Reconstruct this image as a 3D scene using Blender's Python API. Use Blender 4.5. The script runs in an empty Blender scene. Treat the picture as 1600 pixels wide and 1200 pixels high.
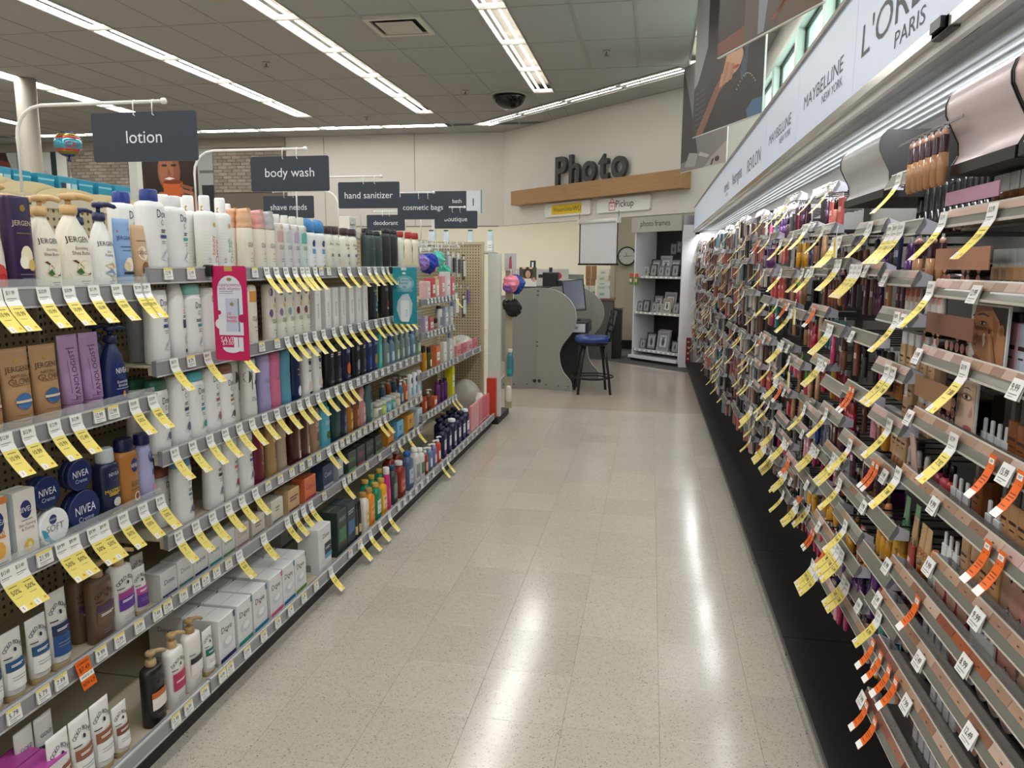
import bpy, math, random
from mathutils import Vector, Matrix
SC = bpy.context.scene
COL = SC.collection
RND = random.Random(11)
PI = math.pi

# ------------------------------------------------------------------ camera, world, exposure
CAM_P = Vector((0.0, 0.0, 1.45))
F_PX, PITCH, YAW, ROLL = 1184.3, math.radians(8.8954), math.radians(10.23), math.radians(0.372)
_f = Vector((-math.sin(YAW) * math.cos(PITCH), math.cos(YAW) * math.cos(PITCH), -math.sin(PITCH)))
_r = Vector((math.cos(YAW), math.sin(YAW), 0.0))
_u = _r.cross(_f)
CR = _r * math.cos(ROLL) + _u * math.sin(ROLL)
CU = _u * math.cos(ROLL) - _r * math.sin(ROLL)
cam_data = bpy.data.cameras.new('camera')
cam = bpy.data.objects.new('camera', cam_data)
COL.objects.link(cam)
m = Matrix((CR, CU, -_f)).transposed().to_4x4()
m.translation = CAM_P
cam.matrix_world = m
cam_data.sensor_width = 36.0
cam_data.lens = F_PX / 1600.0 * 36.0
cam_data.clip_start = 0.05
cam_data.clip_end = 80
SC.camera = cam

world = bpy.data.worlds.new('daylight')
SC.world = world
world.use_nodes = True
wn = world.node_tree
wn.nodes['Background'].inputs['Color'].default_value = (0.80, 0.97, 0.92, 1)
wn.nodes['Background'].inputs['Strength'].default_value = 4.0

SC.view_settings.view_transform = 'Standard'
SC.view_settings.look = 'None'
SC.view_settings.gamma = 1.0
SC.view_settings.use_curve_mapping = False
SC.view_settings.exposure = 0.28

H_CEIL = 3.92
ROW_X = [0.53, -1.605, -3.745, -5.88, -8.62, -11.3]
ROW_END = [10.14, 11.36, 12.58, 12.58, 12.58, 12.58]
TUBE_W = 9.2          # watts of light per metre of ceiling trough
CANOPY_W = 6.5

def area(name, loc, rot, sx, sy, power, col=(1, .985, .965)):
    l = bpy.data.lights.new(name, 'AREA')
    l.shape = 'RECTANGLE'; l.size = sx; l.size_y = sy; l.energy = power; l.color = col
    o = bpy.data.objects.new(name, l); COL.objects.link(o)
    o.location = loc; o.rotation_euler = rot
    return o

# the lamps of the ceiling troughs (one per row), the far cross row, the diagonal row, the canopy lamp
for x, e in zip(ROW_X, ROW_END):
    y0 = -4.5
    area('trough_lamp', (x, (y0 + e) / 2, H_CEIL + 0.035), (0, 0, 0), 0.26, e - y0 - 0.1, TUBE_W * (e - y0))
area('trough_lamp', (-8.1, 13.65, H_CEIL + 0.035), (0, 0, 0), 8.8, 0.26, TUBE_W * 8.8)
area('trough_lamp', (-1.42, 12.08, H_CEIL + 0.035), (0, 0, -PI / 4), 4.75, 0.26, TUBE_W * 4.75)
area('canopy_lamp', (0.64, 5.6, 1.895), (0, math.radians(-30), 0), 0.05, 11.2, CANOPY_W * 11.2, (0.97, 0.98, 1.0))
area('photo_fill', (-1.6, 14.9, 2.85), (0, 0, 0), 2.4, 0.5, 50)  # added fill lights that brighten the photo recess, no fixtures modelled
area('photo_fill', (-5.5, 15.7, 2.85), (0, 0, 0), 5, 0.5, 45)
area('photo_fill', (.35, 12.4, 2.85), (0, 0, 0), .8, .5, 8)

# ------------------------------------------------------------------ materials
MATS = {}
def lin(h):
    if not isinstance(h, str):
        return tuple(h) + (1,)
    h = h.lstrip('#')
    out = []
    for i in (0, 2, 4):
        c = int(h[i:i + 2], 16) / 255
        out.append(c / 12.92 if c <= .04045 else ((c + .055) / 1.055) ** 2.4)
    return tuple(out) + (1,)

def M(col, rough=.45, metal=0.0, emit=0.0, var=.06, scale=30, alpha=1.0, coat=0.0, trans=0.0):
    key = (col, rough, metal, emit, var, scale, alpha, coat, trans)
    if key in MATS:
        return MATS[key]
    mt = bpy.data.materials.new('surface_' + (col.strip('#') if isinstance(col, str) else 'tone'))
    mt.use_nodes = True
    nt = mt.node_tree; b = nt.nodes['Principled BSDF']
    c = lin(col)
    b.inputs['Base Color'].default_value = c
    if var > 0:
        tc = nt.nodes.new('ShaderNodeTexCoord')
        no = nt.nodes.new('ShaderNodeTexNoise'); no.inputs['Scale'].default_value = scale; no.inputs['Detail'].default_value = 2
        nt.links.new(tc.outputs['Object'], no.inputs['Vector'])
        mp = nt.nodes.new('ShaderNodeMapRange')
        mp.inputs['To Min'].default_value = 1 - var; mp.inputs['To Max'].default_value = 1 + var
        nt.links.new(no.outputs['Fac'], mp.inputs['Value'])
        mx = nt.nodes.new('ShaderNodeVectorMath'); mx.operation = 'SCALE'
        mx.inputs[0].default_value = c[:3]
        nt.links.new(mp.outputs['Result'], mx.inputs['Scale'])
        nt.links.new(mx.outputs['Vector'], b.inputs['Base Color'])
    b.inputs['Roughness'].default_value = rough
    b.inputs['Metallic'].default_value = metal
    if coat: b.inputs['Coat Weight'].default_value = coat
    if emit:
        b.inputs['Emission Color'].default_value = c; b.inputs['Emission Strength'].default_value = emit
    if alpha < 1: b.inputs['Alpha'].default_value = alpha
    if trans: b.inputs['Transmission Weight'].default_value = trans
    MATS[key] = mt
    return mt

WHITE = '#e9e8e4'
def gloss(c): return M(c, .28)
INK = lambda c: M(c, .5, var=0)

# ------------------------------------------------------------------ mesh builder
_TXT = {}
def text_poly(s, res=2):
    """flat outline of a line of writing: height of a capital = 1, centred at 0"""
    if (s, res) in _TXT: return _TXT[(s, res)]
    cu = bpy.data.curves.new('writing', 'FONT'); cu.body = s; cu.size = 1.0
    cu.align_x = 'CENTER'; cu.align_y = 'CENTER'; cu.resolution_u = res
    o = bpy.data.objects.new('writing', cu)
    me = bpy.data.meshes.new_from_object(o)
    vs = [(v.co.x, v.co.y) for v in me.vertices]; fs = [tuple(p.vertices) for p in me.polygons]
    bpy.data.objects.remove(o); bpy.data.curves.remove(cu); bpy.data.meshes.remove(me)
    if vs:
        xs = [v[0] for v in vs]; ys = [v[1] for v in vs]
        k = 1 / 0.7; cx = (min(xs) + max(xs)) / 2; cy = (min(ys) + max(ys)) / 2
        vs = [((x - cx) * k, (y - cy) * k) for x, y in vs]
    _TXT[(s, res)] = (vs, fs)
    return vs, fs

def text_width(s):
    vs, _ = text_poly(s)
    return max(v[0] for v in vs) - min(v[0] for v in vs) if vs else 0

ILLEGIBLE = set('soap bar oat flower shea honey AXE body MEN EPSOM One Cotton SPRING HYDRATION CLEAR deep sens sensitive Active Rose CREAM'.split()) | {'SKIN THERAPY', 'FOOT CREAM', 'MEN+CARE'}
class MB:
    def __init__(s): s.v = []; s.f = []; s.mi = []; s.mats = []; s.sm = []
    def mat(s, m):
        if m not in s.mats: s.mats.append(m)
        return s.mats.index(m)
    def add(s, vs, fs, m, smooth=False):
        o = len(s.v); i = s.mat(m)
        s.v.extend([tuple(v) for v in vs])
        for f in fs:
            s.f.append(tuple(o + k for k in f)); s.mi.append(i); s.sm.append(smooth)
        return s
    def box(s, x0, x1, y0, y1, z0, z1, m):
        vs = [(x, y, z) for z in (z0, z1) for y in (y0, y1) for x in (x0, x1)]
        return s.add(vs, [(0, 2, 3, 1), (4, 5, 7, 6), (0, 1, 5, 4), (1, 3, 7, 5), (3, 2, 6, 7), (2, 0, 4, 6)], m)
    def bbox(s, x0, x1, y0, y1, z0, z1, m, b=.004):
        """box with chamfered vertical edges and a chamfered top"""
        pl = [(x0 + b, y0), (x1 - b, y0), (x1, y0 + b), (x1, y1 - b), (x1 - b, y1), (x0 + b, y1), (x0, y1 - b), (x0, y0 + b)]
        cx, cy = (x0 + x1) / 2, (y0 + y1) / 2
        vs = []
        for z, k in ((z0, 0), (z1 - b, 0), (z1, b)):
            for x, y in pl:
                vs.append((x + (k if x < cx else -k), y + (k if y < cy else -k), z))
        fs = [tuple(range(7, -1, -1)), tuple(range(16, 24))]
        for r in (0, 8):
            for i in range(8): fs.append((r + i, r + (i + 1) % 8, r + 8 + (i + 1) % 8, r + 8 + i))
        return s.add(vs, fs, m)
    def loft(s, prof, m, n=16, e=2.0, cap=True, c=(0, 0), smooth=True, tilt=0.0):
        """stack of super-ellipse rings; prof = [(z, half width, half depth)]"""
        vs = []
        for z, a, b in prof:
            for i in range(n):
                t = 2 * PI * i / n
                cx, sx = math.cos(t), math.sin(t)
                x = a * math.copysign(abs(cx) ** (2 / e), cx); y = b * math.copysign(abs(sx) ** (2 / e), sx)
                vs.append((x + c[0], y + c[1], z + tilt * x))
        fs = []
        for r in range(len(prof) - 1):
            for i in range(n):
                fs.append((r * n + i, r * n + (i + 1) % n, (r + 1) * n + (i + 1) % n, (r + 1) * n + i))
        s.add(vs, fs, m, smooth)
        if cap:
            o = len(s.v) - len(vs)
            i = s.mat(m)
            s.f.append(tuple(o + k for k in range(n - 1, -1, -1))); s.mi.append(i); s.sm.append(False)
            s.f.append(tuple(o + (len(prof) - 1) * n + k for k in range(n))); s.mi.append(i); s.sm.append(False)
        return s
    def lathe(s, prof, m, n=12, c=(0, 0), axis='z'):
        """prof = [(z, r)] turned round an axis through c"""
        k = len(s.v)
        s.loft([(z, r, r) for z, r in prof], m, n, 2.0, True, (0, 0))
        for i in range(k, len(s.v)):
            x, y, z = s.v[i]
            if axis == 'y': x, y, z = x, z, y
            elif axis == 'x': x, y, z = z, x, y
            s.v[i] = (x + c[0], y + c[1], z + (c[2] if len(c) > 2 else 0))
        return s
    def tube(s, pts, r, m, n=8):
        P = [Vector(p) for p in pts]; vs = []
        for i, p in enumerate(P):
            d = (P[min(i + 1, len(P) - 1)] - P[max(i - 1, 0)]).normalized()
            a = d.cross(Vector((0, 0, 1)))
            if a.length < 1e-3: a = Vector((1, 0, 0))
            a.normalize(); b = d.cross(a)
            rr = r[i] if isinstance(r, (list, tuple)) else r
            for k in range(n):
                t = 2 * PI * k / n
                vs.append(p + a * rr * math.cos(t) + b * rr * math.sin(t))
        fs = [(i * n + k, i * n + (k + 1) % n, (i + 1) * n + (k + 1) % n, (i + 1) * n + k) for i in range(len(P) - 1) for k in range(n)]
        fs += [tuple(range(n - 1, -1, -1)), tuple((len(P) - 1) * n + k for k in range(n))]
        return s.add(vs, fs, m, True)
    def prism(s, poly, y0, y1, m, side=None, T=None):
        """outline in (x, z) given thickness along y"""
        n = len(poly); T = T or (lambda x, y, z: (x, y, z))
        vs = [T(x, y0, z) for x, z in poly] + [T(x, y1, z) for x, z in poly]
        s.add(vs, [tuple(range(n)), tuple(range(2 * n - 1, n - 1, -1))], m)
        return s.add(vs, [(i, i + n, (i + 1) % n + n, (i + 1) % n) for i in range(n)], side or m)
    def flat(s, poly, m, T):
        return s.add([T(u, v) for u, v in poly], [tuple(range(len(poly)))], m)
    def text(s, txt, cu, cv, h, m, T, rot=0, wmax=None, sx=1.0, res=2):
        if txt in ILLEGIBLE:            # print too small to read in the photograph: plain bars
            w = min(h * .6 * len(txt), wmax or 9) * .5; c, q = math.cos(rot), math.sin(rot)
            for k in (-.3, .3):
                x0, x1 = -w, w * (.6 if k < 0 else 1)
                for i in range(6):
                    s.add([T(cu + x * c - y * q, cv + x * q + y * c) for x, y in rect(x0 + (x1 - x0) * i / 6, x0 + (x1 - x0) * (i + 1) / 6, k * h - h * .16, k * h + h * .16)], [(0, 1, 2, 3)], m)
            return s
        vs, fs = text_poly(txt, res)
        if not vs: return s
        w = text_width(txt) * h * sx
        if wmax and w > wmax: sx *= wmax / w
        c, q = math.cos(rot), math.sin(rot)
        out = []
        for x, y in vs:
            x *= h * sx; y *= h
            out.append(T(cu + x * c - y * q, cv + x * q + y * c))
        return s.add(out, fs, m)
    def mesh(s, name):
        me = bpy.data.meshes.new(name)
        me.from_pydata(s.v, [], s.f)
        for mt in s.mats: me.materials.append(mt)
        me.polygons.foreach_set('material_index', s.mi)
        me.polygons.foreach_set('use_smooth', s.sm)
        me.update()
        return me

def rect(u0, u1, v0, v1): return [(u0, v0), (u1, v0), (u1, v1), (u0, v1)]
def oval(cu, cv, ru, rv, n=16): return [(cu + ru * math.cos(2 * PI * i / n), cv + rv * math.sin(2 * PI * i / n)) for i in range(n)]
def rrect(u0, u1, v0, v1, r, n=4):
    out = []
    for cx, cy, a in ((u1 - r, v0 + r, -PI / 2), (u1 - r, v1 - r, 0), (u0 + r, v1 - r, PI / 2), (u0 + r, v0 + r, PI)):
        for k in range(n + 1):
            t = a + PI / 2 * k / n
            out.append((cx + r * math.cos(t), cy + r * math.sin(t)))
    return out

def ob(name, mesh, parent=None, loc=(0, 0, 0), rot=0.0, label=None, cat=None, group=None, kind=None):
    o = bpy.data.objects.new(name, mesh)
    COL.objects.link(o)
    if parent is not None: o.parent = parent
    o.location = loc
    o.rotation_euler = rot if isinstance(rot, tuple) else (0, 0, rot)
    if label: o['label'] = label
    if cat: o['category'] = cat
    if group: o['group'] = group
    if kind: o['kind'] = kind
    return o
def thing(name, label, cat, loc=(0, 0, 0), rot=0.0, group=None):
    return ob(name, None, None, loc, rot, label, cat, group)

ORD = 'first second third fourth fifth sixth seventh eighth ninth tenth eleventh twelfth thirteenth fourteenth fifteenth sixteenth seventeenth eighteenth nineteenth twentieth'.split()
TENS = {2: 'twenty', 3: 'thirty', 4: 'forty', 5: 'fifty', 6: 'sixty', 7: 'seventy', 8: 'eighty', 9: 'ninety'}
def ordinal(i):
    i += 1
    if i <= 20: return ORD[i - 1]
    t, u = divmod(i, 10)
    if u == 0: return {3: 'thirtieth', 4: 'fortieth', 5: 'fiftieth', 6: 'sixtieth', 7: 'seventieth', 8: 'eightieth', 9: 'ninetieth'}.get(t, 'last')
    return TENS.get(t, 'hundred') + '-' + ORD[u - 1]

def ray_at(x, y, X=None, Y=None, Z=None, D=None):
    """point of the plane X=, Y=, Z= or x+y=D that the photograph shows at pixel (x, y) of its 1600x1200 frame"""
    d = _f * F_PX + CR * (x - 800) - CU * (y - 600)
    if X is not None: t = (X - CAM_P.x) / d.x
    elif Y is not None: t = (Y - CAM_P.y) / d.y
    elif Z is not None: t = (Z - CAM_P.z) / d.z
    else: t = D / (d.x + d.y)
    return CAM_P + d * t
# ------------------------------------------------------------------ special materials
def floor_mat(name, base, fleck_dark, per_tile=True):
    mt = bpy.data.materials.new(name); mt.use_nodes = True
    nt = mt.node_tree; N = nt.nodes.new; L = nt.links.new; b = nt.nodes['Principled BSDF']
    geo = N('ShaderNodeNewGeometry'); oi = N('ShaderNodeObjectInfo')
    # quarter turn of the grain from tile to tile
    rot = N('ShaderNodeVectorRotate'); rot.rotation_type = 'Z_AXIS'
    mul = N('ShaderNodeMath'); mul.operation = 'MULTIPLY'; mul.inputs[1].default_value = 6.28
    L(oi.outputs['Random'], mul.inputs[0]); L(mul.outputs[0], rot.inputs['Angle'])
    L(geo.outputs['Position'], rot.inputs['Vector'])
    flecks = None
    for sc, th, st in ((95, .24, 3.0), (150, .25, 2.4), (60, .22, 3.5)):
        mp = N('ShaderNodeMapping'); mp.inputs['Scale'].default_value = (1, st, 1); mp.inputs['Location'].default_value = (sc * .37, sc * .11, 0)
        L(rot.outputs[0], mp.inputs['Vector'])
        vo = N('ShaderNodeTexVoronoi'); vo.inputs['Scale'].default_value = sc; vo.inputs['Randomness'].default_value = 1
        L(mp.outputs[0], vo.inputs['Vector'])
        lt = N('ShaderNodeMath'); lt.operation = 'LESS_THAN'; lt.inputs[1].default_value = th
        L(vo.outputs['Distance'], lt.inputs[0])
        # only part of the cells carry a fleck
        sep = N('ShaderNodeSeparateColor'); L(vo.outputs['Color'], sep.inputs[0])
        g = N('ShaderNodeMath'); g.operation = 'GREATER_THAN'; g.inputs[1].default_value = .55
        L(sep.outputs[0], g.inputs[0])
        a = N('ShaderNodeMath'); a.operation = 'MULTIPLY'; L(lt.outputs[0], a.inputs[0]); L(g.outputs[0], a.inputs[1])
        a2 = N('ShaderNodeMath'); a2.operation = 'MULTIPLY'; L(a.outputs[0], a2.inputs[0]); L(sep.outputs[1], a2.inputs[1])
        if flecks is None: flecks = a2
        else:
            mx = N('ShaderNodeMath'); mx.operation = 'MAXIMUM'; L(flecks.outputs[0], mx.inputs[0]); L(a2.outputs[0], mx.inputs[1]); flecks = mx
    no = N('ShaderNodeTexNoise'); no.inputs['Scale'].default_value = 40; no.inputs['Detail'].default_value = 4
    L(geo.outputs['Position'], no.inputs['Vector'])
    c1 = N('ShaderNodeMix'); c1.data_type = 'RGBA'
    bc = lin(base)
    c1.inputs['A'].default_value = tuple(v * .9 for v in bc[:3]) + (1,); c1.inputs['B'].default_value = tuple(min(1, v * 1.08) for v in bc[:3]) + (1,)
    L(no.outputs['Fac'], c1.inputs['Factor'])
    c2 = N('ShaderNodeMix'); c2.data_type = 'RGBA'; c2.inputs['B'].default_value = lin(fleck_dark)
    L(flecks.outputs[0], c2.inputs['Factor']); L(c1.outputs['Result'], c2.inputs['A'])
    mp2 = N('ShaderNodeMapRange'); mp2.inputs['To Min'].default_value = .95; mp2.inputs['To Max'].default_value = 1.04
    L(oi.outputs['Random'], mp2.inputs['Value'])
    sc2 = N('ShaderNodeVectorMath'); sc2.operation = 'SCALE'; L(c2.outputs['Result'], sc2.inputs[0]); L(mp2.outputs[0], sc2.inputs['Scale'])
    L(sc2.outputs[0], b.inputs['Base Color'])
    n2 = N('ShaderNodeTexNoise'); n2.inputs['Scale'].default_value = 3; n2.inputs['Detail'].default_value = 3
    L(geo.outputs['Position'], n2.inputs['Vector'])
    rr = N('ShaderNodeMapRange'); rr.inputs['To Min'].default_value = .10; rr.inputs['To Max'].default_value = .21
    L(n2.outputs['Fac'], rr.inputs['Value']); L(rr.outputs[0], b.inputs['Roughness'])
    bp = N('ShaderNodeBump'); bp.inputs['Strength'].default_value = .04; bp.inputs['Distance'].default_value = .002
    n3 = N('ShaderNodeTexNoise'); n3.inputs['Scale'].default_value = 9
    L(geo.outputs['Position'], n3.inputs['Vector']); L(n3.outputs['Fac'], bp.inputs['Height']); L(bp.outputs[0], b.inputs['Normal'])
    b.inputs['IOR'].default_value = 1.55
    return mt

def grain_mat(name, a, bcol, scale=(1, 1, 14), rough=.5):
    mt = bpy.data.materials.new(name); mt.use_nodes = True
    nt = mt.node_tree; N = nt.nodes.new; L = nt.links.new; b = nt.nodes['Principled BSDF']
    tc = N('ShaderNodeTexCoord'); mp = N('ShaderNodeMapping'); mp.inputs['Scale'].default_value = scale
    no = N('ShaderNodeTexNoise'); no.inputs['Scale'].default_value = 3; no.inputs['Detail'].default_value = 6; no.inputs['Distortion'].default_value = .6
    mx = N('ShaderNodeMix'); mx.data_type = 'RGBA'; mx.inputs['A'].default_value = lin(a); mx.inputs['B'].default_value = lin(bcol)
    L(tc.outputs['Object'], mp.inputs[0]); L(mp.outputs[0], no.inputs['Vector']); L(no.outputs['Fac'], mx.inputs['Factor']); L(mx.outputs['Result'], b.inputs['Base Color'])
    b.inputs['Roughness'].default_value = rough
    return mt

def peg_mat(name, col, hole, pitch=.0254, rad=.22):
    """painted hardboard with a grid of punched holes (flat print of dark dots)"""
    mt = bpy.data.materials.new(name); mt.use_nodes = True
    nt = mt.node_tree; N = nt.nodes.new; L = nt.links.new; b = nt.nodes['Principled BSDF']
    geo = N('ShaderNodeNewGeometry'); sep = N('ShaderNodeSeparateXYZ'); L(geo.outputs['Position'], sep.inputs[0])
    add = N('ShaderNodeMath'); add.operation = 'ADD'; L(sep.outputs['X'], add.inputs[0]); L(sep.outputs['Y'], add.inputs[1])
    out = []
    for src in (add.outputs[0], sep.outputs['Z']):
        d = N('ShaderNodeMath'); d.operation = 'DIVIDE'; d.inputs[1].default_value = pitch; L(src, d.inputs[0])
        f = N('ShaderNodeMath'); f.operation = 'FRACT'; L(d.outputs[0], f.inputs[0])
        s = N('ShaderNodeMath'); s.operation = 'SUBTRACT'; s.inputs[1].default_value = .5; L(f.outputs[0], s.inputs[0])
        q = N('ShaderNodeMath'); q.operation = 'POWER'; q.inputs[1].default_value = 2; L(s.outputs[0], q.inputs[0]); out.append(q)
    a = N('ShaderNodeMath'); a.operation = 'ADD'; L(out[0].outputs[0], a.inputs[0]); L(out[1].outputs[0], a.inputs[1])
    lt = N('ShaderNodeMath'); lt.operation = 'LESS_THAN'; lt.inputs[1].default_value = rad * rad; L(a.outputs[0], lt.inputs[0])
    mx = N('ShaderNodeMix'); mx.data_type = 'RGBA'; mx.inputs['A'].default_value = lin(col); mx.inputs['B'].default_value = lin(hole)
    L(lt.outputs[0], mx.inputs['Factor']); L(mx.outputs['Result'], b.inputs['Base Color'])
    b.inputs['Roughness'].default_value = .55
    return mt

FLOOR = floor_mat('vinyl_tile', '#aea99e', '#26231f')
FLOOR_FAR = floor_mat('vinyl_tile_tan', '#a0978a', '#857c6f')
CARPET = M('#4b4c49', .9, var=.25, scale=60)
WALL = M('#d3d0c9', .7, var=.03, scale=4)
CREAM = M('#cfcbb8', .75, var=.03, scale=4)
TILE_M = M('#a6a5a3', .9, var=.08, scale=180)
GRID_M = M('#a19e99', .6)
OAK = grain_mat('oak_veneer', '#b08a5e', '#8f6b45', (1.2, 1.2, 18))
PEG = peg_mat('pegboard_beige', '#b8aa8c', '#4a4336')

# ------------------------------------------------------------------ floor
T = .305
fl = MB()
fl.box(-14, 1.6, -5, 7.62, -.06, -.004, M('#a39c8f', .8))
fl.box(-14, 1.6, 7.62, 17, -.06, 0, FLOOR_FAR)
floor = ob('floor', fl.mesh('floor'), kind='structure')
g = .0003
tm = MB(); tm.bbox(g, T - g, g, T - g, -.004, 0, FLOOR, .0007)
tile_mesh = tm.mesh('floor_tile')
X0 = .075 - 5 * T; Y0 = 2.515 - 4 * T
jj = 0
for j in range(0, 21):
    for i in range(-1, 7):
        x = X0 + i * T; y = Y0 + j * T
        if y + T > 7.63: continue
        if x + T < -1.42 or x > .6: continue
        ob('floor_tile', tile_mesh, floor, (x, y, 0))
fs = MB()          # the rest of the tiled floor, unseen between the fixtures
fs.box(-14, X0 - T, -5, 7.62, -.004, 0, FLOOR); fs.box(X0 + 7 * T, 1.6, -5, 7.62, -.004, 0, FLOOR); fs.box(X0 - T, X0 + 7 * T, -5, Y0, -.004, 0, FLOOR)
ymax = Y0 + T * int((7.63 - Y0) / T)
fs.box(X0 - T, X0 + 7 * T, ymax, 7.62, -.004, 0, FLOOR)
ob('floor_field', fs.mesh('floor_field'), floor)
cp = MB()          # dark carpet inside the photo department
cp.prism([(-2.2, 13.2), (.6, 10.6), (1.6, 10.6), (1.6, 17), (-2.2, 17)], 0, .004, CARPET, T=lambda x, y, z: (x, z, y))
ob('floor_carpet', cp.mesh('floor_carpet'), floor)

# ------------------------------------------------------------------ walls
wb = MB(); wb.box(-14, -2.78, 14.5, 14.62, 2.19, H_CEIL, WALL)
wall_back = ob('wall_back', wb.mesh('wall_back'), kind='structure')
seam = MB()
for x in (-4.55, -6.4): seam.box(x - .004, x + .004, 14.492, 14.5, 2.2, H_CEIL, M('#9d968c', .7))
seam.box(-7.1, -2.9, 14.49, 14.5, 2.175, 2.2, M('#8f887d', .6))
ob('wall_joint', seam.mesh('wall_joint'), wall_back)
wl = MB(); wl.box(-14.1, 1.4, 16.9, 17, 0, 2.9, CREAM)
ob('wall_photo', wl.mesh('wall_photo'), kind='structure')
S2 = math.sqrt(.5)
def diag(s, z, d=0.0):
    """point on the diagonal bulkhead x + y = 11.7: s metres along it from its left end, d metres out towards the aisle"""
    return (-2.83 + s * S2 - d * S2, 14.53 - s * S2 - d * S2, z)
def diag_box(mb, s0, s1, d0, d1, z0, z1, mt):
    k = len(mb.v); mb.box(s0, s1, d0, d1, z0, z1, mt)
    for i in range(k, len(mb.v)): x, y, z = mb.v[i]; mb.v[i] = diag(x, z, y)
    n = 6
    for q in range(len(mb.f) - n, len(mb.f)): mb.f[q] = tuple(reversed(mb.f[q]))
wd = MB(); diag_box(wd, -.06, 5.9, -.12, 0, 2.2, H_CEIL, WALL)
wall_diag = ob('wall_diagonal', wd.mesh('wall_diagonal'), kind='structure')
wp = MB(); wp.box(-.66, 1.5, 13.5, 13.6, 0, 2.9, M('#c3bda6', .75, var=.03)); wp.box(-.7, -.62, 13.48, 16.9, 0, 2.9, M('#c3bda6', .75, var=.03))
wall_clock_side = ob('wall_partition', wp.mesh('wall_partition'), kind='structure')
bb = MB(); bb.box(-.66, 1.5, 13.48, 13.5, 0.004, .16, M('#1c1b1a', .5)); 
ob('baseboard_partition', bb.mesh('baseboard_partition'), kind='structure')
cl2 = MB(); cl2.prism([(-2.9, 14.75), (1.25, 10.6), (1.25, 17), (-14, 17), (-14, 14.75)], 2.9, 2.95, M('#dedacb', .8), T=lambda x, y, z: (x, z, y))
ob('ceiling_photo', cl2.mesh('ceiling_photo'), kind='structure')
wk = MB(); wk.box(-14.1, -14, -5, 17, 0, H_CEIL, WALL); 
ob('wall_left', wk.mesh('wall_left'), kind='structure')
wk = MB(); wk.box(-14, 1.4, -5.1, -5, 0, H_CEIL, WALL)
ob('wall_front', wk.mesh('wall_front'), kind='structure')
# right wall with its clerestory windows
XR = 1.25; WIN = [(8.95, 10.9), (7.6, 8.9), (6.42, 7.55), (5.25, 6.37), (4.1, 5.2), (2.95, 4.05), (1.8, 2.9)]
ZS, ZH = 2.35, 3.62
wr = MB(); ws = []
wr.box(XR, XR + .15, -5, 17, 0, ZS, WALL); wr.box(XR, XR + .15, -5, 17, ZH, H_CEIL, WALL)
wr.box(XR, XR + .15, -5, 1.8, ZS, ZH, WALL); wr.box(XR, XR + .15, 10.9, 17, ZS, ZH, WALL)
wall_right = ob('wall_right', wr.mesh('wall_right'), kind='structure')
FR = M('#cfe3da', .4, var=.02); DK = M('#20211f', .5); GL = M('#bfe8da', .05, var=0, alpha=.35)
for k, (a, b) in enumerate(WIN):
    w = MB(); d = .05
    w.box(XR - .03, XR + .12, a - .025, a + d, ZS, ZH, FR); w.box(XR - .03, XR + .12, b - d, b + .025, ZS, ZH, FR)
    w.box(XR - .03, XR + .12, a + d, b - d, ZH - .06, ZH, FR); w.box(XR - .03, XR + .12, a + d, b - d, ZS, ZS + .06, FR)
    w.box(XR + .03, XR + .06, a + d, a + d + .025, ZS + .06, ZH - .06, DK); w.box(XR + .03, XR + .06, b - d - .025, b - d, ZS + .06, ZH - .06, DK)
    w.box(XR + .03, XR + .06, a + d, b - d, ZH - .085, ZH - .06, DK)
    wo = ob('window_%d' % (k + 1), w.mesh('window_frame'), kind='structure')
    p = MB(); p.box(XR + .04, XR + .05, a + d + .025, b - d - .025, ZS + .06, ZH - .085, GL)
    ob('pane', p.mesh('pane'), wo)

# ------------------------------------------------------------------ ceiling: slab, grid bars, tiles, troughs
cs = MB(); cs.box(-14, 1.4, -5, 17, H_CEIL + .12, H_CEIL + .2, M('#77726a', .9))
COLS = []           # left edges of the 0.61 m tile columns
for a, n in ((-.235, 1), (-1.455, 2)):
    pass
cols = []
x = .375
for base, n in ((.375, 3), (-1.76, 3), (-3.90, 3), (-6.03, 4), (-8.77, 4), (-11.46, 4)):
    for k in range(n): cols.append(base - (k + 1) * .61)
cols += [.68]
YT = [4.04 + 1.22 * k for k in range(-7, 9)]
ceiling = ob('ceiling', cs.mesh('ceiling'), kind='structure')
tm = MB(); tm.box(.012, .598, .012, 1.208, .004, .02, TILE_M); ct_mesh = tm.mesh('ceiling_tile')
tm = MB(); tm.box(.012, .598, .012, 1.0, .004, .02, TILE_M); ct_short = tm.mesh('ceiling_tile')
gb = MB()
for cx in cols:
    seen = cx > -12.5
    for y in YT:
        mid = cx + .3 + y + .6
        if y > 13.4: continue
        if y < 3.9:
            continue
        last = y + 1.22 > 13.5
        if last: 
            ob('ceiling_tile', ct_short, ceiling, (cx, y, H_CEIL))
            ob('ceiling_tile', ct_short, ceiling, (cx, 13.81, H_CEIL))
        else: ob('ceiling_tile', ct_mesh, ceiling, (cx, y, H_CEIL))
for gx in sorted({round(c + d, 3) for c in cols for d in (0, .61)}): gb.box(gx - .012, gx + .012, 3.9, 14.5, H_CEIL - .002, H_CEIL + .006, GRID_M)
for rx, re_ in zip(ROW_X, ROW_END):
    nt_ = MB(); nt_.box(-.14, .14, re_ + .012, 13.48, .004, .02, TILE_M); ob('ceiling_tile', nt_.mesh('ceiling_tile'), ceiling, (rx, 0, H_CEIL))
    nt_ = MB(); nt_.box(-.14, .14, 13.82, 14.5, .004, .02, TILE_M); ob('ceiling_tile', nt_.mesh('ceiling_tile'), ceiling, (rx, 0, H_CEIL))
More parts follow.
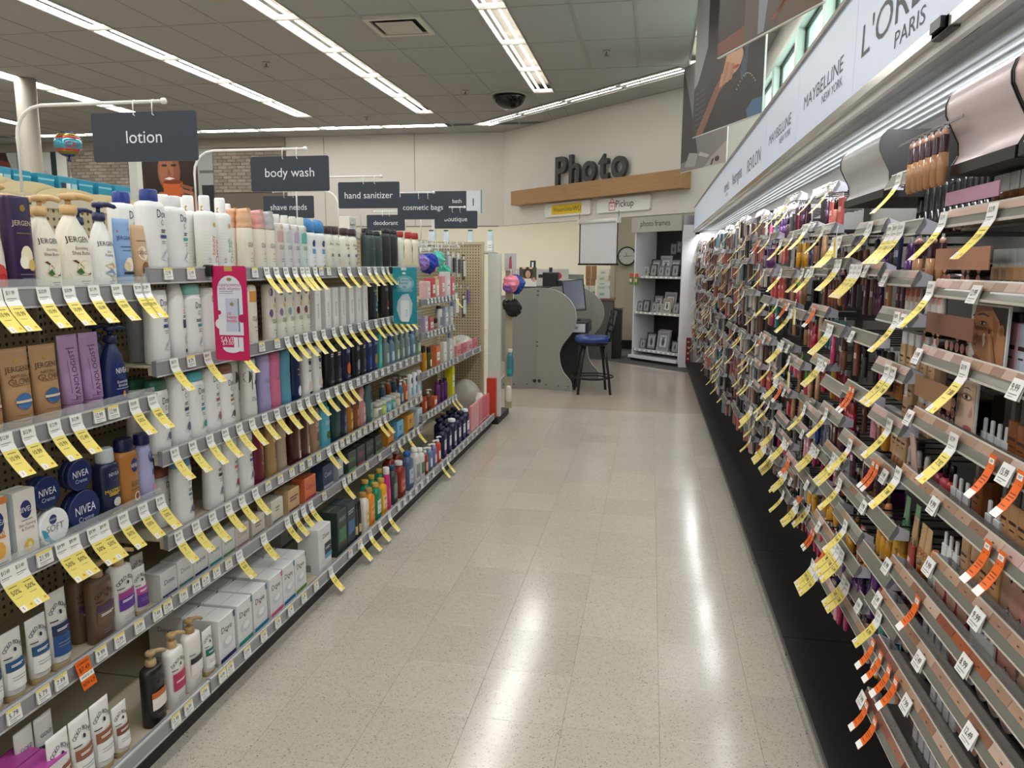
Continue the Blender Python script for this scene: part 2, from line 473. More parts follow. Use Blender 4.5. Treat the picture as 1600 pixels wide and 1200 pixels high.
for y in YT:
    if y > 3: gb.box(-14, 1.25, y - .012, y + .012, H_CEIL - .0015, H_CEIL + .0055, GRID_M)
for yy in (13.49, 13.81): gb.box(-14, -3.6, yy - .012, yy + .012, H_CEIL - .0015, H_CEIL + .0055, GRID_M)
ob('ceiling_grid', gb.mesh('ceiling_grid'), ceiling)
cf = MB()          # the ceiling behind the camera, unseen
cf.box(-14, 1.4, -5, 3.9, H_CEIL + .06, H_CEIL + .08, TILE_M)
ob('ceiling_rear', cf.mesh('ceiling_rear'), ceiling)
TRAY = M('#f2efe8', .45, var=0); TUBE = M('#fffaf0', .4, emit=6.0, var=0)
def trough_mesh(L):
    b = MB(); w = .15
    # open tray: sloping sides, ends, backing; two lamps
    for sx in (-1, 1):
        b.add([(sx * w, 0, -.004), (sx * w, L, -.004), (sx * .135, L, .05), (sx * .135, 0, .05)], [(0, 1, 2, 3)], TRAY)
        b.box(min(sx * w, sx * (w + .006)), max(sx * w, sx * (w + .006)), 0, L, -.006, .05, M('#8a857c', .5))
    for y0, y1, s in ((0, .07, 1), (L, L - .07, -1)):
        b.add([(-w, y0, -.004), (w, y0, -.004), (w * .9, y1, .032), (-w * .9, y1, .032)], [(0, 1, 2, 3)], TRAY)
        b.box(-w, w, min(y0, y0 + s * .006), max(y0, y0 + s * .006), -.006, .05, M('#8a857c', .5))
    return b.mesh('trough_frame')
def lamps_mesh(L):
    b = MB()
    for x in (-.055, .055): b.tube([(x, .06, .012), (x, L - .06, .012)], .013, TUBE, 8)
    return b.mesh('lamp_tube')
t12, l12 = trough_mesh(1.22), lamps_mesh(1.22)
def trough(x, y, z, rot, lab, grp):
    t = thing('ceiling_light', lab, 'ceiling light', (x, y, z), rot, grp)
    ob('tray', t12, t); ob('lamp_tube', l12, t)
rn = ['row by the windows', 'row ending behind the black dome', 'middle row', 'row left of the middle', 'far left row', 'outermost left row']
for r, (x, e) in enumerate(zip(ROW_X, ROW_END)):
    k = 0; y = e - 1.22
    while y > 4.0 - 1.3:
        trough(x, y, H_CEIL, 0, 'recessed fluorescent light, %s from the far end of the %s' % (ordinal(k), rn[r]), 'recessed fluorescent lights')
        y -= 1.22; k += 1
for k in range(7):
    trough(-3.68 - 1.22 * (k + 1), 13.65, H_CEIL, -PI / 2, 'recessed fluorescent light, %s from the right along the back wall' % ordinal(k), 'recessed fluorescent lights')
for k in range(4):
    s = .05 + k * 1.22
    trough(-3.12 + s * S2, 13.78 - s * S2, H_CEIL - .004, -3 * PI / 4, 'recessed fluorescent light, %s from the left above the photo letters' % ordinal(k), 'recessed fluorescent lights')

# air vent, speaker, dome camera, sprinklers
v = thing('air_vent', 'square black and white air vent in the ceiling between two light rows', 'air vent', (-2.67, 8.05, H_CEIL))
b = MB()
for x0, x1, y0, y1 in ((-.3, .3, -.3, -.25), (-.3, .3, .25, .3), (-.3, -.25, -.25, .25), (.25, .3, -.25, .25)): b.box(x0, x1, y0, y1, -.025, .004, M('#c9c4ba', .5))
ob('frame', b.mesh('frame'), v)
b = MB(); b.box(-.25, .25, -.25, .25, -.002, .004, M('#15140f', .8)); ob('duct', b.mesh('duct'), v)
b = MB(); b.bbox(-.2, .2, -.2, .2, -.03, -.022, M('#b5afa5', .5), .006); ob('baffle', b.mesh('baffle'), v)
b = MB(); b.lathe([(0, .0), (-.012, .11), (-.004, .135), (.004, .14)], M('#a79f93', .7), 24)
ob('ceiling_speaker', b.mesh('ceiling_speaker'), None, (-4.1, 7.0, H_CEIL), label='round beige speaker grille in the ceiling at the top edge', cat='speaker')
dm = thing('dome_camera', 'black dome security camera hanging from the ceiling before the photo wall', 'camera', (-2.13, 11.42, H_CEIL))
b = MB(); b.lathe([(-.022, .25), (-.015, .262), (.0, .268), (.004, .268)], M('#a39d93', .5), 28); ob('ring', b.mesh('ring'), dm)
b = MB(); b.lathe([(-.21, .03), (-.20, .09), (-.17, .16), (-.12, .215), (-.06, .24), (-.03, .245)], M('#060606', .08, var=0), 28); ob('dome', b.mesh('dome'), dm)
b = MB(); b.lathe([(-.012, .04), (0, .045)], M('#bdb6aa', .4, .5), 12); b.lathe([(-.05, .012), (-.012, .012)], M('#8d867a', .35, .8), 8); b.lathe([(-.056, .028), (-.05, .028)], M('#8d867a', .35, .8), 10)
sp = b.mesh('sprinkler')
for i, (px, py, w) in enumerate(((416, 98, 'left of the middle light row'), (573, 183, 'between the far ends of two light rows'), (727, 142, 'left of the black dome'), (948, 80, 'right of the light row with the bare lamps'))):
    q = ray_at(px, py, Z=H_CEIL)
    ob('sprinkler', sp, None, (q.x, q.y, H_CEIL), label='small metal ceiling sprinkler ' + w, cat='sprinkler', group='ceiling sprinklers')
# ------------------------------------------------------------------ price tags
def curve_T(hw, x0=0.0, lift=0.0):
    """(u, s): u across, s metres down a strip that hangs from a rail and bends out towards the aisle (-y)"""
    K = [(0, 0), (-.004, -.030), (-.018, -.055), (-.037, -.078), (-.058, -.100)]
    S = [0]
    for a, b in zip(K, K[1:]): S.append(S[-1] + math.hypot(b[0] - a[0], b[1] - a[1]))
    def T(u, s):
        s = max(0, min(S[-1] - 1e-6, s))
        i = max(k for k in range(len(S) - 1) if S[k] <= s)
        t = (s - S[i]) / (S[i + 1] - S[i]); a, b = K[i], K[i + 1]
        dy, dz = b[0] - a[0], b[1] - a[1]; l = math.hypot(dy, dz)
        return (u + x0, a[0] + t * dy + lift * dz / l, a[1] + t * dz - lift * dy / l)
    return T, S[-1]
PAPER = M('#f1f1ee', .4, var=.02); YEL = M('#efdc6a', .4, var=.02); ORG = M('#ee6a10', .45, var=.02)
BLK = INK('#1b1b1b'); RED = INK('#c33a5e'); NAVY = INK('#20265e'); GRYT = INK('#77777c')
def strip(mb, T, s0, s1, u0, u1, mt, n=3):
    for k in range(n):
        a = s0 + (s1 - s0) * k / n; b = s0 + (s1 - s0) * (k + 1) / n
        mb.add([T(u0, b), T(u1, b), T(u1, a), T(u0, a)], [(0, 1, 2, 3)], mt)
_TAG = {}
def tag_mesh(kind, a='', b='', w=.043):
    key = (kind, a, b, w)
    if key in _TAG: return _TAG[key]
    mb = MB(); h = w / 2
    T, L = curve_T(h, 0, .0006); T2, _ = curve_T(h, 0, .0012); TB, _ = curve_T(h, 0, 0)
    if kind in ('sale', 'wide'):
        k = .043 * L / .125
        cut = L * .37
        strip(mb, T, 0, cut, -h, h, PAPER, 3); strip(mb, T, cut, L, -h, h, YEL, 4); strip(mb, TB, 0, L, -h, h, PAPER, 4)
        cs = [-.021, .021] if kind == 'wide' else [0]
        for c in cs:
            T3 = lambda u, v, c=c: T2(u + c, -v)
            mb.text(a, -.003, -.012, .0095, BLK, T3, wmax=.024); mb.flat(rect(-.016, .012, -.026, -.0245), GRYT, T3); mb.flat(rect(-.016, .004, -.031, -.0298), NAVY, T3)
            mb.text(b, 0, -cut - .022, .012, BLK, T3, wmax=.026); mb.flat(rect(-.012, .012, -cut - .0085, -cut - .0070), BLK, T3); mb.flat(rect(-.012, .008, -cut - .038, -cut - .037), GRYT, T3)
            strip(mb, T2, L - .017, L - .001, -.020 + c, -.004 + c, PAPER, 1)
            mb.text('2' if len(b) < 3 else 'S', -.012, -L + .009, .008, RED, lambda u, v, c=c: curve_T(h, 0, .0016)[0](u + c, -v)); mb.flat(oval(.012, -L + .011, .004, .0035, 8), INK('#d9a02e'), T3)
    elif kind == 'label':
        F = lambda e: (lambda u, v: (u, -.001 - e + v * .12, v))
        for u0, u1, v0, v1, mt, e in ((-h, h, -.036, -.0, PAPER, 0),): mb.flat(rect(u0, u1, v0, v1), mt, F(0)); mb.add([(h, .0, v0), (-h, .0, v0), (-h, .0, v1), (h, 0, v1)], [(0, 1, 2, 3)], PAPER)
        mb.text(a, -.002, -.015, .0125, BLK, F(.0006), wmax=w * .62); mb.flat(rect(-h * .7, h * .7, -.0275, -.026), GRYT, F(.0006)); mb.flat(rect(-h * .7, h * .2, -.032, -.031), GRYT, F(.0006))
        if b: mb.flat(rect(-h, h, -.006, 0), YEL, F(.0005))
    elif kind == 'orange':
        L2 = .088
        strip(mb, T, 0, L2, -h * .62, h * .62, ORG, 4); strip(mb, TB, 0, L2, -h * .62, h * .62, ORG, 4)
        T3 = lambda u, v: T2(u, -v)
        mb.flat(rect(-h * .45, h * .45, -.016, -.006), PAPER, T3); mb.text('CLEAR', 0, -.011, .004, BLK, T3, wmax=h * .8)
        mb.text(a, 0, -.028, .011, BLK, T3, wmax=h * 1.05)
        for q in (.040, .046, .052, .058, .064): mb.flat(rect(-h * .45, h * (.45 - .2 * (q > .05)), -q - .002, -q), INK('#7a3206'), T3)
        strip(mb, T2, L2 - .016, L2, -h * .62, h * .62, PAPER, 2)
    elif kind == 'now':
        F = lambda e: (lambda u, v: (u, -.002 - e + v * .3, v))
        mb.flat(rect(-h, h, -.075, 0), ORG, F(0)); mb.add([(h, -.0015 - .0225, -.075), (-h, -.024, -.075), (-h, -.0015, 0), (h, -.0015, 0)], [(0, 1, 2, 3)], ORG)
        mb.text('CLEARANCE', 0, -.008, .006, BLK, F(.0006), wmax=w * .85); mb.text('$7.49', 0, -.024, .012, BLK, F(.0006), wmax=w * .8); mb.flat(rect(-h, h, -.050, -.036), PAPER, F(.0006)); mb.text('SAVE $1.30', 0, -.043, .006, BLK, F(.001), wmax=w * .8); mb.text('NOW 6.29', 0, -.061, .010, BLK, F(.0006), wmax=w * .85)
    _TAG[key] = mb.mesh(kind + '_tag'); return _TAG[key]

# ------------------------------------------------------------------ the left shelving run
XL, XB, XBK = -1.48, -1.36, -1.90     # front of the upper rails, of the base rail, the back panels
BAY = [1.15 + .916 * k for k in range(-1, 7)]     # 0.23 ... 6.65
BAY = [.234, 1.15, 2.066, 2.982, 3.898, 4.814, 5.73, 6.646]
STEEL = M('#9b9ca0', .38, .25, var=.03); STEEL_D = M('#7d7e83', .4, .3, var=.04); BEIGE = M('#c3b9a2', .5, var=.03); RAILC = M('#c9cacc', .25, .1, var=.02)
KICK = M('#141312', .5)
SH_LOT = [('top', 1.39), ('second', 1.055), ('third', .737)]
SH_BODY = [('top', 1.437), ('second', 1.152), ('third', .868), ('fourth', .594)]
SH_ACC = [('top', 1.225), ('second', 1.0), ('third', .735), ('fourth', .445)]
LOW = ('lowest', .392)
BASEZ = .118
def bay_kind(i): return 'lotion' if i <= 1 else ('body' if i <= 4 else ('bath' if i == 5 else 'peg'))
bay_desc = ['end bay of the lotion shelves nearest the camera', 'lotion bay with bottles and tubes, nearest on the left', 'white body wash bay beside the pink hanging sign', 'body wash bay below the hand sanitizer sign', 'shelf bay beside the teal hanging sign', 'bath goods bay below the boutique sign', 'last bay with bare pegs and a pegboard end']
def shelf_mesh(w, depth):
    b = MB(); e = .004
    b.box(e, w - e, .012, depth, -.022, -.018, BEIGE)      # deck
    b.box(e, w - e, .012, .030, -.045, -.022, BEIGE)
    b.box(e, .012, .10, depth, -.035, -.022, BEIGE); b.box(w - .012, w - e, .10, depth, -.035, -.022, BEIGE)   # brackets
    return b.mesh('shelf_board')
def rail_mesh(w):
    b = MB(); e = .003
    pr = [(.012, 0), (.004, .002), (0, -.002), (0, -.044), (.003, -.048), (.016, -.046), (.016, 0)]
    vs = [(x, y, z) for x in (e, w - e) for y, z in pr]; n = len(pr)
    b.add(vs, [tuple(range(n)), tuple(range(2 * n - 1, n - 1, -1))] + [(i + n, (i + 1) % n + n, (i + 1) % n, i) for i in range(n)], STEEL)
    b.box(e, w - e, -.002, .002, -.004, .002, RAILC); b.box(e, w - e, -.002, .002, -.050, -.045, RAILC)
    return b.mesh('price_rail')
_sm = {}
def cached(key, fn):
    if key not in _sm: _sm[key] = fn()
    return _sm[key]
SHELF = {}          # (bay, shelf) -> (object, y0, y1, z)
ROTL = PI / 2       # left goods look towards +x
for i in range(7):
    y0, y1 = BAY[i], BAY[i + 1]; w = y1 - y0; kd = bay_kind(i)
    t = thing('shelving_bay', 'grey steel ' + bay_desc[i], 'shelving', (XL, y0, 0), ROTL)
    b = MB(); b.box(.025, w, .412, .43, .1, 1.62, PEG); b.box(.001, .025, .40, .44, .06, 1.66, BEIGE); b.box(.025, w - .001, .405, .43, 1.62, 1.655, BEIGE)
    ob('back_panel', b.mesh('back_panel'), t)
    b = MB()
    for k in range(60): b.box(.009, .017, .3990, .402, .15 + k * .025, .162 + k * .025, M('#3b362c', .8))
    ob('upright_slots', cached('slots', lambda: b.mesh('upright_slots')), t, kind='stuff')
    b = MB(); b.box(.001, w - .001, -.095, .41, 0, .055, KICK); ob('kick_plate', b.mesh('kick_plate'), t)
    levels = {'lotion': SH_LOT + [LOW], 'body': SH_BODY + [LOW], 'bath': SH_ACC, 'peg': [('third', .735)]}[kd]
    for nm, z in levels:
        back = 0
        sh = ob('shelf', cached(('sh', round(w, 3)), lambda: shelf_mesh(w, .41)), t, (0, 0, z))
        ob('price_rail', cached(('rl', round(w, 3)), lambda: rail_mesh(w)), sh)
        SHELF[(i, nm)] = (sh, y0, y1, z)
        if kd == 'lotion' and nm != 'lowest':
            fe = MB(); fe.box(.004, w - .004, .006, .008, .002, .020, M('#dfe4e6', .08, var=0, alpha=.22)); ob('clear_fence', fe.mesh('clear_fence'), sh)
    sh = ob('base_shelf', cached(('sh2', round(w, 3)), lambda: shelf_mesh(w, .52)), t, (0, -.12, BASEZ))
    ob('price_rail', cached(('rl', round(w, 3)), lambda: rail_mesh(w)), sh)
    SHELF[(i, 'base')] = (sh, y0, y1, BASEZ)

def bay_of(y):
    for i in range(7):
        if BAY[i] <= y < BAY[i + 1]: return i
    return None
def put_tag(shelfname, y, kind, a='', b='', w=.043):
    i = bay_of(y)
    if i is None or (i, shelfname) not in SHELF: return
    sh, y0, y1, z = SHELF[(i, shelfname)]
    h = w / 2 + .004
    yl = max(y0 + h, min(y1 - h, y)) - y0
    o = ob({'sale': 'sale_tag', 'wide': 'sale_tag', 'label': 'price_tag', 'now': 'clearance_tag', 'orange': 'clearance_tag'}[kind], tag_mesh(kind, a, b, w), sh, (yl, -.003 if kind == 'label' else -.002, -.002 if kind == 'label' else 0))
def Yof(px, z, X=XL):
    """distance along the aisle at which the photo shows column px on the plane X, height z"""
    lo, hi = .3, 16
    for _ in range(40):
        md = (lo + hi) / 2
        v = Vector((X, md, z)) - CAM_P
        q = 800 + F_PX * v.dot(CR) / v.dot(_f)
        if q < px: lo = md
        else: hi = md
    return (lo + hi) / 2
Z_OF = {}
for nm, z in SH_LOT: Z_OF[('lotion', nm)] = z
for nm, z in SH_BODY: Z_OF[('body', nm)] = z
def tags(shelf, z, kind, pxs, a, b='', w=.043, X=XL):
    for k, p in enumerate(pxs):
        aa = a[k % len(a)] if isinstance(a, (list, tuple)) else a
        bb = b[k % len(b)] if isinstance(b, (list, tuple)) else b
        yy = Yof(p, z, X)
        if z in (1.39, 1.055, .737): yy = min(yy, 2.04)
        elif z in (1.437, 1.152, .868, .594): yy = max(yy, 2.09)
        put_tag(shelf, yy, kind, aa, bb, w)
tags('top', 1.39, 'sale', [-12, 14, 65, 105, 144, 180, 214, 236], ['$11.99', '$11.99', '$10.99', '$10.99', '$11.99', '$10.99', '$10.99', '$12.99'], '10.99')
tags('second', 1.055, 'sale', [5, 41, 82, 116], '$12.99', ['10.99', '10.99', '10.99', '12.49'])
tags('second', 1.055, 'label', [152, 174], ['12.99', '12.99'], 'y'); tags('second', 1.055, 'sale', [207, 236], ['$10.99', '$15.99'], '50%')
tags('third', .737, 'wide', [18], '$13.49', '50%', .082); tags('third', .737, 'label', [66], '21.99', 'y', .05)
tags('third', .737, 'wide', [103, 151], ['$9.99', '$9.99'], '50%', .084); tags('third', .737, 'sale', [190, 221, 251], ['$10.99', '$10.99', '$11.99'], '50%')
tags('lowest', .392, 'label', [18, 64, 92, 155, 184, 215, 243, 263, 284, 304, 319, 336, 355], ['5.79', '5.79', '7.99', '9.99', '12.99', '19.99', '7.49', '12.99', '7.99', '9.99', '6.29', '5.99', '5.99'], 'y')
tags('lowest', .392, 'now', [125], '', '', .05)
tags('lowest', .392, 'sale', [372, 410, 447, 460, 472, 484], ['$9.49', '$9.49', '$8.99'], ['8.00', '9.00', '6.00'])
tags('lowest', .392, 'label', [505, 544, 552, 572, 592, 612, 630, 645], ['6.99', '5.49', '4.99'], 'y'); tags('lowest', .392, 'sale', [536, 622, 637, 652], '$5.99', '2/9')
tags('base', BASEZ, 'label', [272, 292, 317, 345, 357, 384, 410, 432, 452, 473, 492, 546, 560], ['12.99', '16.99', '12.99', '14.99', '12.99', '12.99', '12.99', '12.99'], 'y', .043, XB)
tags('base', BASEZ, 'sale', [512, 562, 577, 592, 607, 690, 698], '$7.99', ['6.00', '5.00'], .043, XB)
tags('base', BASEZ, 'label', [622 + 9 * k for k in range(7)] + [702 + 7 * k for k in range(9)], ['6.49', '7.99', '3.99'], '', .043, XB)
# body wash rails
tags('top', 1.437, 'label', [260, 296, 396, 500, 512], ['12.99', '12.49', '12.49', '8.99'], 'y'); tags('top', 1.437, 'sale', [415, 430, 445, 459, 471, 479, 491, 529, 544, 560, 575, 585, 597, 605], ['$8.49', '$8.99'], ['7', '7', '6', '7'])
tags('second', 1.152, 'sale', [270, 322, 377, 447, 461, 476, 490, 504, 520, 532, 546, 560, 572, 586, 597, 605, 614, 622, 630, 638], ['$8.79', '$8.49', '$8.99'], '7'); tags('second', 1.152, 'label', [296, 407, 431], '8.79', 'y')
tags('third', .868, 'sale', [271, 299, 326, 350, 372, 392, 412, 431, 449, 465, 479, 495, 510, 524, 535, 546], ['$8.79', '$8.49'], '7'); tags('third', .868, 'label', [558 + 9.5 * k for k in range(11)], ['5.99', '8.49', '6.99'], '')
tags('fourth', .594, 'sale', [277, 304, 330, 355, 376, 397, 512, 524, 592, 600], ['$8.79', '$8.49'], '7'); tags('fourth', .594, 'label', [417, 436, 454, 467, 482, 496, 533, 542, 551, 560, 569, 578, 586, 609, 617, 625, 633, 641, 649, 657], ['8.49', '6.99', '4.99', '5.99'], 'y')
for nm, z in SH_ACC:
    tags(nm, z, 'label', [668 + 5.6 * k for k in range(9)], ['4.99', '7.99', '3.49'], '')
tags('top', 1.225, 'sale', [712], '$5.99', '5'); tags('fourth', .445, 'sale', [706, 711], '$5.99', '5'); tags('third', .735, 'label', [725, 738, 749], '6.49', '')
# ------------------------------------------------------------------ goods: prototypes
def interp(prof, z, k):
    for a, b in zip(prof, prof[1:]):
        if a[0] <= z <= b[0]:
            t = (z - a[0]) / max(1e-9, b[0] - a[0]); return a[k] + t * (b[k] - a[k])
    return prof[-1][k] if z > prof[-1][0] else prof[0][k]
def frontT(prof, e, lift=.0007):
    def T(u, v):
        hw = max(.002, interp(prof, v, 1)); hd = interp(prof, v, 2)
        t = min(.985, abs(u) / hw)
        return (max(-hw * .985, min(hw * .985, u)), -hd * (1 - t ** e) ** (1 / e) - lift, v)
    return T
def patch(mb, T, u0, u1, v0, v1, mt, nu=6, nv=2):
    vs = [T(u0 + (u1 - u0) * i / nu, v0 + (v1 - v0) * j / nv) for j in range(nv + 1) for i in range(nu + 1)]
    mb.add(vs, [(j * (nu + 1) + i, j * (nu + 1) + i + 1, (j + 1) * (nu + 1) + i + 1, (j + 1) * (nu + 1) + i) for j in range(nv) for i in range(nu)], mt, True)
def prints(mb, prof, e, W, Hh, spec):
    """spec in fractions: u of the half width, v of the body height; later entries lie on earlier ones"""
    for k, p in enumerate(spec):
        T = frontT(prof, e, .0006 + .00035 * k)
        q = W / 2
        if p[0] == 'r': patch(mb, T, p[1] * q, p[2] * q, p[3] * Hh, p[4] * Hh, p[5])
        elif p[0] == 'o': mb.flat(oval(p[1] * q, p[2] * Hh, p[3] * q, p[4] * Hh, 14), p[5], T)
        elif p[0] == 'p': mb.flat([(a * q, b * Hh) for a, b in p[1]], p[2], T)
        elif p[0] == 't': mb.text(p[1], p[2] * q, p[3] * Hh, p[4] * W, p[5], T, rot=p[6] if len(p) > 6 else 0, wmax=(p[7] * W if len(p) > 7 else .82 * W), sx=(p[8] if len(p) > 8 else 1))
PROF = {
    'lotion': [(0, .86, .86), (.015, .97, .97), (.08, 1, 1), (.35, 1, 1), (.6, .9, .93), (.8, .68, .75), (.92, .42, .5), (.97, .30, .38), (1, .27, .34)],
    'shoulder': [(0, .9, .9), (.015, 1, 1), (.5, 1, 1), (.82, .99, .99), (.91, .92, .92), (.96, .72, .72), (1, .36, .4)],
    'wave': [(0, .88, .88), (.02, .97, .97), (.15, 1, 1), (.45, .93, .95), (.62, .90, .93), (.8, .96, .97), (.92, .98, .96), (1, .90, .88)],
    'taper': [(0, .95, .95), (.03, 1, 1), (.4, .97, .97), (.8, .86, .88), (.95, .75, .78), (1, .68, .72)],
    'slab': [(0, .95, .95), (.02, 1, 1), (.9, 1, 1), (.965, .95, .95), (1, .6, .7)],
    'oval': [(0, .7, .8), (.06, .9, .95), (.3, 1, 1), (.6, .97, .98), (.85, .8, .85), (1, .55, .6)],
    'square': [(0, .96, .96), (.015, 1, 1), (.8, 1, 1), (.87, .94, .94), (.93, .6, .62), (1, .42, .44)],
    'cyl': [(0, .96, .96), (.02, 1, 1), (.97, 1, 1), (1, .96, .96)],
}
class Proto:
    """parts of one product, in its own frame: stands on z = 0, looks towards -y"""
    def __init__(s, name, cat, W, D, H): s.name, s.cat, s.W, s.D, s.H = name, cat, W, D, H; s.parts = []
    def part(s, name, mb): s.parts.append((name, mb.mesh(name))); return s
def place(pr, loc, rot, label, group=None, parts=True):
    if len(pr.parts) == 1:
        return ob(pr.name, pr.parts[0][1], None, loc, rot, label, pr.cat, group)
    t = thing(pr.name, label, pr.cat, loc, rot, group)
    for n, me in pr.parts: ob(n, me, t)
    return t
def bottle(W, D, H, col, top='cap', topcol='#ffffff', prof='shoulder', e=2.4, spec=(), caph=.13, name='body_wash_bottle', cat='bottle', single=False, capw=.62, tiltcap=0, mt=None):
    """a bottle: body, printed label, and a cap, a pump or a tall cap"""
    p = Proto(name, cat, W, D, H)
    pf = PROF[prof]
    ch = {'cap': caph * H, 'pump': .2 * H, 'none': 0, 'twist': .3 * H, 'full': caph * H, 'base': 0}[top]
    hb = H - ch
    P = [(z * hb, a * W / 2, b * D / 2) for z, a, b in pf]
    bm = mt or M(col, .3, var=.03)
    body = MB(); body.loft(P, bm, 18, e)
    lab = MB() if not single else body
    if spec: prints(lab, P, e, W, hb, spec)
    cp = MB() if not single else body
    tm_ = M(topcol, .3, var=.03)
    if top == 'twist': tm_ = cached(('marble', topcol), lambda: grain_mat('marbled_plastic', topcol, '#e6c8b4', (9, 9, 30), .3))
    if top == 'cap':
        r = capw * W / 2
        d = min(r, D / 2 * .92)
        cp.loft([(hb - .001, r * .98, d * .98), (hb + ch * .1, r, d), (hb + ch * .88, r * .97, d * .97), (H, r * .85, d * .85)], tm_, 14, 2.1)
    elif top == 'full':
        a, b = P[-1][1], P[-1][2]
        cp.loft([(hb, a * 1.01, b * 1.01), (hb + ch * .5, a, b * .98), (hb + ch * .9, a * .93, b * .9), (H, a * .7, b * .7)], tm_, 16, e, tilt=tiltcap)
    elif top == 'twist':
        a, b = P[-1][1], P[-1][2]
        prf = []
        for k in range(9):
            q = k / 8; wv = 1 + .035 * math.sin(q * 14)
            prf.append((hb + ch * q, a * wv * (1.0 - .12 * q ** 3), b * wv * (1 - .15 * q ** 3)))
        prf.append((H + .002, a * .6, b * .6))
        cp.loft(prf, tm_, 16, e, tilt=.12)
        cp.box(-a * .25, a * .25, -b * .9, -b * .55, H - ch * .25, H + .004, tm_)
    elif top == 'pump':
        r = .20 * W; d = min(r, .3 * D)
        cp.lathe([(hb - .002, r * .9), (hb + ch * .08, r), (hb + ch * .42, r * .95), (hb + ch * .46, r * .55)], tm_, 12)
        cp.lathe([(hb + ch * .44, r * .32), (hb + ch * .72, r * .32)], tm_, 8)
        cp.loft([(hb + ch * .70, r * .75, r * .75), (hb + ch * .78, r * .95, r * .9), (hb + ch * .95, r * .95, r * .85), (H, r * .7, r * .6)], tm_, 12, 2.2)
        cp.tube([(0, 0, hb + ch * .88), (r * 1.2, -r * .9, hb + ch * .9), (r * 1.9, -r * 1.5, hb + ch * .80), (r * 2.0, -r * 1.6, hb + ch * .70)], [r * .5, r * .42, r * .36, r * .3], tm_, 8)
    p.part('body', body)
    if not single:
        if top != 'none': p.part('pump' if top == 'pump' else 'cap', cp)
        if spec: p.part('label_print', lab)
    p.P = P
    return p
def tube_stand(W, D, H, col, capcol, spec=(), name='lotion_tube', capf=.12, single=False, mt=None):
    """a crimped tube standing on its cap"""
    p = Proto(name, 'tube', W, D, H)
    h0 = capf * H
    P = [(h0, W * .40, D * .48), (h0 + .02 * H, W * .44, D * .5), (.45 * H, W * .46, D * .40), (.75 * H, W * .48, D * .22), (.93 * H, W * .5, D * .05), (H, W * .5, D * .02)]
    bm = mt or M(col, .35, var=.03)
    b = MB(); b.loft(P, bm, 16, 2.0)
    c = MB() if not single else b
    c.loft([(0, W * .37, D * .45), (h0 * .1, W * .39, D * .47), (h0 * .9, W * .40, D * .48), (h0, W * .39, D * .47)], M(capcol, .4), 16, 2.0)
    l = MB() if not single else b
    prints(l, P, 2.0, W, H, spec)
    p.part('body', b)
    if not single: p.part('cap', c); (p.part('label_print', l) if spec else None)
    return p
def carton(W, D, H, col, spec=(), side=None, name='soap_box', cat='box', single=True, b=.002, flaps=True):
    p = Proto(name, cat, W, D, H)
    mb = MB(); mb.bbox(-W / 2, W / 2, -D / 2, D / 2, 0, H, M(col, .4, var=.03), b)
    if flaps: mb.box(-W / 2 + .003, W / 2 - .003, -.0006, .0006, H - .0005, H + .0004, M('#9a968e', .6))
    lab = mb if single else MB()
    for k, q in enumerate(spec):
        l = .0005 + .0003 * k
        T = lambda u, v, l=l: (u, -D / 2 - l, v)
        T2 = lambda u, v, l=l: (-W / 2 - l, -u, v)
        w2, d2 = W / 2, D / 2
        if q[0] == 'r': lab.flat([(a * w2, c * H) for a, c in rect(*q[1:5])], q[5], T)
        elif q[0] == 'rs': lab.flat([(a * d2, c * H) for a, c in rect(*q[1:5])], q[5], T2)
        elif q[0] == 'o': lab.flat([(a * w2, c * H) for a, c in oval(*q[1:5])], q[5], T)
        elif q[0] == 't': lab.text(q[1], q[2] * w2, q[3] * H, q[4] * W, q[5], T, rot=q[6] if len(q) > 6 else 0, wmax=(q[7] * max(W, H) if len(q) > 7 else .85 * W))
        elif q[0] == 'ts': lab.text(q[1], q[2] * d2, q[3] * H, q[4] * D, q[5], T2, rot=q[6] if len(q) > 6 else 0, wmax=(q[7] * max(D, H) if len(q) > 7 else .85 * D))
    p.part('carton', mb)
    if not single: p.part('label_print', lab)
    return p
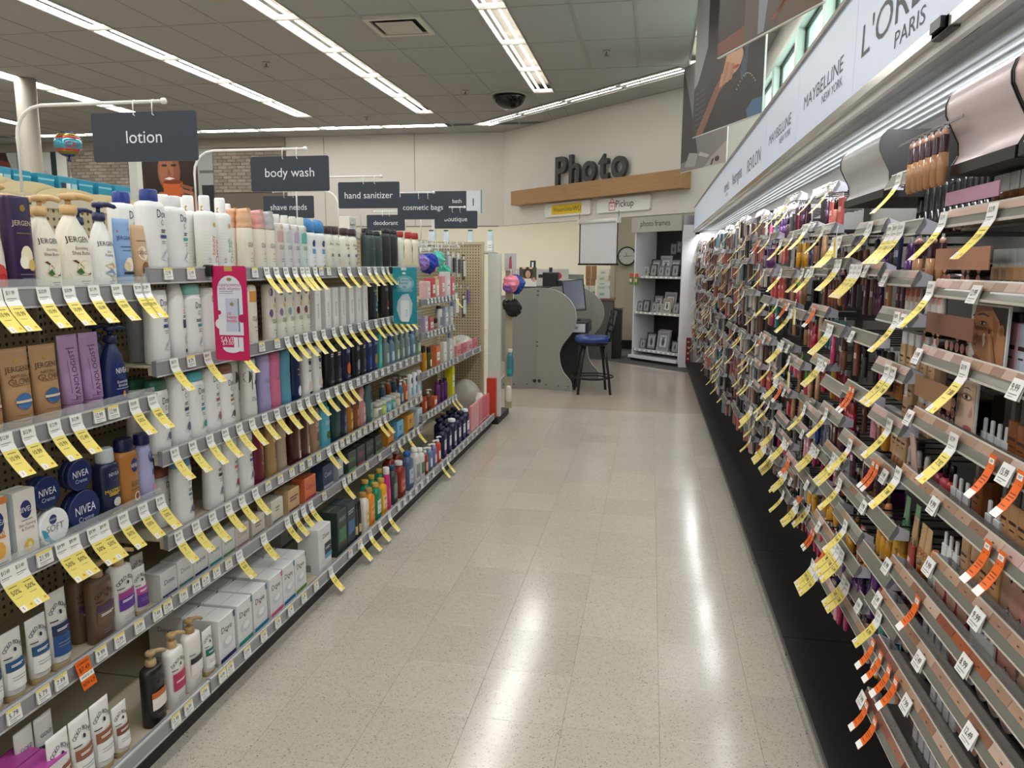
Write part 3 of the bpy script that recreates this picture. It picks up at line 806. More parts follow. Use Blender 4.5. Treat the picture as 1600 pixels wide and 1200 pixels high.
def jar(R_, H, col, lid, spec=(), name='cream_jar', upright=True, single=False, lidh=.4):
    """a round jar; lying on its edge so that the lid looks at the aisle (upright) or standing on its base"""
    if upright:
        p = Proto(name, 'jar', 2 * R_, H, 2 * R_)
        b = MB(); b.lathe([(-H * .1, R_ * .96), (H * .35, R_ * .96), (H / 2, R_ * .8)], M(col, .3), 24, (0, 0, R_), 'y')
        l = MB(); l.lathe([(-H / 2, R_ * .93), (-H * .46, R_), (-H * .12, R_), (-H * .1, R_ * .97)], M(lid, .25), 24, (0, 0, R_), 'y')
        for k, q in enumerate(spec):
            T = lambda u, v, k=k: (u, -H / 2 - .0006 - .0003 * k, v + R_)
            if q[0] == 'o': l.flat([(a * R_, c * R_) for a, c in oval(*q[1:5], 20)], q[5], T)
            elif q[0] == 't': l.text(q[1], q[2] * R_, q[3] * R_, q[4] * R_, q[5], T, wmax=1.3 * R_)
            elif q[0] == 'p': l.flat([(a * R_, c * R_) for a, c in q[1]], q[2], T)
        return p.part('jar_body', b).part('lid', l)
    p = Proto(name, 'jar', 2 * R_, 2 * R_, H); h1 = H * (1 - lidh)
    b = MB(); b.lathe([(0, R_ * .93), (.004, R_ * .97), (h1, R_ * .97)], M(col, .35), 16)
    l = b if single else MB(); l.lathe([(h1, R_), (H - .003, R_), (H, R_ * .92)], M(lid, .35), 16)
    P = [(0, R_ * .97, R_ * .97), (h1, R_ * .97, R_ * .97)]
    lp = b if single else MB(); prints(lp, P, 2.0, 2 * R_, h1, spec)
    p.part('jar_body', b)
    if not single: p.part('lid', l); (p.part('label_print', lp) if spec else None)
    return p

# counters so that every label says which one it is
ROWS = {}
def row_add(row, x, pr, loc, rot, desc, group, back=0, dz=0): ROWS.setdefault(row, []).append([x, pr, loc, rot, desc, group, back, dz > 0])
def relax(items, gap=.0015):
    """part neighbours that would touch: items = [[y, half width]] in order along the shelf"""
    for _ in range(200):
        moved = False
        for p, q in zip(items, items[1:]):
            o = p[1] + q[1] + gap - (q[0] - p[0])
            if o > 1e-5: p[0] -= o / 2; q[0] += o / 2; moved = True
        if not moved: break
def flush_rows(tight=False):
    for row, items in ROWS.items():
        items.sort(key=lambda q: q[0])
        if tight:
            lanes = {}
            for it in items: lanes.setdefault((round(it[6], 2), it[7]), []).append(it)
            for ln in lanes.values():
                ln.sort(key=lambda q: q[2][1])
                w = [[it[2][1], it[1].W / 2 + .02 * it[1].D] for it in ln]
                relax(w)
                for it, (y, _) in zip(ln, w): it[2] = (it[2][0], y, it[2][2])
        for k, it in enumerate(items):
            d = it[4]; r = row
            if isinstance(d, tuple): d, r = d[0], d[1]
            lab = '%s, %s along the %s' % (d, ordinal(k), r)
            if isinstance(it[4], tuple): lab = '%s, %s in the tray %s' % (d, ordinal(k), r)
            if len(lab.replace('-', ' ').split()) > 16: lab = '%s, %s on %s' % (d, ordinal(k), r)
            place(it[1], it[2], it[3], lab, it[5])
    ROWS.clear()
def put_left(pr, px, z, row, desc, group, xf=-1.505, back=0.0, y=None, dr=None, dz=0):
    """stand a product on a left shelf with its front at xf, at the place where the photo shows column px"""
    Y = y if y is not None else Yof(px, z + pr.H * .4, xf - pr.D * .25 - back)
    r = ROTL + (RND.uniform(-.05, .05) if dr is None else dr)
    row_add(row, Y + (100 if back > 0 else 0) * 0 + back * .01, pr, (xf - pr.D / 2 - back, Y, z - .018 + .0005 + dz), r, desc, group, back, dz)
# ------------------------------------------------------------------ left aisle goods
W_ = '#eeeeec'; CRM = '#ece6d6'; TAN = '#c9a672'; NV = '#1b2550'
def ik(c): return M(c, .45, var=0)
K = ik('#2a2624'); BR = ik('#7a4a34'); GD = M('#b08d4c', .3, .6, var=0); TEALI = ik('#2a8d90'); GRYI = ik('#8a8c90')
# --- hand and body lotion bottles
def jerg(W, H, col, pump, acc, art, name='JERGENS', l2='Enriching', l3='Shea Butter', D=None):
    s = [('o', 0, .45, .8, .45, M('#f3f1ea' if col != '#ffffff' else '#f6f3ee', .3, var=.02)), ('t', name, 0, .66, .135, K), ('t', l2, 0, .555, .075, BR, 0, .6), ('t', l3, 0, .50, .085, ik(acc), 0, .7)] + art + [('r', -.3, .3, .13, .138, ik(acc)), ('r', -.2, .2, .10, .106, ik(acc)), ('r', -.35, .35, .055, .06, GRYI)]
    return bottle(W, D or W * .62, H, col, 'pump', pump, 'lotion', 2.2, s, name='lotion_bottle')
shea = [('o', .06, .31, .46, .10, ik('#efe4cc')), ('p', [(-.62, .40), (-.45, .41), (.35, .28), (.45, .22), (.2, .22), (-.1, .33)], ik('#6b3f2a')), ('o', .18, .29, .26, .06, ik('#f3ecd6')), ('p', [(-.5, .26), (-.25, .31), (-.05, .24), (-.3, .22)], ik('#3f6a35'))]
flow = [('o', 0, .22, .8, .14, ik('#d9403f')), ('o', -.4, .3, .4, .08, ik('#e77a72')), ('o', .4, .16, .4, .08, ik('#c22c34'))]
silk = [('p', [(-.5, .36), (.2, .40), (.5, .33), (.1, .30)], ik('#d7b98a')), ('p', [(-.5, .25), (.1, .31), (.55, .22), (.1, .2)], ik('#8fa3bd')), ('p', [(-.1, .21), (.5, .2), (.6, .14), (.1, .15)], ik('#d7b98a'))]
J1 = jerg(.105, .262, CRM, TAN, '#c22c44', flow, l2='Original', l3='Scent'); J2 = jerg(.092, .245, CRM, TAN, '#6a3d33', shea); J3 = jerg(.112, .258, CRM, TAN, '#6a3d33', shea); J4 = jerg(.086, .244, W_, NV, '#34406a', silk, l2='Skin', l3='Firming')
JP = bottle(.074, .044, .235, '#33204a', 'none', prof='cyl', e=3, spec=[('t', 'JERGENS', 0, .72, .16, ik('#d8c9a8')), ('o', 0, .88, .22, .035, GD), ('r', -.6, .6, .62, .628, GD), ('o', .05, .38, .5, .12, ik('#efe3c4')), ('o', -.2, .33, .35, .07, ik('#f6efdf')), ('o', .4, .30, .3, .06, ik('#d8b86a')), ('r', -.6, .6, .2, .207, GRYI), ('r', -.5, .5, .16, .166, GRYI), ('r', -1, 1, 0, .06, M('#cbb083', .4))], name='lotion_bottle')
JB = tube_stand(.074, .046, .205, '#86a9d8', '#7aa0d2', [('p', [(-.7, .80), (.7, .84), (.7, .87), (-.7, .83)], ik('#d0456a')), ('t', 'JERGENS', 0, .72, .15, ik('#24407a')), ('o', .1, .36, .5, .10, ik('#f0e6d2')), ('o', -.2, .33, .35, .07, ik('#e0c8a0')), ('r', -.6, .6, .6, .61, NAVY), ('r', -.5, .5, .55, .558, NAVY), ('r', -.6, .6, .22, .25, BLK)])
JT = tube_stand(.066, .045, .19, '#c9a682', '#c9a682', [('o', 0, .56, .6, .11, ik('#e8dccb')), ('t', 'GOLD', 0, .57, .16, BR), ('o', .1, .3, .5, .13, ik('#8a5a3c')), ('o', .0, .24, .3, .06, ik('#e6edf2')), ('r', -.6, .6, .75, .76, BR)])
g = 'lotion bottles on the top shelf'
R1 = 'top lotion shelf'
for px, pr, d in ((-6, J1, 'white pump lotion bottle with red blossom print'), (40, JP, 'dark purple lotion bottle with cream flower print'), (82, J2, 'cream lotion bottle with tan pump, smaller shea print'), (121, J3, 'large cream lotion bottle with tan pump and shea print'), (162, J4, 'white lotion bottle with navy pump'), (189, JB, 'light blue lotion tube with pink band'), (213, JT, 'tan lotion tube with a round brown picture')):
    put_left(pr, px, 1.39, R1, d, g)
BK1 = bottle(.085, .055, .252, W_, 'pump', TAN, 'lotion', 2.2, name='lotion_bottle'); BK2 = bottle(.075, .05, .235, W_, 'pump', NV, 'lotion', 2.2, name='lotion_bottle')
for px, pr in ((22, BK1), (45, BK1), (132, BK2)):
    put_left(pr, px, 1.39, R1, 'plain pump lotion bottle in the back row', g, back=.13)
# --- second lotion shelf: self tanner tubes, lavender tubes, navy pumps
def glow(c2): return tube_stand(.088, .055, .205, '#b28d66', '#a8835c', [('o', 0, .84, .2, .035, GD), ('t', 'JERGENS', 0, .74, .15, ik('#4a3524')), ('t', 'NATURAL', 0, .665, .085, ik('#5d452e')), ('t', 'GLOW', 0, .60, .17, ik('#6d5238')), ('r', -.6, .6, .55, .556, BR), ('o', 0, .36, .55, .10, ik(c2)), ('p', [(-.54, .36), (-.45, .30), (0, .26), (.45, .30), (.54, .36)], ik('#5a3622')), ('r', -.55, .55, .345, .375, ik('#d8c7ae')), ('r', -.6, .6, .2, .206, BR)])
GL1, GL2, GL3 = glow('#b0566a'), glow('#3f6ea8'), glow('#3b5f92')
TAN1 = tube_stand(.074, .05, .222, '#a987b0', '#a07da8', [('t', 'TANOLOGIST', 0, .52, .23, ik('#3b2440'), PI / 2, 1.8), ('r', -.5, -.47, .3, .7, ik('#6b4a72')), ('r', -.4, .4, .83, .845, ik('#6b4a72')), ('r', -.6, .2, .22, .226, ik('#6b4a72')), ('r', -.6, .1, .19, .196, ik('#6b4a72'))], capf=.16)
NIV = bottle(.092, .058, .232, '#14275f', 'pump', '#101f4c', 'lotion', 2.3, [('o', .12, .56, .52, .13, ik('#2b4795')), ('o', .12, .56, .48, .12, ik('#13245c')), ('t', 'NIVEA', .12, .56, .17, ik('#eef0f6'), 0, .5), ('t', 'Essentially', .1, .38, .085, ik('#dfe4f2'), 0, .66), ('t', 'Enriched', .1, .33, .085, ik('#dfe4f2'), 0, .6), ('o', .12, .19, .12, .05, ik('#e08a2a')), ('r', -.5, .7, .275, .283, ik('#c8d0e6')), ('r', -.5, .7, .075, .085, ik('#c8d0e6'))], name='lotion_bottle')
R2 = 'second lotion shelf'; g2 = 'goods on the second lotion shelf'
for px, pr, d in ((-4, GL1, 'tan tube with a pink and brown badge'), (36, GL2, 'tan tube with a blue half-round badge'), (82, GL3, 'tan tube with a darker blue badge'), (110, TAN1, 'lavender tube with upright lettering'), (136, TAN1, 'lavender tube with upright lettering, beside navy pumps'), (182, NIV, 'navy pump lotion bottle with orange drop')):
    put_left(pr, px, 1.055, R2, d, g2, dr=0)
put_left(NIV, 158, 1.055, R2, 'navy pump lotion bottle in the back row', g2, back=.09)
# --- third lotion shelf: navy and white jars, cartons, tall bottles
NBX = carton(.066, .05, .175, '#e9e6e0', [('o', 0, .72, .52, .13, ik('#1d2f6e')), ('t', 'NIVEA', 0, .72, .2, ik('#f0f2f8'), 0, .6), ('r', -.5, .5, .56, .575, GRYI), ('t', 'Skin Firming', 0, .5, .11, BR), ('t', '& Toning', 0, .44, .11, BR), ('o', 0, .2, .4, .09, ik('#e6c34a')), ('o', .05, .19, .2, .05, ik('#f3e6b0')), ('r', -.5, .5, .07, .08, NAVY), ('rs', -.9, .9, 0, 1, ik('#c3d2dc')), ('rs', -.7, .4, .1, .12, GRYI), ('rs', -.7, .4, .16, .18, GRYI)], name='lotion_carton')
NBO = carton(.066, .05, .178, '#e9e1d5', [('o', 0, .66, .6, .16, ik('#1d2f6e')), ('t', 'NIVEA', 0, .66, .2, ik('#f0f2f8'), 0, .6), ('r', -1, 1, .9, 1, ik('#d9843e')), ('p' if False else 'r', -.6, .6, .44, .47, ik('#d9843e')), ('o', 0, .28, .5, .12, ik('#efb04c')), ('t', 'Q10', 0, .5, .2, ik('#c56b2a')), ('r', -.6, .6, .1, .11, NAVY)], name='lotion_carton')
JW = jar(.050, .045, '#e8ecef', '#eef1f2', [('p', [(-.9, .1), (-.75, -.5), (-.2, -.85), (.2, -.87), (-.3, -.6), (-.62, 0)], ik('#4aa7c4')), ('o', -.1, .45, .25, .25, ik('#1d2f6e')), ('t', 'SOFT', 0, 0, .35, GRYI), ('t', 'NIVEA', -.1, .45, .12, ik('#f0f2f8'))])
JN = jar(.058, .04, '#101d4a', '#15265e', [('t', 'NIVEA', 0, .1, .42, ik('#dfe5f5')), ('t', 'Creme', 0, -.35, .25, ik('#b8c4e4'))])
JN2 = jar(.044, .04, '#101d4a', '#15265e', [('t', 'NIVEA', 0, .1, .42, ik('#dfe5f5')), ('t', 'Creme', 0, -.35, .25, ik('#b8c4e4'))])
NMX = bottle(.078, .05, .205, '#152246', 'cap', '#b9c0c6', 'slab', 3, [('o', .1, .78, .5, .12, ik('#39486f')), ('o', .1, .78, .44, .105, ik('#152246')), ('t', 'NIVEA', .1, .79, .14, ik('#cfd6e6')), ('t', 'MAXIMUM', 0, .5, .14, ik('#e7c53a')), ('t', 'HYDRATION', 0, .44, .1, ik('#e7c53a')), ('o', .2, .28, .4, .08, ik('#c9ced2')), ('o', .4, .26, .18, .05, ik('#e8d79a')), ('r', -.4, .7, .06, .11, ik('#e7c53a'))], name='lotion_bottle', caph=.2, capw=.7)
NTA = bottle(.082, .052, .215, '#b1763a', 'cap', '#141d45', 'slab', 2.6, [('o', .25, .74, .4, .12, ik('#1d2f6e')), ('t', 'NIVEA', .25, .74, .15, ik('#f0f2f8'), 0, .4), ('t', 'Cocoa', .2, .46, .12, ik('#4a2a16')), ('t', 'Butter', .2, .41, .12, ik('#4a2a16')), ('o', .3, .2, .35, .08, ik('#e9d9c6')), ('o', .3, .2, .2, .06, ik('#8a4a2a')), ('r', -.4, .6, .33, .34, ik('#4a2a16'))], name='lotion_bottle', caph=.17, capw=.75)
NLV = bottle(.07, .048, .212, '#a9abd6', 'cap', '#151f4e', 'oval', 2.4, [('o', .4, .76, .4, .1, ik('#1d2f6e')), ('t', 'Rose', .4, .5, .12, ik('#3f3f6e'), PI / 2), ('o', .5, .22, .3, .06, ik('#e38ab0')), ('r', .1, .8, .1, .12, NAVY)], name='lotion_bottle', caph=.15, capw=.7)
R3 = 'third lotion shelf'; g3 = 'goods on the third lotion shelf'
for px, pr, d in ((-10, NBO, 'white carton with orange top and round badge'), (36, NBX, 'white and pale blue carton with navy badge'), (80, JW, 'white round jar lying on edge'), (128, JN, 'large navy round jar lying on edge'), (172, NMX, 'navy bottle with yellow lettering'), (203, NTA, 'tan lotion bottle with navy cap'), (228, NLV, 'lavender lotion bottle with navy cap')):
    put_left(pr, px, .737, R3, d, g3, dr=0)
for px, dz in ((74, .101), (126, .117)): put_left(JN2, px, .737, R3, 'small navy jar stacked on the jar below', g3, dz=dz, dr=0)
# --- lowest shelf and base of the lotion bays: white tubes with arched lettering
def arch(txt, cv, hgt, mt, curve=.08):
    n = len(txt)
    return [('t', ch, (-.72 + 1.44 * i / (n - 1)), cv + curve * (1 - (2 * i / (n - 1) - 1) ** 2), hgt, mt, .45 * (1 - 2 * i / (n - 1))) for i, ch in enumerate(txt) if ch != ' ']
def gb(W, H, c1, c2, D=None, cap='#bfa77c', body='#e6e6e3'):
    s = arch('GOLD BOND', .76, .15, ik('#1e2340')) + [('o', .05, .74, .13, .03, ik('#1e2340')), ('r', -.9, -.3, .645, .66, BLK), ('r', -.85, .85, .46, .6, ik(c1)), ('t', 'FOOT CREAM', 0, .53, .09, ik('#f2f2f2')), ('r', -.85, .85, .2, .455, ik(c2)), ('r', -.6, .6, .36, .37, GRYI), ('r', -.6, .4, .32, .33, GRYI), ('r', -.6, .5, .16, .165, GRYI)]
    return tube_stand(W, D or W * .66, H, body, cap, s, capf=.10)
GBB = gb(.066, .178, '#27507c', '#e6e6e3'); GBN = gb(.07, .215, '#24365e', '#1f4a86'); GBP = gb(.06, .15, '#b0468c', '#5c2f8e'); GBT = gb(.07, .2, '#8e5840', '#e6e6e3'); GBT2 = gb(.058, .15, '#7a4634', '#e6e6e3'); GBG = gb(.055, .16, '#1d6a58', '#e6e6e3')
def gbl(col, c1, c2, pump, W=.085, H=.235, txt='#1e2340'):
    s = arch('GOLD BOND', .74, .14, ik(txt)) + [('o', .05, .73, .1, .03, ik(txt)), ('r', -.85, -.3, .655, .67, BLK), ('r', -.8, .85, .5, .6, ik(c1)), ('r', -.8, .85, .3, .5, ik(c2)), ('t', 'SKIN THERAPY', 0, .45, .08, ik('#f0f0f0')), ('r', -.5, .6, .2, .207, GRYI), ('r', -.5, .5, .16, .166, GRYI), ('r', -.4, .4, .1, .106, GRYI)]
    return bottle(W, W * .6, H, col, 'pump', pump, 'slab', 2.5, s, name='lotion_bottle')
GPB = gbl('#6b5545', '#4b3358', '#6b5545', '#a8926c', txt='#33261e'); GPW = gbl('#e8e7e3', '#9a3f86', '#5a2f92', '#c7a873')
R4 = 'lowest lotion shelf'; g4 = 'foot cream tubes and lotions on the lowest shelf'
for px, pr, d in ((-6, GBB, 'white foot cream tube with blue band'), (18, GBB, 'white foot cream tube with blue band'), (66, GBB, 'short white tube with bright blue label'), (94, GBN, 'tall white tube with navy label'), (160, GPB, 'brown pump bottle with arched lettering'), (193, GPW, 'white pump bottle with purple label'), (222, GBP, 'small white tube with purple label')):
    put_left(pr, px, .392, R4, d, g4, dr=0)
put_left(GPB, 133, .392, R4, 'brown pump bottle half hidden in the row', g4, back=.05); put_left(GBP, 219, .392, R4, 'purple tube in the back row', g4, back=.075)
R5 = 'lotion base shelf'; g5 = 'goods on the base shelf'
PK = carton(.075, .06, .165, '#e4e2e4', [('rs', -1, 1, .0, 1, ik('#e4e2e4')), ('t', 'GOLD BOND', 0, .6, .14, ik('#1e2340'))], name='cream_carton', flaps=False)
PKT = MB(); 
PKB = carton(.075, .06, .03, '#b0479a', [], name='cream_carton', flaps=True)
for px, pr, d in ((108, GBT, 'white tube with copper brown label'), (133, GBT, 'white tube with copper brown label'), (158, GBT, 'tall front tube with copper brown label'), (190, GBT2, 'small tube with copper brown label')):
    put_left(pr, px, BASEZ, R5, d, g5, XB - .025, dr=0)
GW = tube_stand(.06, .04, .2, '#d4d4d0', '#b7a077', [('r', -.9, .9, .5, .62, ik('#23262e')), ('t', 'GOLD', 0, .75, .16, ik('#1e2340'))], name='lotion_tube')
for px in (50, 72): put_left(GW, px, BASEZ, R5, 'grey-white tube standing in the back row', g5, XB - .025, back=.1)
for k in range(2):
    c = place(carton(.105, .07, .145, '#dddadd', [('t', 'GOLD BOND', 0, .75, .12, ik('#1e2340')), ('r', -1, 1, .25, .5, ik('#b0479a'))], name='cream_carton', flaps=False), (-1.425 - .075 * k, 1.445, BASEZ - .0175), ROTL, ('front', 'rear')[k] + ' magenta-topped cream carton at the bottom left corner', 'magenta cream cartons')
    lid = MB(); lid.box(-.0527, .0527, -.0352, .0352, .143, .147, M('#b0479a', .4)); ob('carton_top', lid.mesh('carton_top'), c)
PB1 = gbl('#211f1e', '#c4642c', '#e8e2d8', '#a8926c', .08, .225, '#3a3735'); PB2 = gbl('#e8e7e3', '#b5305c', '#b5305c', '#b79b68', .076, .232); PB3 = gbl('#e6e2dd', '#2c2b2d', '#e6e2dd', '#9c8058', .078, .235, '#e6e2dd')
for px, pr, d in ((244, PB1, 'black pump bottle with orange label'), (276, PB2, 'white pump bottle with crimson label'), (303, PB3, 'white pump bottle with dark grey label'), (328, GBG, 'white tube with green label')):
    put_left(pr, px, BASEZ, R5, d, g5, XB - .025, dr=0)
def dovebox(c, n='Dove'): return carton(.098, .13, .165, '#dcdddc', [('t', n, -.05, .74, .22, ik('#3a3a44')), ('o', 0, .66, .12, .025, GD), ('o', 0, .42, .7, .12, ik('#c9cfd0')), ('o', .1, .45, .45, .08, ik('#e9ecec')), ('r', -.95, .95, .05, .15, ik(c)), ('r', .8, 1, .86, 1, ik(c)), ('ts', n, 0, .7, .14, ik('#6a7684')), ('rs', -.9, .9, .03, .08, ik('#aab0b6'))])
base_boxes = (('#2c2f66', 353), ('#2f9387', 381), ('#2b83a8', 405), ('#d9688c', 430), ('#3176b0', 450), ('#6a9438', 468))
for k, (c, px) in enumerate(base_boxes):
    nm = ('navy', 'sea green', 'bright blue', 'pink', 'deep blue', 'leaf green')[k]
    b_ = dovebox(c); y = Yof(px, .2, XB - .03)
    put_left(b_, px, BASEZ, R5, 'white box with %s stripe' % nm, g5, XB - .025, dr=0, y=y)
    put_left(b_, px, BASEZ, R5, 'white box behind the %s striped one' % nm, g5, XB - .025, dr=0, y=y + .004, back=.138)
MW = carton(.13, .1, .205, '#d8dad9', [('t', 'Dove', .2, .78, .16, ik('#33373e')), ('r', -.1, 1, .35, .6, ik('#2c3440')), ('r', -.1, 1, .25, .35, ik('#4f97b8')), ('t', 'MEN+CARE', .4, .48, .08, ik('#c9d2d8')), ('rs', -.9, .2, .05, .2, GRYI)]); MGx = carton(.11, .1, .215, '#26352e', [('t', 'IRISH', 0, .8, .2, ik('#9fb8a4')), ('r', -.7, .7, .3, .6, ik('#3f7a4c')), ('r', -.7, .7, .1, .2, ik('#1b2620'))]); MBx = carton(.1, .1, .215, '#1d2d38', [('t', 'SPRING', 0, .8, .2, ik('#93a9b8')), ('r', -.7, .7, .3, .6, ik('#3c6a9a'))])
g6 = 'soap boxes and bottles along the base shelf'; R6 = 'base shelf under the soaps'
for px, pr, d in ((500, MW, 'white multi-pack soap box with dark band'), (529, MGx, 'dark green soap box'), (543, MBx, 'dark blue soap box')):
    put_left(pr, px, BASEZ, R6, d, g6, XB - .025, dr=0)
def sq(c, cap, lab, H=.2, W=.07, lc='#f0f0ea', t='', tc='#333333', prof='square'):
    return bottle(W, W * .75, H, c, 'cap', cap, prof, 4, [('r', -.8, .8, .2, .62, ik(lab))] + ([('t', t, 0, .5, .16, ik(tc))] if t else []) + [('r', -.5, .5, .3, .315, ik(tc)), ('r', -.5, .3, .26, .27, ik(tc))], caph=.11, capw=.55)
CYL = bottle(.042, .042, .19, '#2d2824', 'cap', '#14120f', 'cyl', 2, [('r', -.7, .7, .2, .5, ik('#c9b48a'))], caph=.25, capw=.9)
BW = [(553, CYL, 'slim dark cylinder bottle with black cap'), (561, CYL, 'slim dark cylinder bottle with black cap'), (571, sq('#e9e5dc', '#b08a4a', '#e2c9a0', t='oat'), 'white bottle with tan cap'), (580, sq('#e58a1c', '#b08a4a', '#e8a75a', t='SUAVE', tc='#7a3010'), 'orange body wash bottle'), (590, sq('#1f8a62', '#c9a54e', '#d9e6da', t='SUAVE', tc='#14503a'), 'green body wash bottle with gold cap'), (599, sq('#e8a51e', '#c9a54e', '#f1d08a', t='honey', tc='#7a4a10'), 'yellow-orange body wash bottle with gold cap'), (607, bottle(.05, .05, .24, '#cf2f80', 'cap', '#e9e4e4', 'taper', 2, [('r', -.5, .5, .3, .6, ik('#e05a9c'))], caph=.16, capw=.75), 'tall magenta bottle with white cap'), (616, sq('#3c443f', '#23406e', '#7f8f92', H=.225), 'dark grey bottle with blue cap'), (627, sq('#8e2a20', '#d8d3cb', '#b8574a', H=.215, W=.09, t='SOFT', tc='#f0d8d0'), 'large red hand soap refill'), (640, sq('#55648a', '#2a5aa8', '#b9c3d4', H=.235, W=.085, t='soap', tc='#2a3a6a'), 'slate blue refill bottle with blue cap'), (651, sq('#d5d6d3', '#f0f0ee', '#8a8f93', H=.225, W=.08), 'white refill bottle'), (659, sq('#dedfdc', '#f0f0ee', '#3f7a5a', H=.2), 'white refill bottle with green label'), (666, bottle(.06, .04, .18, '#9a3528', 'pump', '#e6e6e6', 'shoulder', 2.4, [('r', -.7, .7, .2, .6, ik('#e8b8a0'))]), 'red hand soap with white pump'), (673, bottle(.06, .04, .18, '#5d86a8', 'pump', '#e6e6e6', 'shoulder', 2.4, [('r', -.7, .7, .2, .6, ik('#d8e0e8'))]), 'blue hand soap with white pump'), (680, bottle(.06, .04, .18, '#8a7ab0', 'pump', '#e6e6e6', 'shoulder', 2.4, [('r', -.7, .7, .2, .6, ik('#d8e0e8'))]), 'lilac hand soap with white pump'), (686, bottle(.06, .04, .185, '#d0472c', 'pump', '#e6e6e6', 'shoulder', 2.4, [('r', -.7, .7, .2, .6, ik('#f0e0d0'))]), 'orange-red hand soap with white pump')]
for px, pr, d in BW: put_left(pr, px, BASEZ, R6, d, g6, XB - .025)
for px in (574, 584, 596): put_left(BW[4][1], px, BASEZ, R6, 'green bottle standing in the back row', g6, XB - .025, back=.075)
for px in (612, 622): put_left(BW[8][1], px, BASEZ, R6, 'red refill bottle standing in the back row', g6, XB - .025, back=.11)
NVB = bottle(.085, .07, .225, '#141a40', 'cap', '#0f1330', 'square', 4, [('r', -.75, .75, .15, .66, ik('#e3e2ea')), ('t', 'DR TEALS', 0, .56, .12, ik('#2a2a66')), ('r', -.75, .75, .15, .3, ik('#5a3a86'))], caph=.1, capw=.7, name='bath_bottle')
NVL = bottle(.085, .07, .225, '#191a44', 'cap', '#e6e6ea', 'square', 4, [('r', -.75, .75, .15, .66, ik('#e9e8ee')), ('t', 'EPSOM', 0, .56, .14, ik('#3a2a66')), ('r', -.75, .75, .18, .3, ik('#7a6ab0'))], caph=.1, capw=.7, name='bath_bottle')
R7 = 'bath bay base shelf'; g7 = 'bath soak bottles on the base shelf'
for k, px in enumerate((693, 701, 709, 716, 723, 729)): put_left(NVB if k % 3 != 2 else NVL, px, BASEZ, R7, 'navy bath soak bottle with white label' if k % 3 != 2 else 'navy bath soak bottle with white cap', g7, XB - .025)
for k, px in enumerate((690, 698, 706, 713)): put_left(NVB, px, BASEZ, R7, 'navy bath soak bottle in the back row', g7, XB - .025, back=.09)
# --- body wash shelves
def dv(c, top, topc, W=.085, H=.235, t='Dove', extra=(), col='#eceded', prof='slab', l='deep'):
    s = [('t', t, .38, .83, .24, ik('#23283a'), 0, .55), ('o', .3, .71, .14, .04, GRYI), ('o', .3, .71, .10, .028, M(col, .3)), ('t', l, .34, .59, .10, ik('#2c3348'), 0, .5), ('r', .02, .8, .49, .535, ik(c)), ('r', .1, .55, .44, .452, GRYI), ('r', .1, .45, .41, .42, GRYI), ('p', [(-.1, .2), (.5, .34), (.85, .24), (.4, .18)], ik('#cfd4da')), ('p', [(.05, .2), (.5, .30), (.7, .23)], ik('#e6e9ec'))] + list(extra)
    return bottle(W, W * .62, H, col, top, topc, prof, 2.5, s, caph=.14, capw=.5)
D1 = dv('#3a4a86', 'cap', '#22388a', .105, .255, l='deep'); D2 = dv('#4ba6a8', 'cap', '#eceded', .1, .245, l='sens')
def dvt(c, t): return bottle(.088, .052, .262, '#eeeeec', 'cap', '#f4f4f4', 'slab', 2.8, [('t', t, .15, .45, .2, ik(c), PI / 2, 1.1), ('t', 'Dove', .55, .35, .3, ik(c), PI / 2, 1.2), ('o', .3, .78, .2, .04, ik('#c9b070')), ('t', '10', -.45, .2, .16, GRYI, PI / 2)] + [('r', -.95, -.4, .1 + q * .05, .106 + q * .05, ik('#d9dadb')) for q in range(12)], caph=.2, capw=.42)
D3, D4 = dvt('#d0584a', 'beauty'), dvt('#4aa07c', 'fresh')
for q in (D3, D4):
    c_ = MB(); c_.loft([(.2085, .0185, .0175), (.2265, .0185, .0175)], M('#b8944e', .25, .7, var=0), 14); q.part('gold_collar', c_)
GC = MB()
def oly(c1, c2, top='#e8963c', kind='twist'):
    return bottle(.074, .048, .235, c1 or '#e9e2d6', kind, top, 'cyl' if kind == 'twist' else 'slab', 2.6, [('r', -1, 1, .72, .9, ik(c2 or '#d9924a'))] * (kind == 'none') + [('t', 'OLAY', .15, .62 if kind == 'twist' else .45, .26, ik('#5d5a58'), 0, .6), ('o', .2, .42, .07, .03, ik('#d9843e')), ('r', -.2, .6, .3, .31, GRYI), ('r', -.1, .5, .24, .25, GRYI)])
O1, O2, O3 = oly('', '', '#d99248'), oly('', '', '#d2607e'), oly('', '', '#6fa6c4')
def olp(c1, c2): return bottle(.07, .046, .232, c1, 'cap', '#e6e4de', 'slab', 2.6, [('r', -1, 1, .6, .97, ik(c2)), ('o', .2, .93, .3, .05, ik('#c9a56a')), ('t', 'OLAY', .15, .5, .24, ik('#5d5a58'), 0, .6), ('r', -.2, .6, .25, .26, GRYI), ('r', -.2, .4, .2, .21, GRYI)], caph=.15, capw=.45)
VAS = bottle(.078, .05, .225, '#e9eaec', 'full', '#4f8fd0', 'wave', 2.3, [('o', .1, .72, .4, .09, ik('#1b2a58')), ('o', .1, .72, .34, .07, ik('#27408a')), ('r', -.3, .7, .45, .58, ik('#5f9ad0')), ('r', -.2, .6, .35, .36, GRYI), ('o', .1, .12, .12, .04, ik('#1b2a58')), ('r', -.2, .5, .25, .26, GRYI)], caph=.24, tiltcap=-.35)
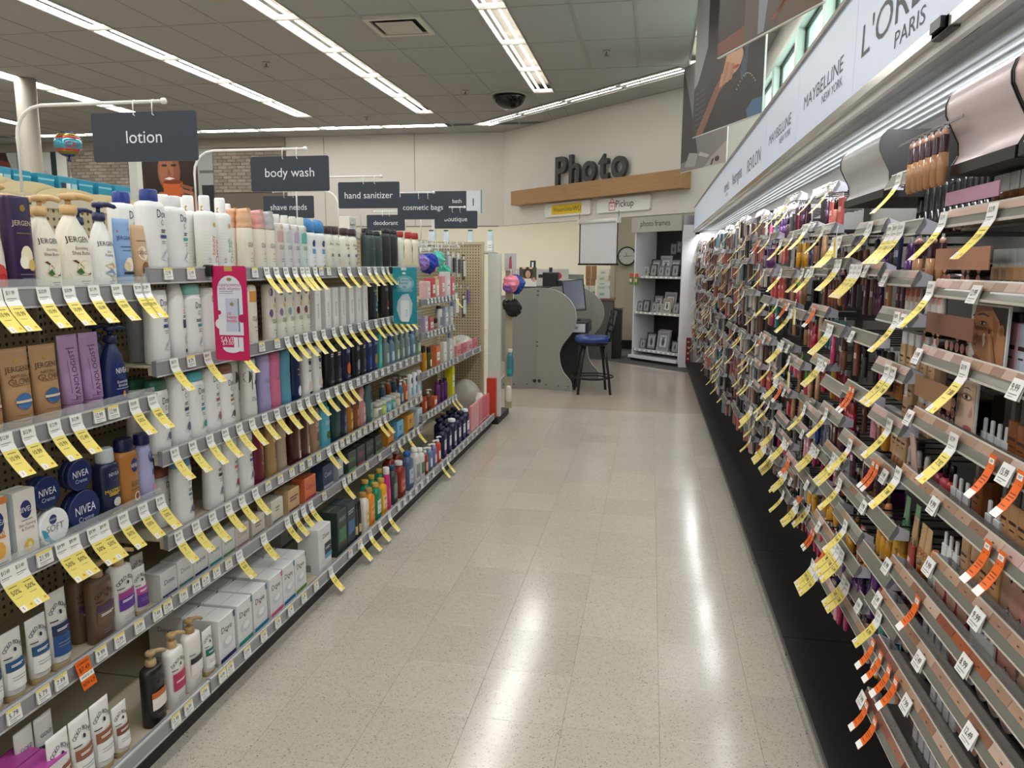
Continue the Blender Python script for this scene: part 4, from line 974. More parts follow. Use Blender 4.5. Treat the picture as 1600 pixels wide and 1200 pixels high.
AVE = bottle(.07, .046, .21, '#e6e2d8', 'cap', '#3a2420', 'shoulder', 2.4, [('t', 'Aveeno', .1, .72, .18, ik('#4a3a2e')), ('r', -.3, .8, .38, .46, ik('#6f7a4a')), ('r', -.2, .6, .3, .31, GRYI), ('r', -.2, .5, .25, .26, GRYI)], caph=.16, capw=.8)
AVB = bottle(.07, .046, .21, '#e6e2d8', 'cap', '#33211e', 'shoulder', 2.4, [('t', 'Aveeno', .1, .72, .18, ik('#4a3a2e')), ('t', 'Active', .1, .62, .12, ik('#4a3a2e')), ('r', -.3, .8, .38, .46, ik('#5f6aa8')), ('o', .2, .2, .12, .05, ik('#5f6aa8'))], caph=.16, capw=.8)
AVX = carton(.1, .06, .285, '#e3e0da', [('t', 'Aveeno', -.1, .86, .2, ik('#4a3a2e')), ('r', -1, 1, .0, .74, ik('#7f9ad0')), ('r', -.6, .3, .8, .806, GRYI)], name='lotion_carton')
DRK = bottle(.085, .055, .215, '#3c4a4c', 'cap', '#22292a', 'slab', 2.6, [('t', 'P', .0, .6, .16, ik('#aab8b8')), ('t', 'P', .5, .6, .16, ik('#aab8b8')), ('r', -.2, .6, .2, .21, GRYI)], caph=.12, capw=.5)
DRK2 = bottle(.08, .052, .235, '#2f3338', 'cap', '#1d2023', 'slab', 2.6, [('r', .2, .8, .25, .7, ik('#4a5058')), ('r', .3, .7, .4, .5, ik('#b06a4a')), ('r', -.3, .1, .2, .6, ik('#3c4046'))], caph=.1, capw=.6)
RC = bottle(.075, .05, .235, '#e3dcc6', 'cap', '#a31d22', 'shoulder', 2.4, [('o', .2, .66, .25, .1, ik('#3f4a38')), ('r', .15, .25, .35, .6, ik('#4a5a3c')), ('t', 'body', .3, .28, .14, BR)], caph=.16, capw=.7)
RW = bottle(.07, .048, .232, '#dfe6d6', 'cap', '#a31d22', 'shoulder', 2.4, [('o', .2, .66, .25, .1, ik('#3a4a3a')), ('r', .15, .25, .35, .6, ik('#4a5a3c'))], caph=.14, capw=.7)
RB1 = 'top body wash shelf'; gb1 = 'bottles on the top body wash shelf'
tops = [(200, D1, 'white body wash bottle with navy cap beside lotions', .14), (243, D1, 'large white body wash bottle with navy cap', 0), (279, D2, 'white body wash bottle with white cap and teal text', 0), (302, D3, 'white bottle with gold collar in the back', .06), (327, D3, 'tall white bottle with red upright lettering', 0), (351, D4, 'tall white bottle with green upright lettering', 0),
        (368, O1, 'orange twist-top bottle half hidden', .05), (387, O1, 'orange twist-top body wash bottle', 0), (409, O2, 'pink twist-top body wash bottle', 0), (424, O3, 'blue twist-top body wash bottle', 0), (437, olp('#d9d0cc', '#c9a7a4'), 'pale pink body wash bottle with clear cap', 0), (449, olp('#d8d9db', '#c4c6cc'), 'pale grey body wash bottle with clear cap', 0), (460, olp('#d6d2d8', '#b7a6c4'), 'pale lilac body wash bottle with clear cap', 0), (472, olp('#cfdcd8', '#5fb0a2'), 'sea green body wash bottle with clear cap', 0), (487, VAS, 'white bottle with slanted sky blue cap', 0), (502, VAS, 'white bottle with slanted sky blue cap', 0),
        (516, AVE, 'oat white bottle with brown cap and green label', 0), (526, AVE, 'oat white bottle with brown cap', 0), (541, AVB, 'oat white bottle with brown cap and blue label', 0), (553, AVB, 'oat white bottle with brown cap and blue label', 0), (581, DRK, 'dark teal grey body wash bottle', 0), (592, DRK, 'dark teal grey body wash bottle', 0), (606, DRK2, 'dark grey body wash bottle', 0), (617, DRK2, 'dark grey body wash bottle', 0), (628, RW, 'pale green bottle with red cap', 0), (641, RC, 'cream bottle with red cap', 0), (651, RC, 'cream bottle with red cap', 0)]
for px, pr, d, bk in tops: put_left(pr, px, 1.437, RB1, d, gb1, back=bk)
put_left(AVX, 548, 1.437, RB1, 'tall white and blue carton behind the brown caps', gb1, back=.1)
for px in (263, 292, 360): put_left(D3, px, 1.437, RB1, 'white bottle in the back row', gb1, back=.12)
for px in (440, 462, 487, 520, 575, 600): put_left(AVE if px != 575 else DRK2, px, 1.437, RB1, 'bottle half hidden in the back row', gb1, back=.09)
# second body wash shelf
D5 = dv('#3a4a86', 'none', '#ffffff', .092, .232, prof='wave'); D6 = bottle(.078, .05, .25, '#ecebea', 'none', prof='oval', e=2.3, spec=[('t', 'Do', .5, .66, .2, ik('#c9363a'), PI / 2), ('r', .1, .8, .42, .53, ik('#34395e')), ('t', 'deep', .4, .57, .1, ik('#34395e')), ('p', [(.2, .3), (.6, .36), (.8, .2), (.4, .2)], ik('#cdd2d6')), ('r', .3, .6, .1, .14, NAVY)]); D7 = dv('#3f8f92', 'full', '#8fd0c8', .088, .246, prof='wave', l='sensitive')
OLF = lambda c: bottle(.07, .046, .235, '#e9e4da', 'none', prof='slab', e=2.6, spec=[('o', -.4, .86, .35, .07, ik(c)), ('o', .5, .72, .3, .05, ik(c)), ('o', -.5, .5, .3, .07, ik(c)), ('o', .1, .62, .16, .04, ik('#e3c25a')), ('t', 'OLAY', .2, .36, .26, ik('#4f4c4a'), 0, .6), ('r', -.1, .6, .2, .21, GRYI), ('o', .3, .15, .06, .02, BLK)])
NAT = carton(.06, .055, .205, '#e4e1e0', [('t', 'NATIVE', .05, .5, .24, ik('#6d6a6c'), PI / 2, .55), ('r', -.5, .5, .86, .865, GRYI), ('r', -.4, .4, .12, .125, GRYI), ('r', -.4, .4, .07, .075, GRYI)], name='body_wash_carton')
NATR = carton(.06, .055, .205, '#e2dbdc', [('t', 'NATIVE', .05, .5, .24, ik('#a05a6a'), PI / 2, .55), ('r', -.5, .5, .86, .865, GRYI), ('r', -.4, .4, .12, .125, GRYI)], name='body_wash_carton')
DM = bottle(.085, .05, .212, '#23262a', 'none', prof='slab', e=3, spec=[('t', 'Dove', .1, .82, .2, ik('#c9ced2')), ('t', 'MEN', .1, .72, .14, ik('#c9ced2')), ('r', -.2, .8, .25, .6, ik('#1f5a78')), ('r', 0, .7, .4, .5, ik('#5aa0c0')), ('r', 0, .7, .28, .33, ik('#c4ccd0'))])
DMR = bottle(.085, .05, .212, '#2b2b2e', 'none', prof='slab', e=3, spec=[('t', 'Dove', .1, .82, .2, ik('#c9ced2')), ('r', -.2, .8, .35, .5, ik('#8a2434')), ('r', 0, .7, .28, .33, ik('#c4ccd0'))])
GRC = bottle(.066, .066, .24, '#9a9ca0', 'none', prof='cyl', e=2)
RB2 = 'second body wash shelf'; gb2 = 'goods on the second body wash shelf'
sec = [(222, GRC, 'plain grey bottle at the shelf end', .08), (250, D5, 'white body wash bottle with navy stripe', 0), (280, D6, 'slender white bottle with red letters', 0), (304, D7, 'white body wash bottle with pale teal cap', 0), (330, D5, 'white body wash bottle beside the pink sign', 0), (394, oly('', '#d9924a', kind='none'), 'cream and orange body wash bottle', 0), (424, OLF('#6f5b86'), 'white bottle with purple dots', 0), (440, OLF('#8f7aa0'), 'white bottle with lilac dots', 0), (453, OLF('#9aa8c4'), 'white bottle with pale blue dots', 0), (466, OLF('#7a1f4a'), 'white bottle with dark pink flower', 0), (478, OLF('#8a4a5a'), 'white bottle with mauve dots', 0)] + [(px, NATR if k == 3 else NAT, 'white carton with upright rose lettering' if k == 3 else 'white carton with upright grey lettering', 0) for k, px in enumerate((493, 509, 521, 533, 546, 557, 568))] + [(584, DM, 'black body wash bottle with blue label', 0), (602, DMR, 'black body wash bottle with red label', 0), (613, DMR, 'black body wash bottle with red label', 0)]
for px, pr, d, bk in sec: put_left(pr, px, 1.152, RB2, d, gb2, back=bk, dr=0)
for px in (232, 262, 318): put_left(D5, px, 1.152, RB2, 'white bottle in the back row', gb2, back=.1)
for k in range(5): put_left(NAT, 494 + 13 * k, 1.152, RB2, 'white carton in the back row', gb2, back=.07)
# third
def dvs(c, capc=None, art='#6a5a86', H=.235): return dv(c, 'full' if capc else 'none', capc or '#ffffff', .09, H, prof='wave', extra=[('o', .45, .26, .25, .06, ik(art))])
FLR = bottle(.085, .05, .235, '#dfe0dc', 'none', prof='wave', e=2.4, spec=[('o', -.6, .72, .4, .1, ik('#3f4a3a')), ('o', .1, .86, .15, .05, ik('#23282a')), ('o', .5, .6, .12, .04, ik('#23282a')), ('r', -.2, -.1, .5, .9, ik('#2c3230')), ('t', 'OLAY', .4, .34, .2, GRYI)])
def swirl(c, c2): return bottle(.08, .05, .24, c, 'none', prof='wave', e=2.4, spec=[('p', [(-.9, .1), (.9, .3), (.9, .36), (-.9, .18)], ik(c2)), ('p', [(-.9, .3), (.9, .5), (.9, .58), (-.9, .37)], ik(c2)), ('p', [(-.9, .5), (.9, .7), (.9, .75), (-.9, .6)], ik(c2)), ('t', 'OLAY', .3, .55, .2, GRYI)])
NVW = bottle(.08, .05, .225, '#e9e9e8', 'none', prof='wave', e=2.4, spec=[('o', .05, .76, .4, .11, ik('#17244e')), ('t', 'NIVEA', .05, .76, .13, ik('#f0f2f8')), ('r', -.3, .5, .52, .56, ik('#9c7a4a')), ('r', -.3, .6, .6, .61, GRYI), ('o', .1, .25, .5, .08, ik('#d9c3b4')), ('r', -.3, .6, .08, .12, NAVY)])
NVN = bottle(.08, .05, .235, '#1a2352', 'none', prof='wave', e=2.4, spec=[('r', -.2, .5, .6, .62, ik('#c9a56a')), ('r', -.2, .5, .5, .52, ik('#c9a56a')), ('o', .2, .2, .5, .1, ik('#dfe3ee'))])
def dark(c, a, t='Dial', b='#d9622a', H=.215): return bottle(.085, .05, H, c, 'none', prof='slab', e=3, spec=[('o', .1, .76, .6, .1, ik(a)), ('t', t, .1, .76, .2, ik('#e6e6ea')), ('o', .15, .35, .5, .14, ik(b)), ('r', -.3, .6, .14, .17, GRYI)])
CLR = bottle(.065, .045, .195, '#7f9092', 'pump', '#9aa6a8', 'square', 3.4, [('r', -.6, .6, .2, .55, ik('#b9c8c8'))], name='hand_soap'); CLB = bottle(.065, .045, .195, '#6a8aa8', 'pump', '#3a5ab0', 'square', 3.4, [('r', -.6, .6, .2, .55, ik('#c9d8e6'))], name='hand_soap'); CLG = bottle(.065, .045, .195, '#7c9c8c', 'pump', '#a9b6b0', 'square', 3.4, [('r', -.6, .6, .2, .55, ik('#cfe0d4'))], name='hand_soap')
RB3 = 'third body wash shelf'; gb3 = 'goods on the third body wash shelf'
thr = [(222, dvs('#4a8a5a', '#2f6a52'), 'white bottle with dark green cap', .08), (252, dvs('#4a8a5a', '#2f6a52'), 'white bottle with dark green cap and leaf', 0), (285, dvs('#3d3f66'), 'white bottle with purple picture', 0), (312, dvs('#4b9fb0', '#5fc0cc', '#3f93a8'), 'white bottle with aqua cap', 0), (332, dvs('#b0607a', None, '#b0607a'), 'white bottle with rose picture', 0), (352, dvs('#a8703a', '#8a5a4a', '#6a4a2a'), 'white bottle with brown cap', 0), (371, FLR, 'white bottle with black and olive flowers', .04), (392, FLR, 'white bottle with olive flowers in front', 0), (415, swirl('#a39ac8', '#d6d3ea'), 'lavender swirl bottle', 0), (431, swirl('#cf6f94', '#eab6c8'), 'pink swirl bottle', 0), (447, swirl('#5a9ab4', '#a9cfdc'), 'blue swirl bottle', 0), (463, NVN, 'navy body wash bottle with gold lines', 0), (481, NVW, 'white body wash bottle with navy oval', 0), (497, NVW, 'white body wash bottle with navy oval', 0), (516, dark('#16181c', '#23272e', 'AXE', '#2b3036'), 'black body wash bottle', 0), (526, dark('#1b1d22', '#2a2e36', 'AXE', '#3a4048'), 'black body wash bottle', 0), (541, dark('#161d3a', '#1f3a8a'), 'navy bottle with orange splash', 0), (557, dark('#191d24', '#2a3c6a', 'Dial', '#8a9ab0'), 'black bottle with pale splash', 0), (566, dark('#1f2126', '#2a2e36', 'MEN', '#4a5058'), 'charcoal bottle', 0), (575, dark('#1a2a5a', '#24408a', 'Dial', '#3a5a9a'), 'navy blue bottle', 0), (584, dark('#24356a', '#24408a', 'Dial', '#b0843a'), 'blue bottle with gold label', 0), (592, carton(.05, .05, .21, '#4fb0a8', [('r', -.6, .6, .2, .7, ik('#7fd0c4'))], name='soap_box'), 'narrow aqua carton', 0)] + [(604 + 8.2 * k, (CLR, CLB, CLG, CLR)[k % 4], ('clear grey', 'clear blue', 'pale green', 'clear grey')[k % 4] + ' pump hand soap', 0) for k in range(7)]
for px, pr, d, bk in thr: put_left(pr, px, .868, RB3, d, gb3, back=bk)
for k in range(6): put_left(CLR, 606 + 8 * k, .868, RB3, 'pump hand soap in the back row', gb3, back=.06)
# fourth
def shp(c, t, tc, art): return bottle(.075, .045, .225, c, 'none', prof='wave', e=2.4, spec=[('t', t, .3, .5, .24, ik(tc), PI / 2, 1.2), ('o', .2, .76, .4, .12, ik(art)), ('o', .2, .76, .25, .08, ik(c))])
TNB = bottle(.085, .06, .22, '#4a1d14', 'none', prof='slab', e=3, spec=[('r', .0, 1, .1, .9, ik('#a48a76')), ('t', 'shea', .5, .6, .2, ik('#3a2018'), PI / 2), ('r', .3, .7, .1, .25, PAPER)])
TNP = bottle(.085, .06, .215, '#a8836a', 'none', prof='slab', e=3, spec=[('t', 'Olay', .2, .62, .22, PAPER), ('o', .2, .35, .4, .1, ik('#7a4a34')), ('r', -.2, .6, .5, .51, PAPER)])
SKY = bottle(.085, .055, .222, '#5fb6cf', 'cap', '#2f8d92', 'slab', 3, [('t', 'Soft', .15, .62, .26, PAPER), ('o', .2, .3, .5, .1, ik('#3f6a2e')), ('r', -.3, .7, .06, .2, ik('#4aa7c4'))], caph=.1)
TEA = bottle(.09, .055, .235, '#153a3e', 'none', prof='slab', e=3, spec=[('r', .3, .9, .2, .8, ik('#1f5a5c'))])
GLD = lambda c, a: bottle(.075, .05, .225, c, 'none', prof='oval', e=2.4, spec=[('o', .2, .7, .4, .12, ik('#1b2550')), ('r', -.2, .6, .35, .5, ik(a)), ('o', .2, .2, .4, .1, ik(a))])
JRS = [jar(.033, .085, c, l, [('r', -.7, .7, .2, .8, ik(q))], upright=False, name='cream_jar', lidh=.3) for c, l, q in (('#d9d8cf', '#c9c8c0', '#9a9a8a'), ('#a3c23a', '#c9cfc0', '#d8e6a0'), ('#4f9ac4', '#c3ccd2', '#b0d4e6'), ('#3f8f8a', '#c3ccc8', '#a8d4cc'), ('#c9a88a', '#cfc6ba', '#e8d6c2'))]
PMP = [bottle(.05, .036, .16, c, 'pump', t, 'shoulder', 2.4, [('r', -.7, .7, .2, .6, ik(q))], name='hand_soap') for c, t, q in (('#4a6a8a', '#c9d2d8', '#a8bccc'), ('#c05a2a', '#d8d2c8', '#e6b48a'))]
NVS = bottle(.05, .036, .17, '#e6e8ec', 'none', prof='slab', e=3, spec=[('o', 0, .75, .6, .12, ik('#17244e')), ('o', 0, .75, .4, .08, ik('#2a448c')), ('r', -.6, .6, .2, .5, ik('#6fb0d0'))])
RB4 = 'fourth body wash shelf'; gb4 = 'goods on the fourth body wash shelf'
fou = [(258, dvs('#8a4a3a', '#9a5a44', H=.2), 'white bottle with rust cap at the shelf end', .06), (289, dvs('#4a86b0', '#5a9ac4'), 'white bottle with blue stripe, first in front', 0), (337, dvs('#23262e', None, '#8a8f94'), 'white bottle with black stripe', 0), (362, dvs('#c9505a', None, '#a8303a'), 'white bottle with red stripe', 0), (386, dvs('#4a5a96', None, '#8a7a9a'), 'white bottle with indigo stripe', 0), (405, shp('#6a1a34', 'Caress', '#e6c8b0', '#d9622a'), 'crimson bottle with upright lettering', 0), (425, shp('#a88a5a', 'Caress', '#6a4a24', '#e3c88a'), 'golden tan bottle', 0), (441, shp('#b09a88', 'Caress', '#7a5a44', '#d6c4b0'), 'beige bottle', 0), (462, TNB, 'dark red-brown bottle with tan label', 0), (474, TNB, 'dark red-brown bottle with tan label', 0), (491, TNP, 'milky brown bottle with white script', 0), (508, SKY, 'sky blue bottle with teal cap', 0), (524, TEA, 'dark teal bottle', 0), (536, GLD('#27303f', '#5a86b0'), 'slate bottle with navy oval', 0), (546, GLD('#a8702a', '#e3b45a'), 'amber bottle with navy oval', 0), (556, GLD('#7a4a2c', '#c98a4a'), 'brown bottle with navy oval', 0), (566, GLD('#c08a8c', '#e3b8b8'), 'rose bottle with navy oval', 0), (577, GLD('#4a6a6c', '#8fb0b0'), 'grey-green bottle with navy oval', 0)] + [(592 + 7.5 * k, JRS[k % 5], ('grey', 'lime', 'blue', 'teal', 'sand')[k % 5] + ' scrub jar', 0) for k in range(5)] + [(627, PMP[0], 'slate pump bottle', 0), (634, PMP[1], 'rust pump bottle', 0), (642, NVS, 'white bottle with navy oval', 0), (649, NVS, 'white bottle with navy oval', 0), (656, NVS, 'white bottle with navy oval', 0)]
for px, pr, d, bk in fou: put_left(pr, px, .594, RB4, d, gb4, back=bk)
for k in range(4): put_left(PMP[k % 2], 600 + 9 * k, .594, RB4, 'pump bottle in the back row', gb4, back=.08)
# lowest: soaps
def sbox(c, t, tc, W=.1, H=.085, extra=()): return carton(W, .065, H, c, [('t', t, 0, .62, .2, ik(tc)), ('r', -.9, .9, .06, .2, ik(tc))] + list(extra))
RB5 = 'lowest body wash shelf'; gb5 = 'soap boxes on the lowest shelf'
low = [(263, sbox('#d5d6d6', 'Dove', '#4a5a78', .085, .095), 'grey-white soap box'), (288, sbox('#dcdedc', 'Dove', '#5a8a86', .085, .1), 'white soap box with grey-green stripe'), (308, sbox('#dcdedc', 'Dove', '#2c2f66', .085, .1), 'white soap box with navy stripe'), (328, sbox('#dcdedc', 'Dove', '#2f93a0', .085, .1), 'white soap box with aqua stripe'), (345, sbox('#dcdedc', 'Dove', '#6a9438', .085, .1), 'white soap box with green stripe'), (372, sbox('#d8cfc8', 'Dove', '#b08a7a', .1, .09), 'pinkish soap box under clear film'), (398, sbox('#cfc8bc', 'soap', '#8a7a6a', .1, .085), 'grey soap box under clear film'), (428, sbox('#d2cfc2', 'oat', '#8a8272', .1, .105), 'cream soap box'), (454, sbox('#c9a87e', 'flower', '#7a4a34', .105, .105), 'tan soap box with petal edge'), (480, sbox('#d9744a', 'Caress', '#b0305a', .115, .115), 'orange soap box'), (508, sbox('#2f4260', 'Coast', '#c9d6e6', .12, .12), 'dark blue soap box'), (528, sbox('#b9c0c8', 'bar', '#4a6a8a', .06, .11), 'small pale soap box')] + [(546 + 14 * k, sbox('#3c4240', 'IRISH', ('#6fae5a', '#c9505a', '#7a8a80', '#8fb07a')[k % 4], .11, .11), 'dark grey soap box with %s lettering' % ('green', 'red', 'grey', 'light green')[k % 4]) for k in range(4)] + [(607, sbox('#c9882a', 'Dial', '#7a3010', .1, .1), 'amber soap box'), (622, sbox('#6fb0d8', 'bar', '#2a5a8a', .12, .115), 'light blue soap box'), (638, sbox('#d99a3a', 'bar', '#24386a', .12, .115), 'orange soap box with navy badge'), (653, sbox('#c9d6e0', 'bar', '#3a6aa8', .1, .115), 'pale blue soap box')]
for px, pr, d in low: put_left(pr, px, .392, RB5, d, gb5, dr=0)
for k, px in enumerate((546, 560, 574, 588)): put_left(low[12][1], px, .392, RB5, 'dark grey soap box in the back row', gb5, back=.075, dr=0)
BOXG = carton(.15, .08, .13, '#c4c6c4', [('t', 'Dove', .3, .4, .12, ik('#4a5058')), ('r', -1, 1, 0, .15, ik('#5a6068'))])
put_left(BOXG, 445, BASEZ, R6, 'grey multi-pack box lying behind the soap boxes', g6, XB - .025, back=.3, dr=0)
flush_rows(True)
# ------------------------------------------------------------------ right cosmetics wall
XR_ = .60; XWB = .95
ROTR = -PI / 2                         # right goods look towards -x; their local x runs towards the camera
RB = [.69, 1.925, 2.7925, 3.6925, 4.595] + [4.595 + .9650 * k for k in range(1, 7)] + [11.15]
FB = [.69 + .9155 * k for k in range(11)] + [10.5, 11.15]
PANEL_D = M('#4a4841', .6, var=.05); BLACKB = M('#141414', .45, var=.08); ACRY = M('#77766d', .16, var=.04); ACRY_L = M('#cbc6bb', .25, var=.02); BRK = M('#b9bac6', .4); TRAYD = M('#4b4946', .3, var=.04); CANM = grain_mat('ridged_metal', '#d0d4d7', '#bcc1c4', (1, 1, 1), .35)
def YofR(px, z, X=XR_):
    lo, hi = .4, 16
    for _ in range(40):
        md = (lo + hi) / 2
        v = Vector((X, md, z)) - CAM_P
        if 800 + F_PX * v.dot(CR) / v.dot(_f) > px: lo = md
        else: hi = md
    return (lo + hi) / 2
bays = []
for i in range(len(RB) - 1):
    y0, y1 = RB[i], RB[i + 1]; w = y1 - y0
    t = thing('cosmetics_bay', 'black based makeup wall bay, %s from the camera' % ordinal(i), 'shelving', (XR_, y1, 0), ROTR)
    b = MB(); b.box(.001, w - .001, XWB - XR_, XWB - XR_ + .03, 0, 2.0, PANEL_D); ob('back_panel', b.mesh('back_panel'), t)
    b = MB(); b.box(.002, w - .002, -.07, .345, .062, .085, BLACKB); ob('base_deck', b.mesh('base_deck'), t)
    b = MB(); b.box(.001, w - .001, -.052, -.048, 0, .062, M('#8d8a84', .22, .75, var=.05)); b.box(-.003, .001, -.056, -.05, .012, .062, M('#0d0d0d', .5)); ob('kick_plate', b.mesh('kick_plate'), t)
    b = MB(); b.box(.0, .03, .32, .35, .085, 1.9, M('#2a2926', .5)); ob('upright', b.mesh('upright'), t)
    bays.append((t, y0, y1))
def bayR(y):
    for t in bays:
        if t[1] <= y < t[2]: return t
    return bays[-1]
SHADES = ['#a98467', '#b3937a', '#957058', '#bb9e8a', '#a3836e', '#ad8d76', '#8a634e', '#c2aa98']
PINKS = ['#c2a09a', '#caaba4', '#b08c86', '#cfb8b0', '#a27f7a', '#bb9a8f']
GREYS = ['#9a958c', '#8a867e', '#a39d94', '#b0a99e']
def rail_r(w, bracket=True):
    b = MB(); e = .002
    pr = [(.019, .0), (.015, .003), (.004, -.018), (-.001, -.029), (.0, -.033), (.008, -.033), (.022, -.011)]
    vs = [(x, y, z) for x in (e, w - e) for y, z in pr]; n = len(pr)
    b.add(vs, [tuple(range(n)), tuple(range(2 * n - 1, n - 1, -1))] + [(i + n, (i + 1) % n + n, (i + 1) % n, i) for i in range(n)], ACRY)
    b.add([(e, .0205, .001), (w - e, .0205, .001), (w - e, .0145, .005), (e, .0145, .005)], [(0, 1, 2, 3)], ACRY_L)
    b.add([(e, .0145, .0048), (w - e, .0145, .0048), (w - e, .0130, .0016), (e, .0130, .0016)], [(3, 2, 1, 0)], ACRY_L)
    b.add([(e, -.002, -.029), (w - e, -.002, -.029), (w - e, -.0016, -.0342), (e, -.0016, -.0342)], [(3, 2, 1, 0)], ACRY_L)
    if bracket:
        for x in (e, w - e - .003): b.add([(x + dx, y, z) for dx in (0, .003) for y, z in ((-.001, -.033), (.004, -.018), (.017, .004), (.045, -.008), (.045, -.033))], [(0, 1, 2, 3, 4), (9, 8, 7, 6, 5)] + [(i, i + 5, (i + 1) % 5 + 5, (i + 1) % 5) for i in range(5)], BRK)
    return b.mesh('shelf_rail')
def FT(e):
    """rail front: (u, v) with v = 0 at the top edge, .07 at the bottom"""
    K = [(.0148, .0033), (.004, -.018), (-.001, -.029), (-.001, -.034)]
    S = [0]
    for a, c in zip(K, K[1:]): S.append(S[-1] + math.hypot(c[0] - a[0], c[1] - a[1]))
    def T(u, v):
        v = max(0, min(S[-1] - 1e-6, v)); i = max(k for k in range(3) if S[k] <= v)
        t = (v - S[i]) / (S[i + 1] - S[i]); a, c = K[i], K[i + 1]; dy, dz = c[0] - a[0], c[1] - a[1]; l = math.hypot(dy, dz)
        return (u, a[0] + t * dy + e * dz / l, a[1] + t * dz - e * dy / l)
    return T
def shade_strip(w, cols, n, v0=.002, v1=.0195, text=True):
    b = MB(); T = FT(.0008); T2 = FT(.0014)
    for k in range(n):
        u0 = .004 + (w - .008) * k / n; u1 = .004 + (w - .008) * (k + 1) / n - .0012
        b.add([T(u0, v1), T(u1, v1), T(u1, v0), T(u0, v0)], [(0, 1, 2, 3)], M(cols[k % len(cols)], .35, var=.04))
        if text: 
            uc = (u0 + u1) / 2; b.add([T2(uc - .004, .014), T2(uc + .004, .014), T2(uc + .004, .0115), T2(uc - .004, .0115)], [(0, 1, 2, 3)], ik('#5a3a2a'))
    return b.mesh('shade_strip')
RAILS = []
def rail(y0, y1, z, cols=None, n=6, X=XR_, shelf=True, stands=None, text=True):
    """a clear rail from y0 (far end is y1) with its tray; returns the tray's floor height"""
    t, b0, b1 = bayR((y0 + y1) / 2); w = y1 - y0
    o = ob('shelf_rail', cached(('rr', round(w, 3)), lambda: rail_r(w)), t, (b1 - y1, X - XR_, z))
    d = XWB - X - .001
    if shelf:
        def fn():
            b = MB(); b.box(.003, w - .003, .04, d, -.040, -.036, TRAYD); b.box(.003, w - .003, .04, .043, -.036, -.004, M('#6f6c68', .1, var=.02, alpha=.55))
            return b.mesh('tray')
        ob('tray', cached(('tr', round(w, 3), round(d, 3)), fn), o)
    else:
        def fn():
            b = MB()
            for x in (w * .12, w * .37, w * .63, w * .88): b.box(x - .002, x + .002, .03, d, -.03, -.026, M('#2b2b2b', .4, .3))
            return b.mesh('peg_bars')
        ob('peg_bars', cached(('pg', round(w, 3), round(d, 3)), fn), o, kind='stuff')
    if cols: ob('shade_strip', cached(('ss', round(w, 3), tuple(cols), n, text), lambda: shade_strip(w, cols, n, text=text)), o)
    RAILS.append((o, y0, y1, z, X))
    return z - .036
def put_tagR(rl, px, kind, a='', b='', w=.043, y=None):
    o, y0, y1, z, X = rl
    y = YofR(px, z, X) if y is None else y
    h = w / 2 + .003; u = max(h, min((y1 - y0) - h, y1 - y))
    nm = {'sale': 'sale_tag', 'label': 'price_tag', 'orange': 'clearance_tag', 'wide': 'sale_tag'}[kind]
    off = (u, .002, -.004) if kind == 'label' else (u, -.002, -.001)
    ob(nm, tag_mesh(kind, a, b, w), o, off, (math.radians(-14), 0, 0) if kind == 'label' else 0.0)

# ---- header canopy
cn = thing('canopy', 'long white lit canopy with brand names over the makeup wall', 'canopy', (0, 0, 0))
b = MB(); b.box(.60, .95, .69, 11.15, 1.955, 1.965, CANM)
for k in range(9): b.box(.62 + k * .035, .625 + k * .035, .69, 11.15, 1.948, 1.955, CANM)
ob('soffit', b.mesh('soffit'), cn)
b = MB(); b.box(.565, .60, .69, 11.15, 1.925, 1.95, M('#c9c7c2', .2, .8, var=.03)); b.box(.585, .6, .69, 11.15, 1.905, 1.925, M('#efefee', .3)); b.box(.563, .585, .69, 11.15, 2.262, 2.278, M('#8f8a80', .35, .6))
ob('trim_rail', b.mesh('trim_rail'), cn)
b = MB(); b.box(.585, 1.2, .69, 11.15, 2.27, 2.28, M('#8f8a80', .5)); ob('canopy_top', b.mesh('canopy_top'), cn)
FAS = M('#c3cddd', .35, emit=.22, var=0)
LOGO = ik('#3a3d44')
LOGOS = {1: [("L'ORÉAL", 0, 2.100, .090, .86), ('PARIS', .05, 2.005, .040, .30)], 2: [('MAYBELLINE', 0, 2.09, .050, .78), ('NEW YORK', .17, 2.035, .03, .3)], 3: [('MAYBELLINE', 0, 2.09, .050, .78), ('NEW YORK', .17, 2.035, .03, .3)], 4: [('REVLON', 0, 2.07, .08, .6)], 5: [('Neutrogena', 0, 2.075, .09, .62)], 6: [('RIMMEL', .18, 2.08, .06, .4), ('LONDON', .22, 2.02, .025, .2)]}
for i in range(12):
    y0, y1 = FB[i], FB[i + 1]
    b = MB(); b.box(.575, .583, y0 + .002, y1 - .002, 1.95, 2.262, FAS)
    p = ob('brand_panel', b.mesh('brand_panel'), cn)
    if i in LOGOS:
        l = MB()
        for s, off, z, h, wm in LOGOS[i]:
            T = lambda u, v: (.574, (y0 + y1) / 2 - u, v)
            l.text(s, off, z, h, LOGO, T, wmax=wm, sx=1.6, res=3)
        ob('lettering', l.mesh('lettering'), p)
b = MB(); b.bbox(-.055, .055, -.02, .04, -.036, 0, M('#121212', .35), .008); b.box(-.03, .03, -.03, -.02, -.028, -.006, M('#1b1b1b', .3))
ob('shelf_sensor', b.mesh('shelf_sensor'), None, (.585, 1.775, 1.958), ROTR, label='black box fixed under the lit canopy beside the nearest brand panel', cat='sensor')
b = MB(); b.bbox(-.05, .05, -.03, .03, -.03, 0, M('#121212', .35), .006)
ob('shelf_sensor', b.mesh('shelf_sensor'), None, (.60, 10.7, 1.9045), ROTR, label='small black box under the far end of the lit canopy', cat='sensor')
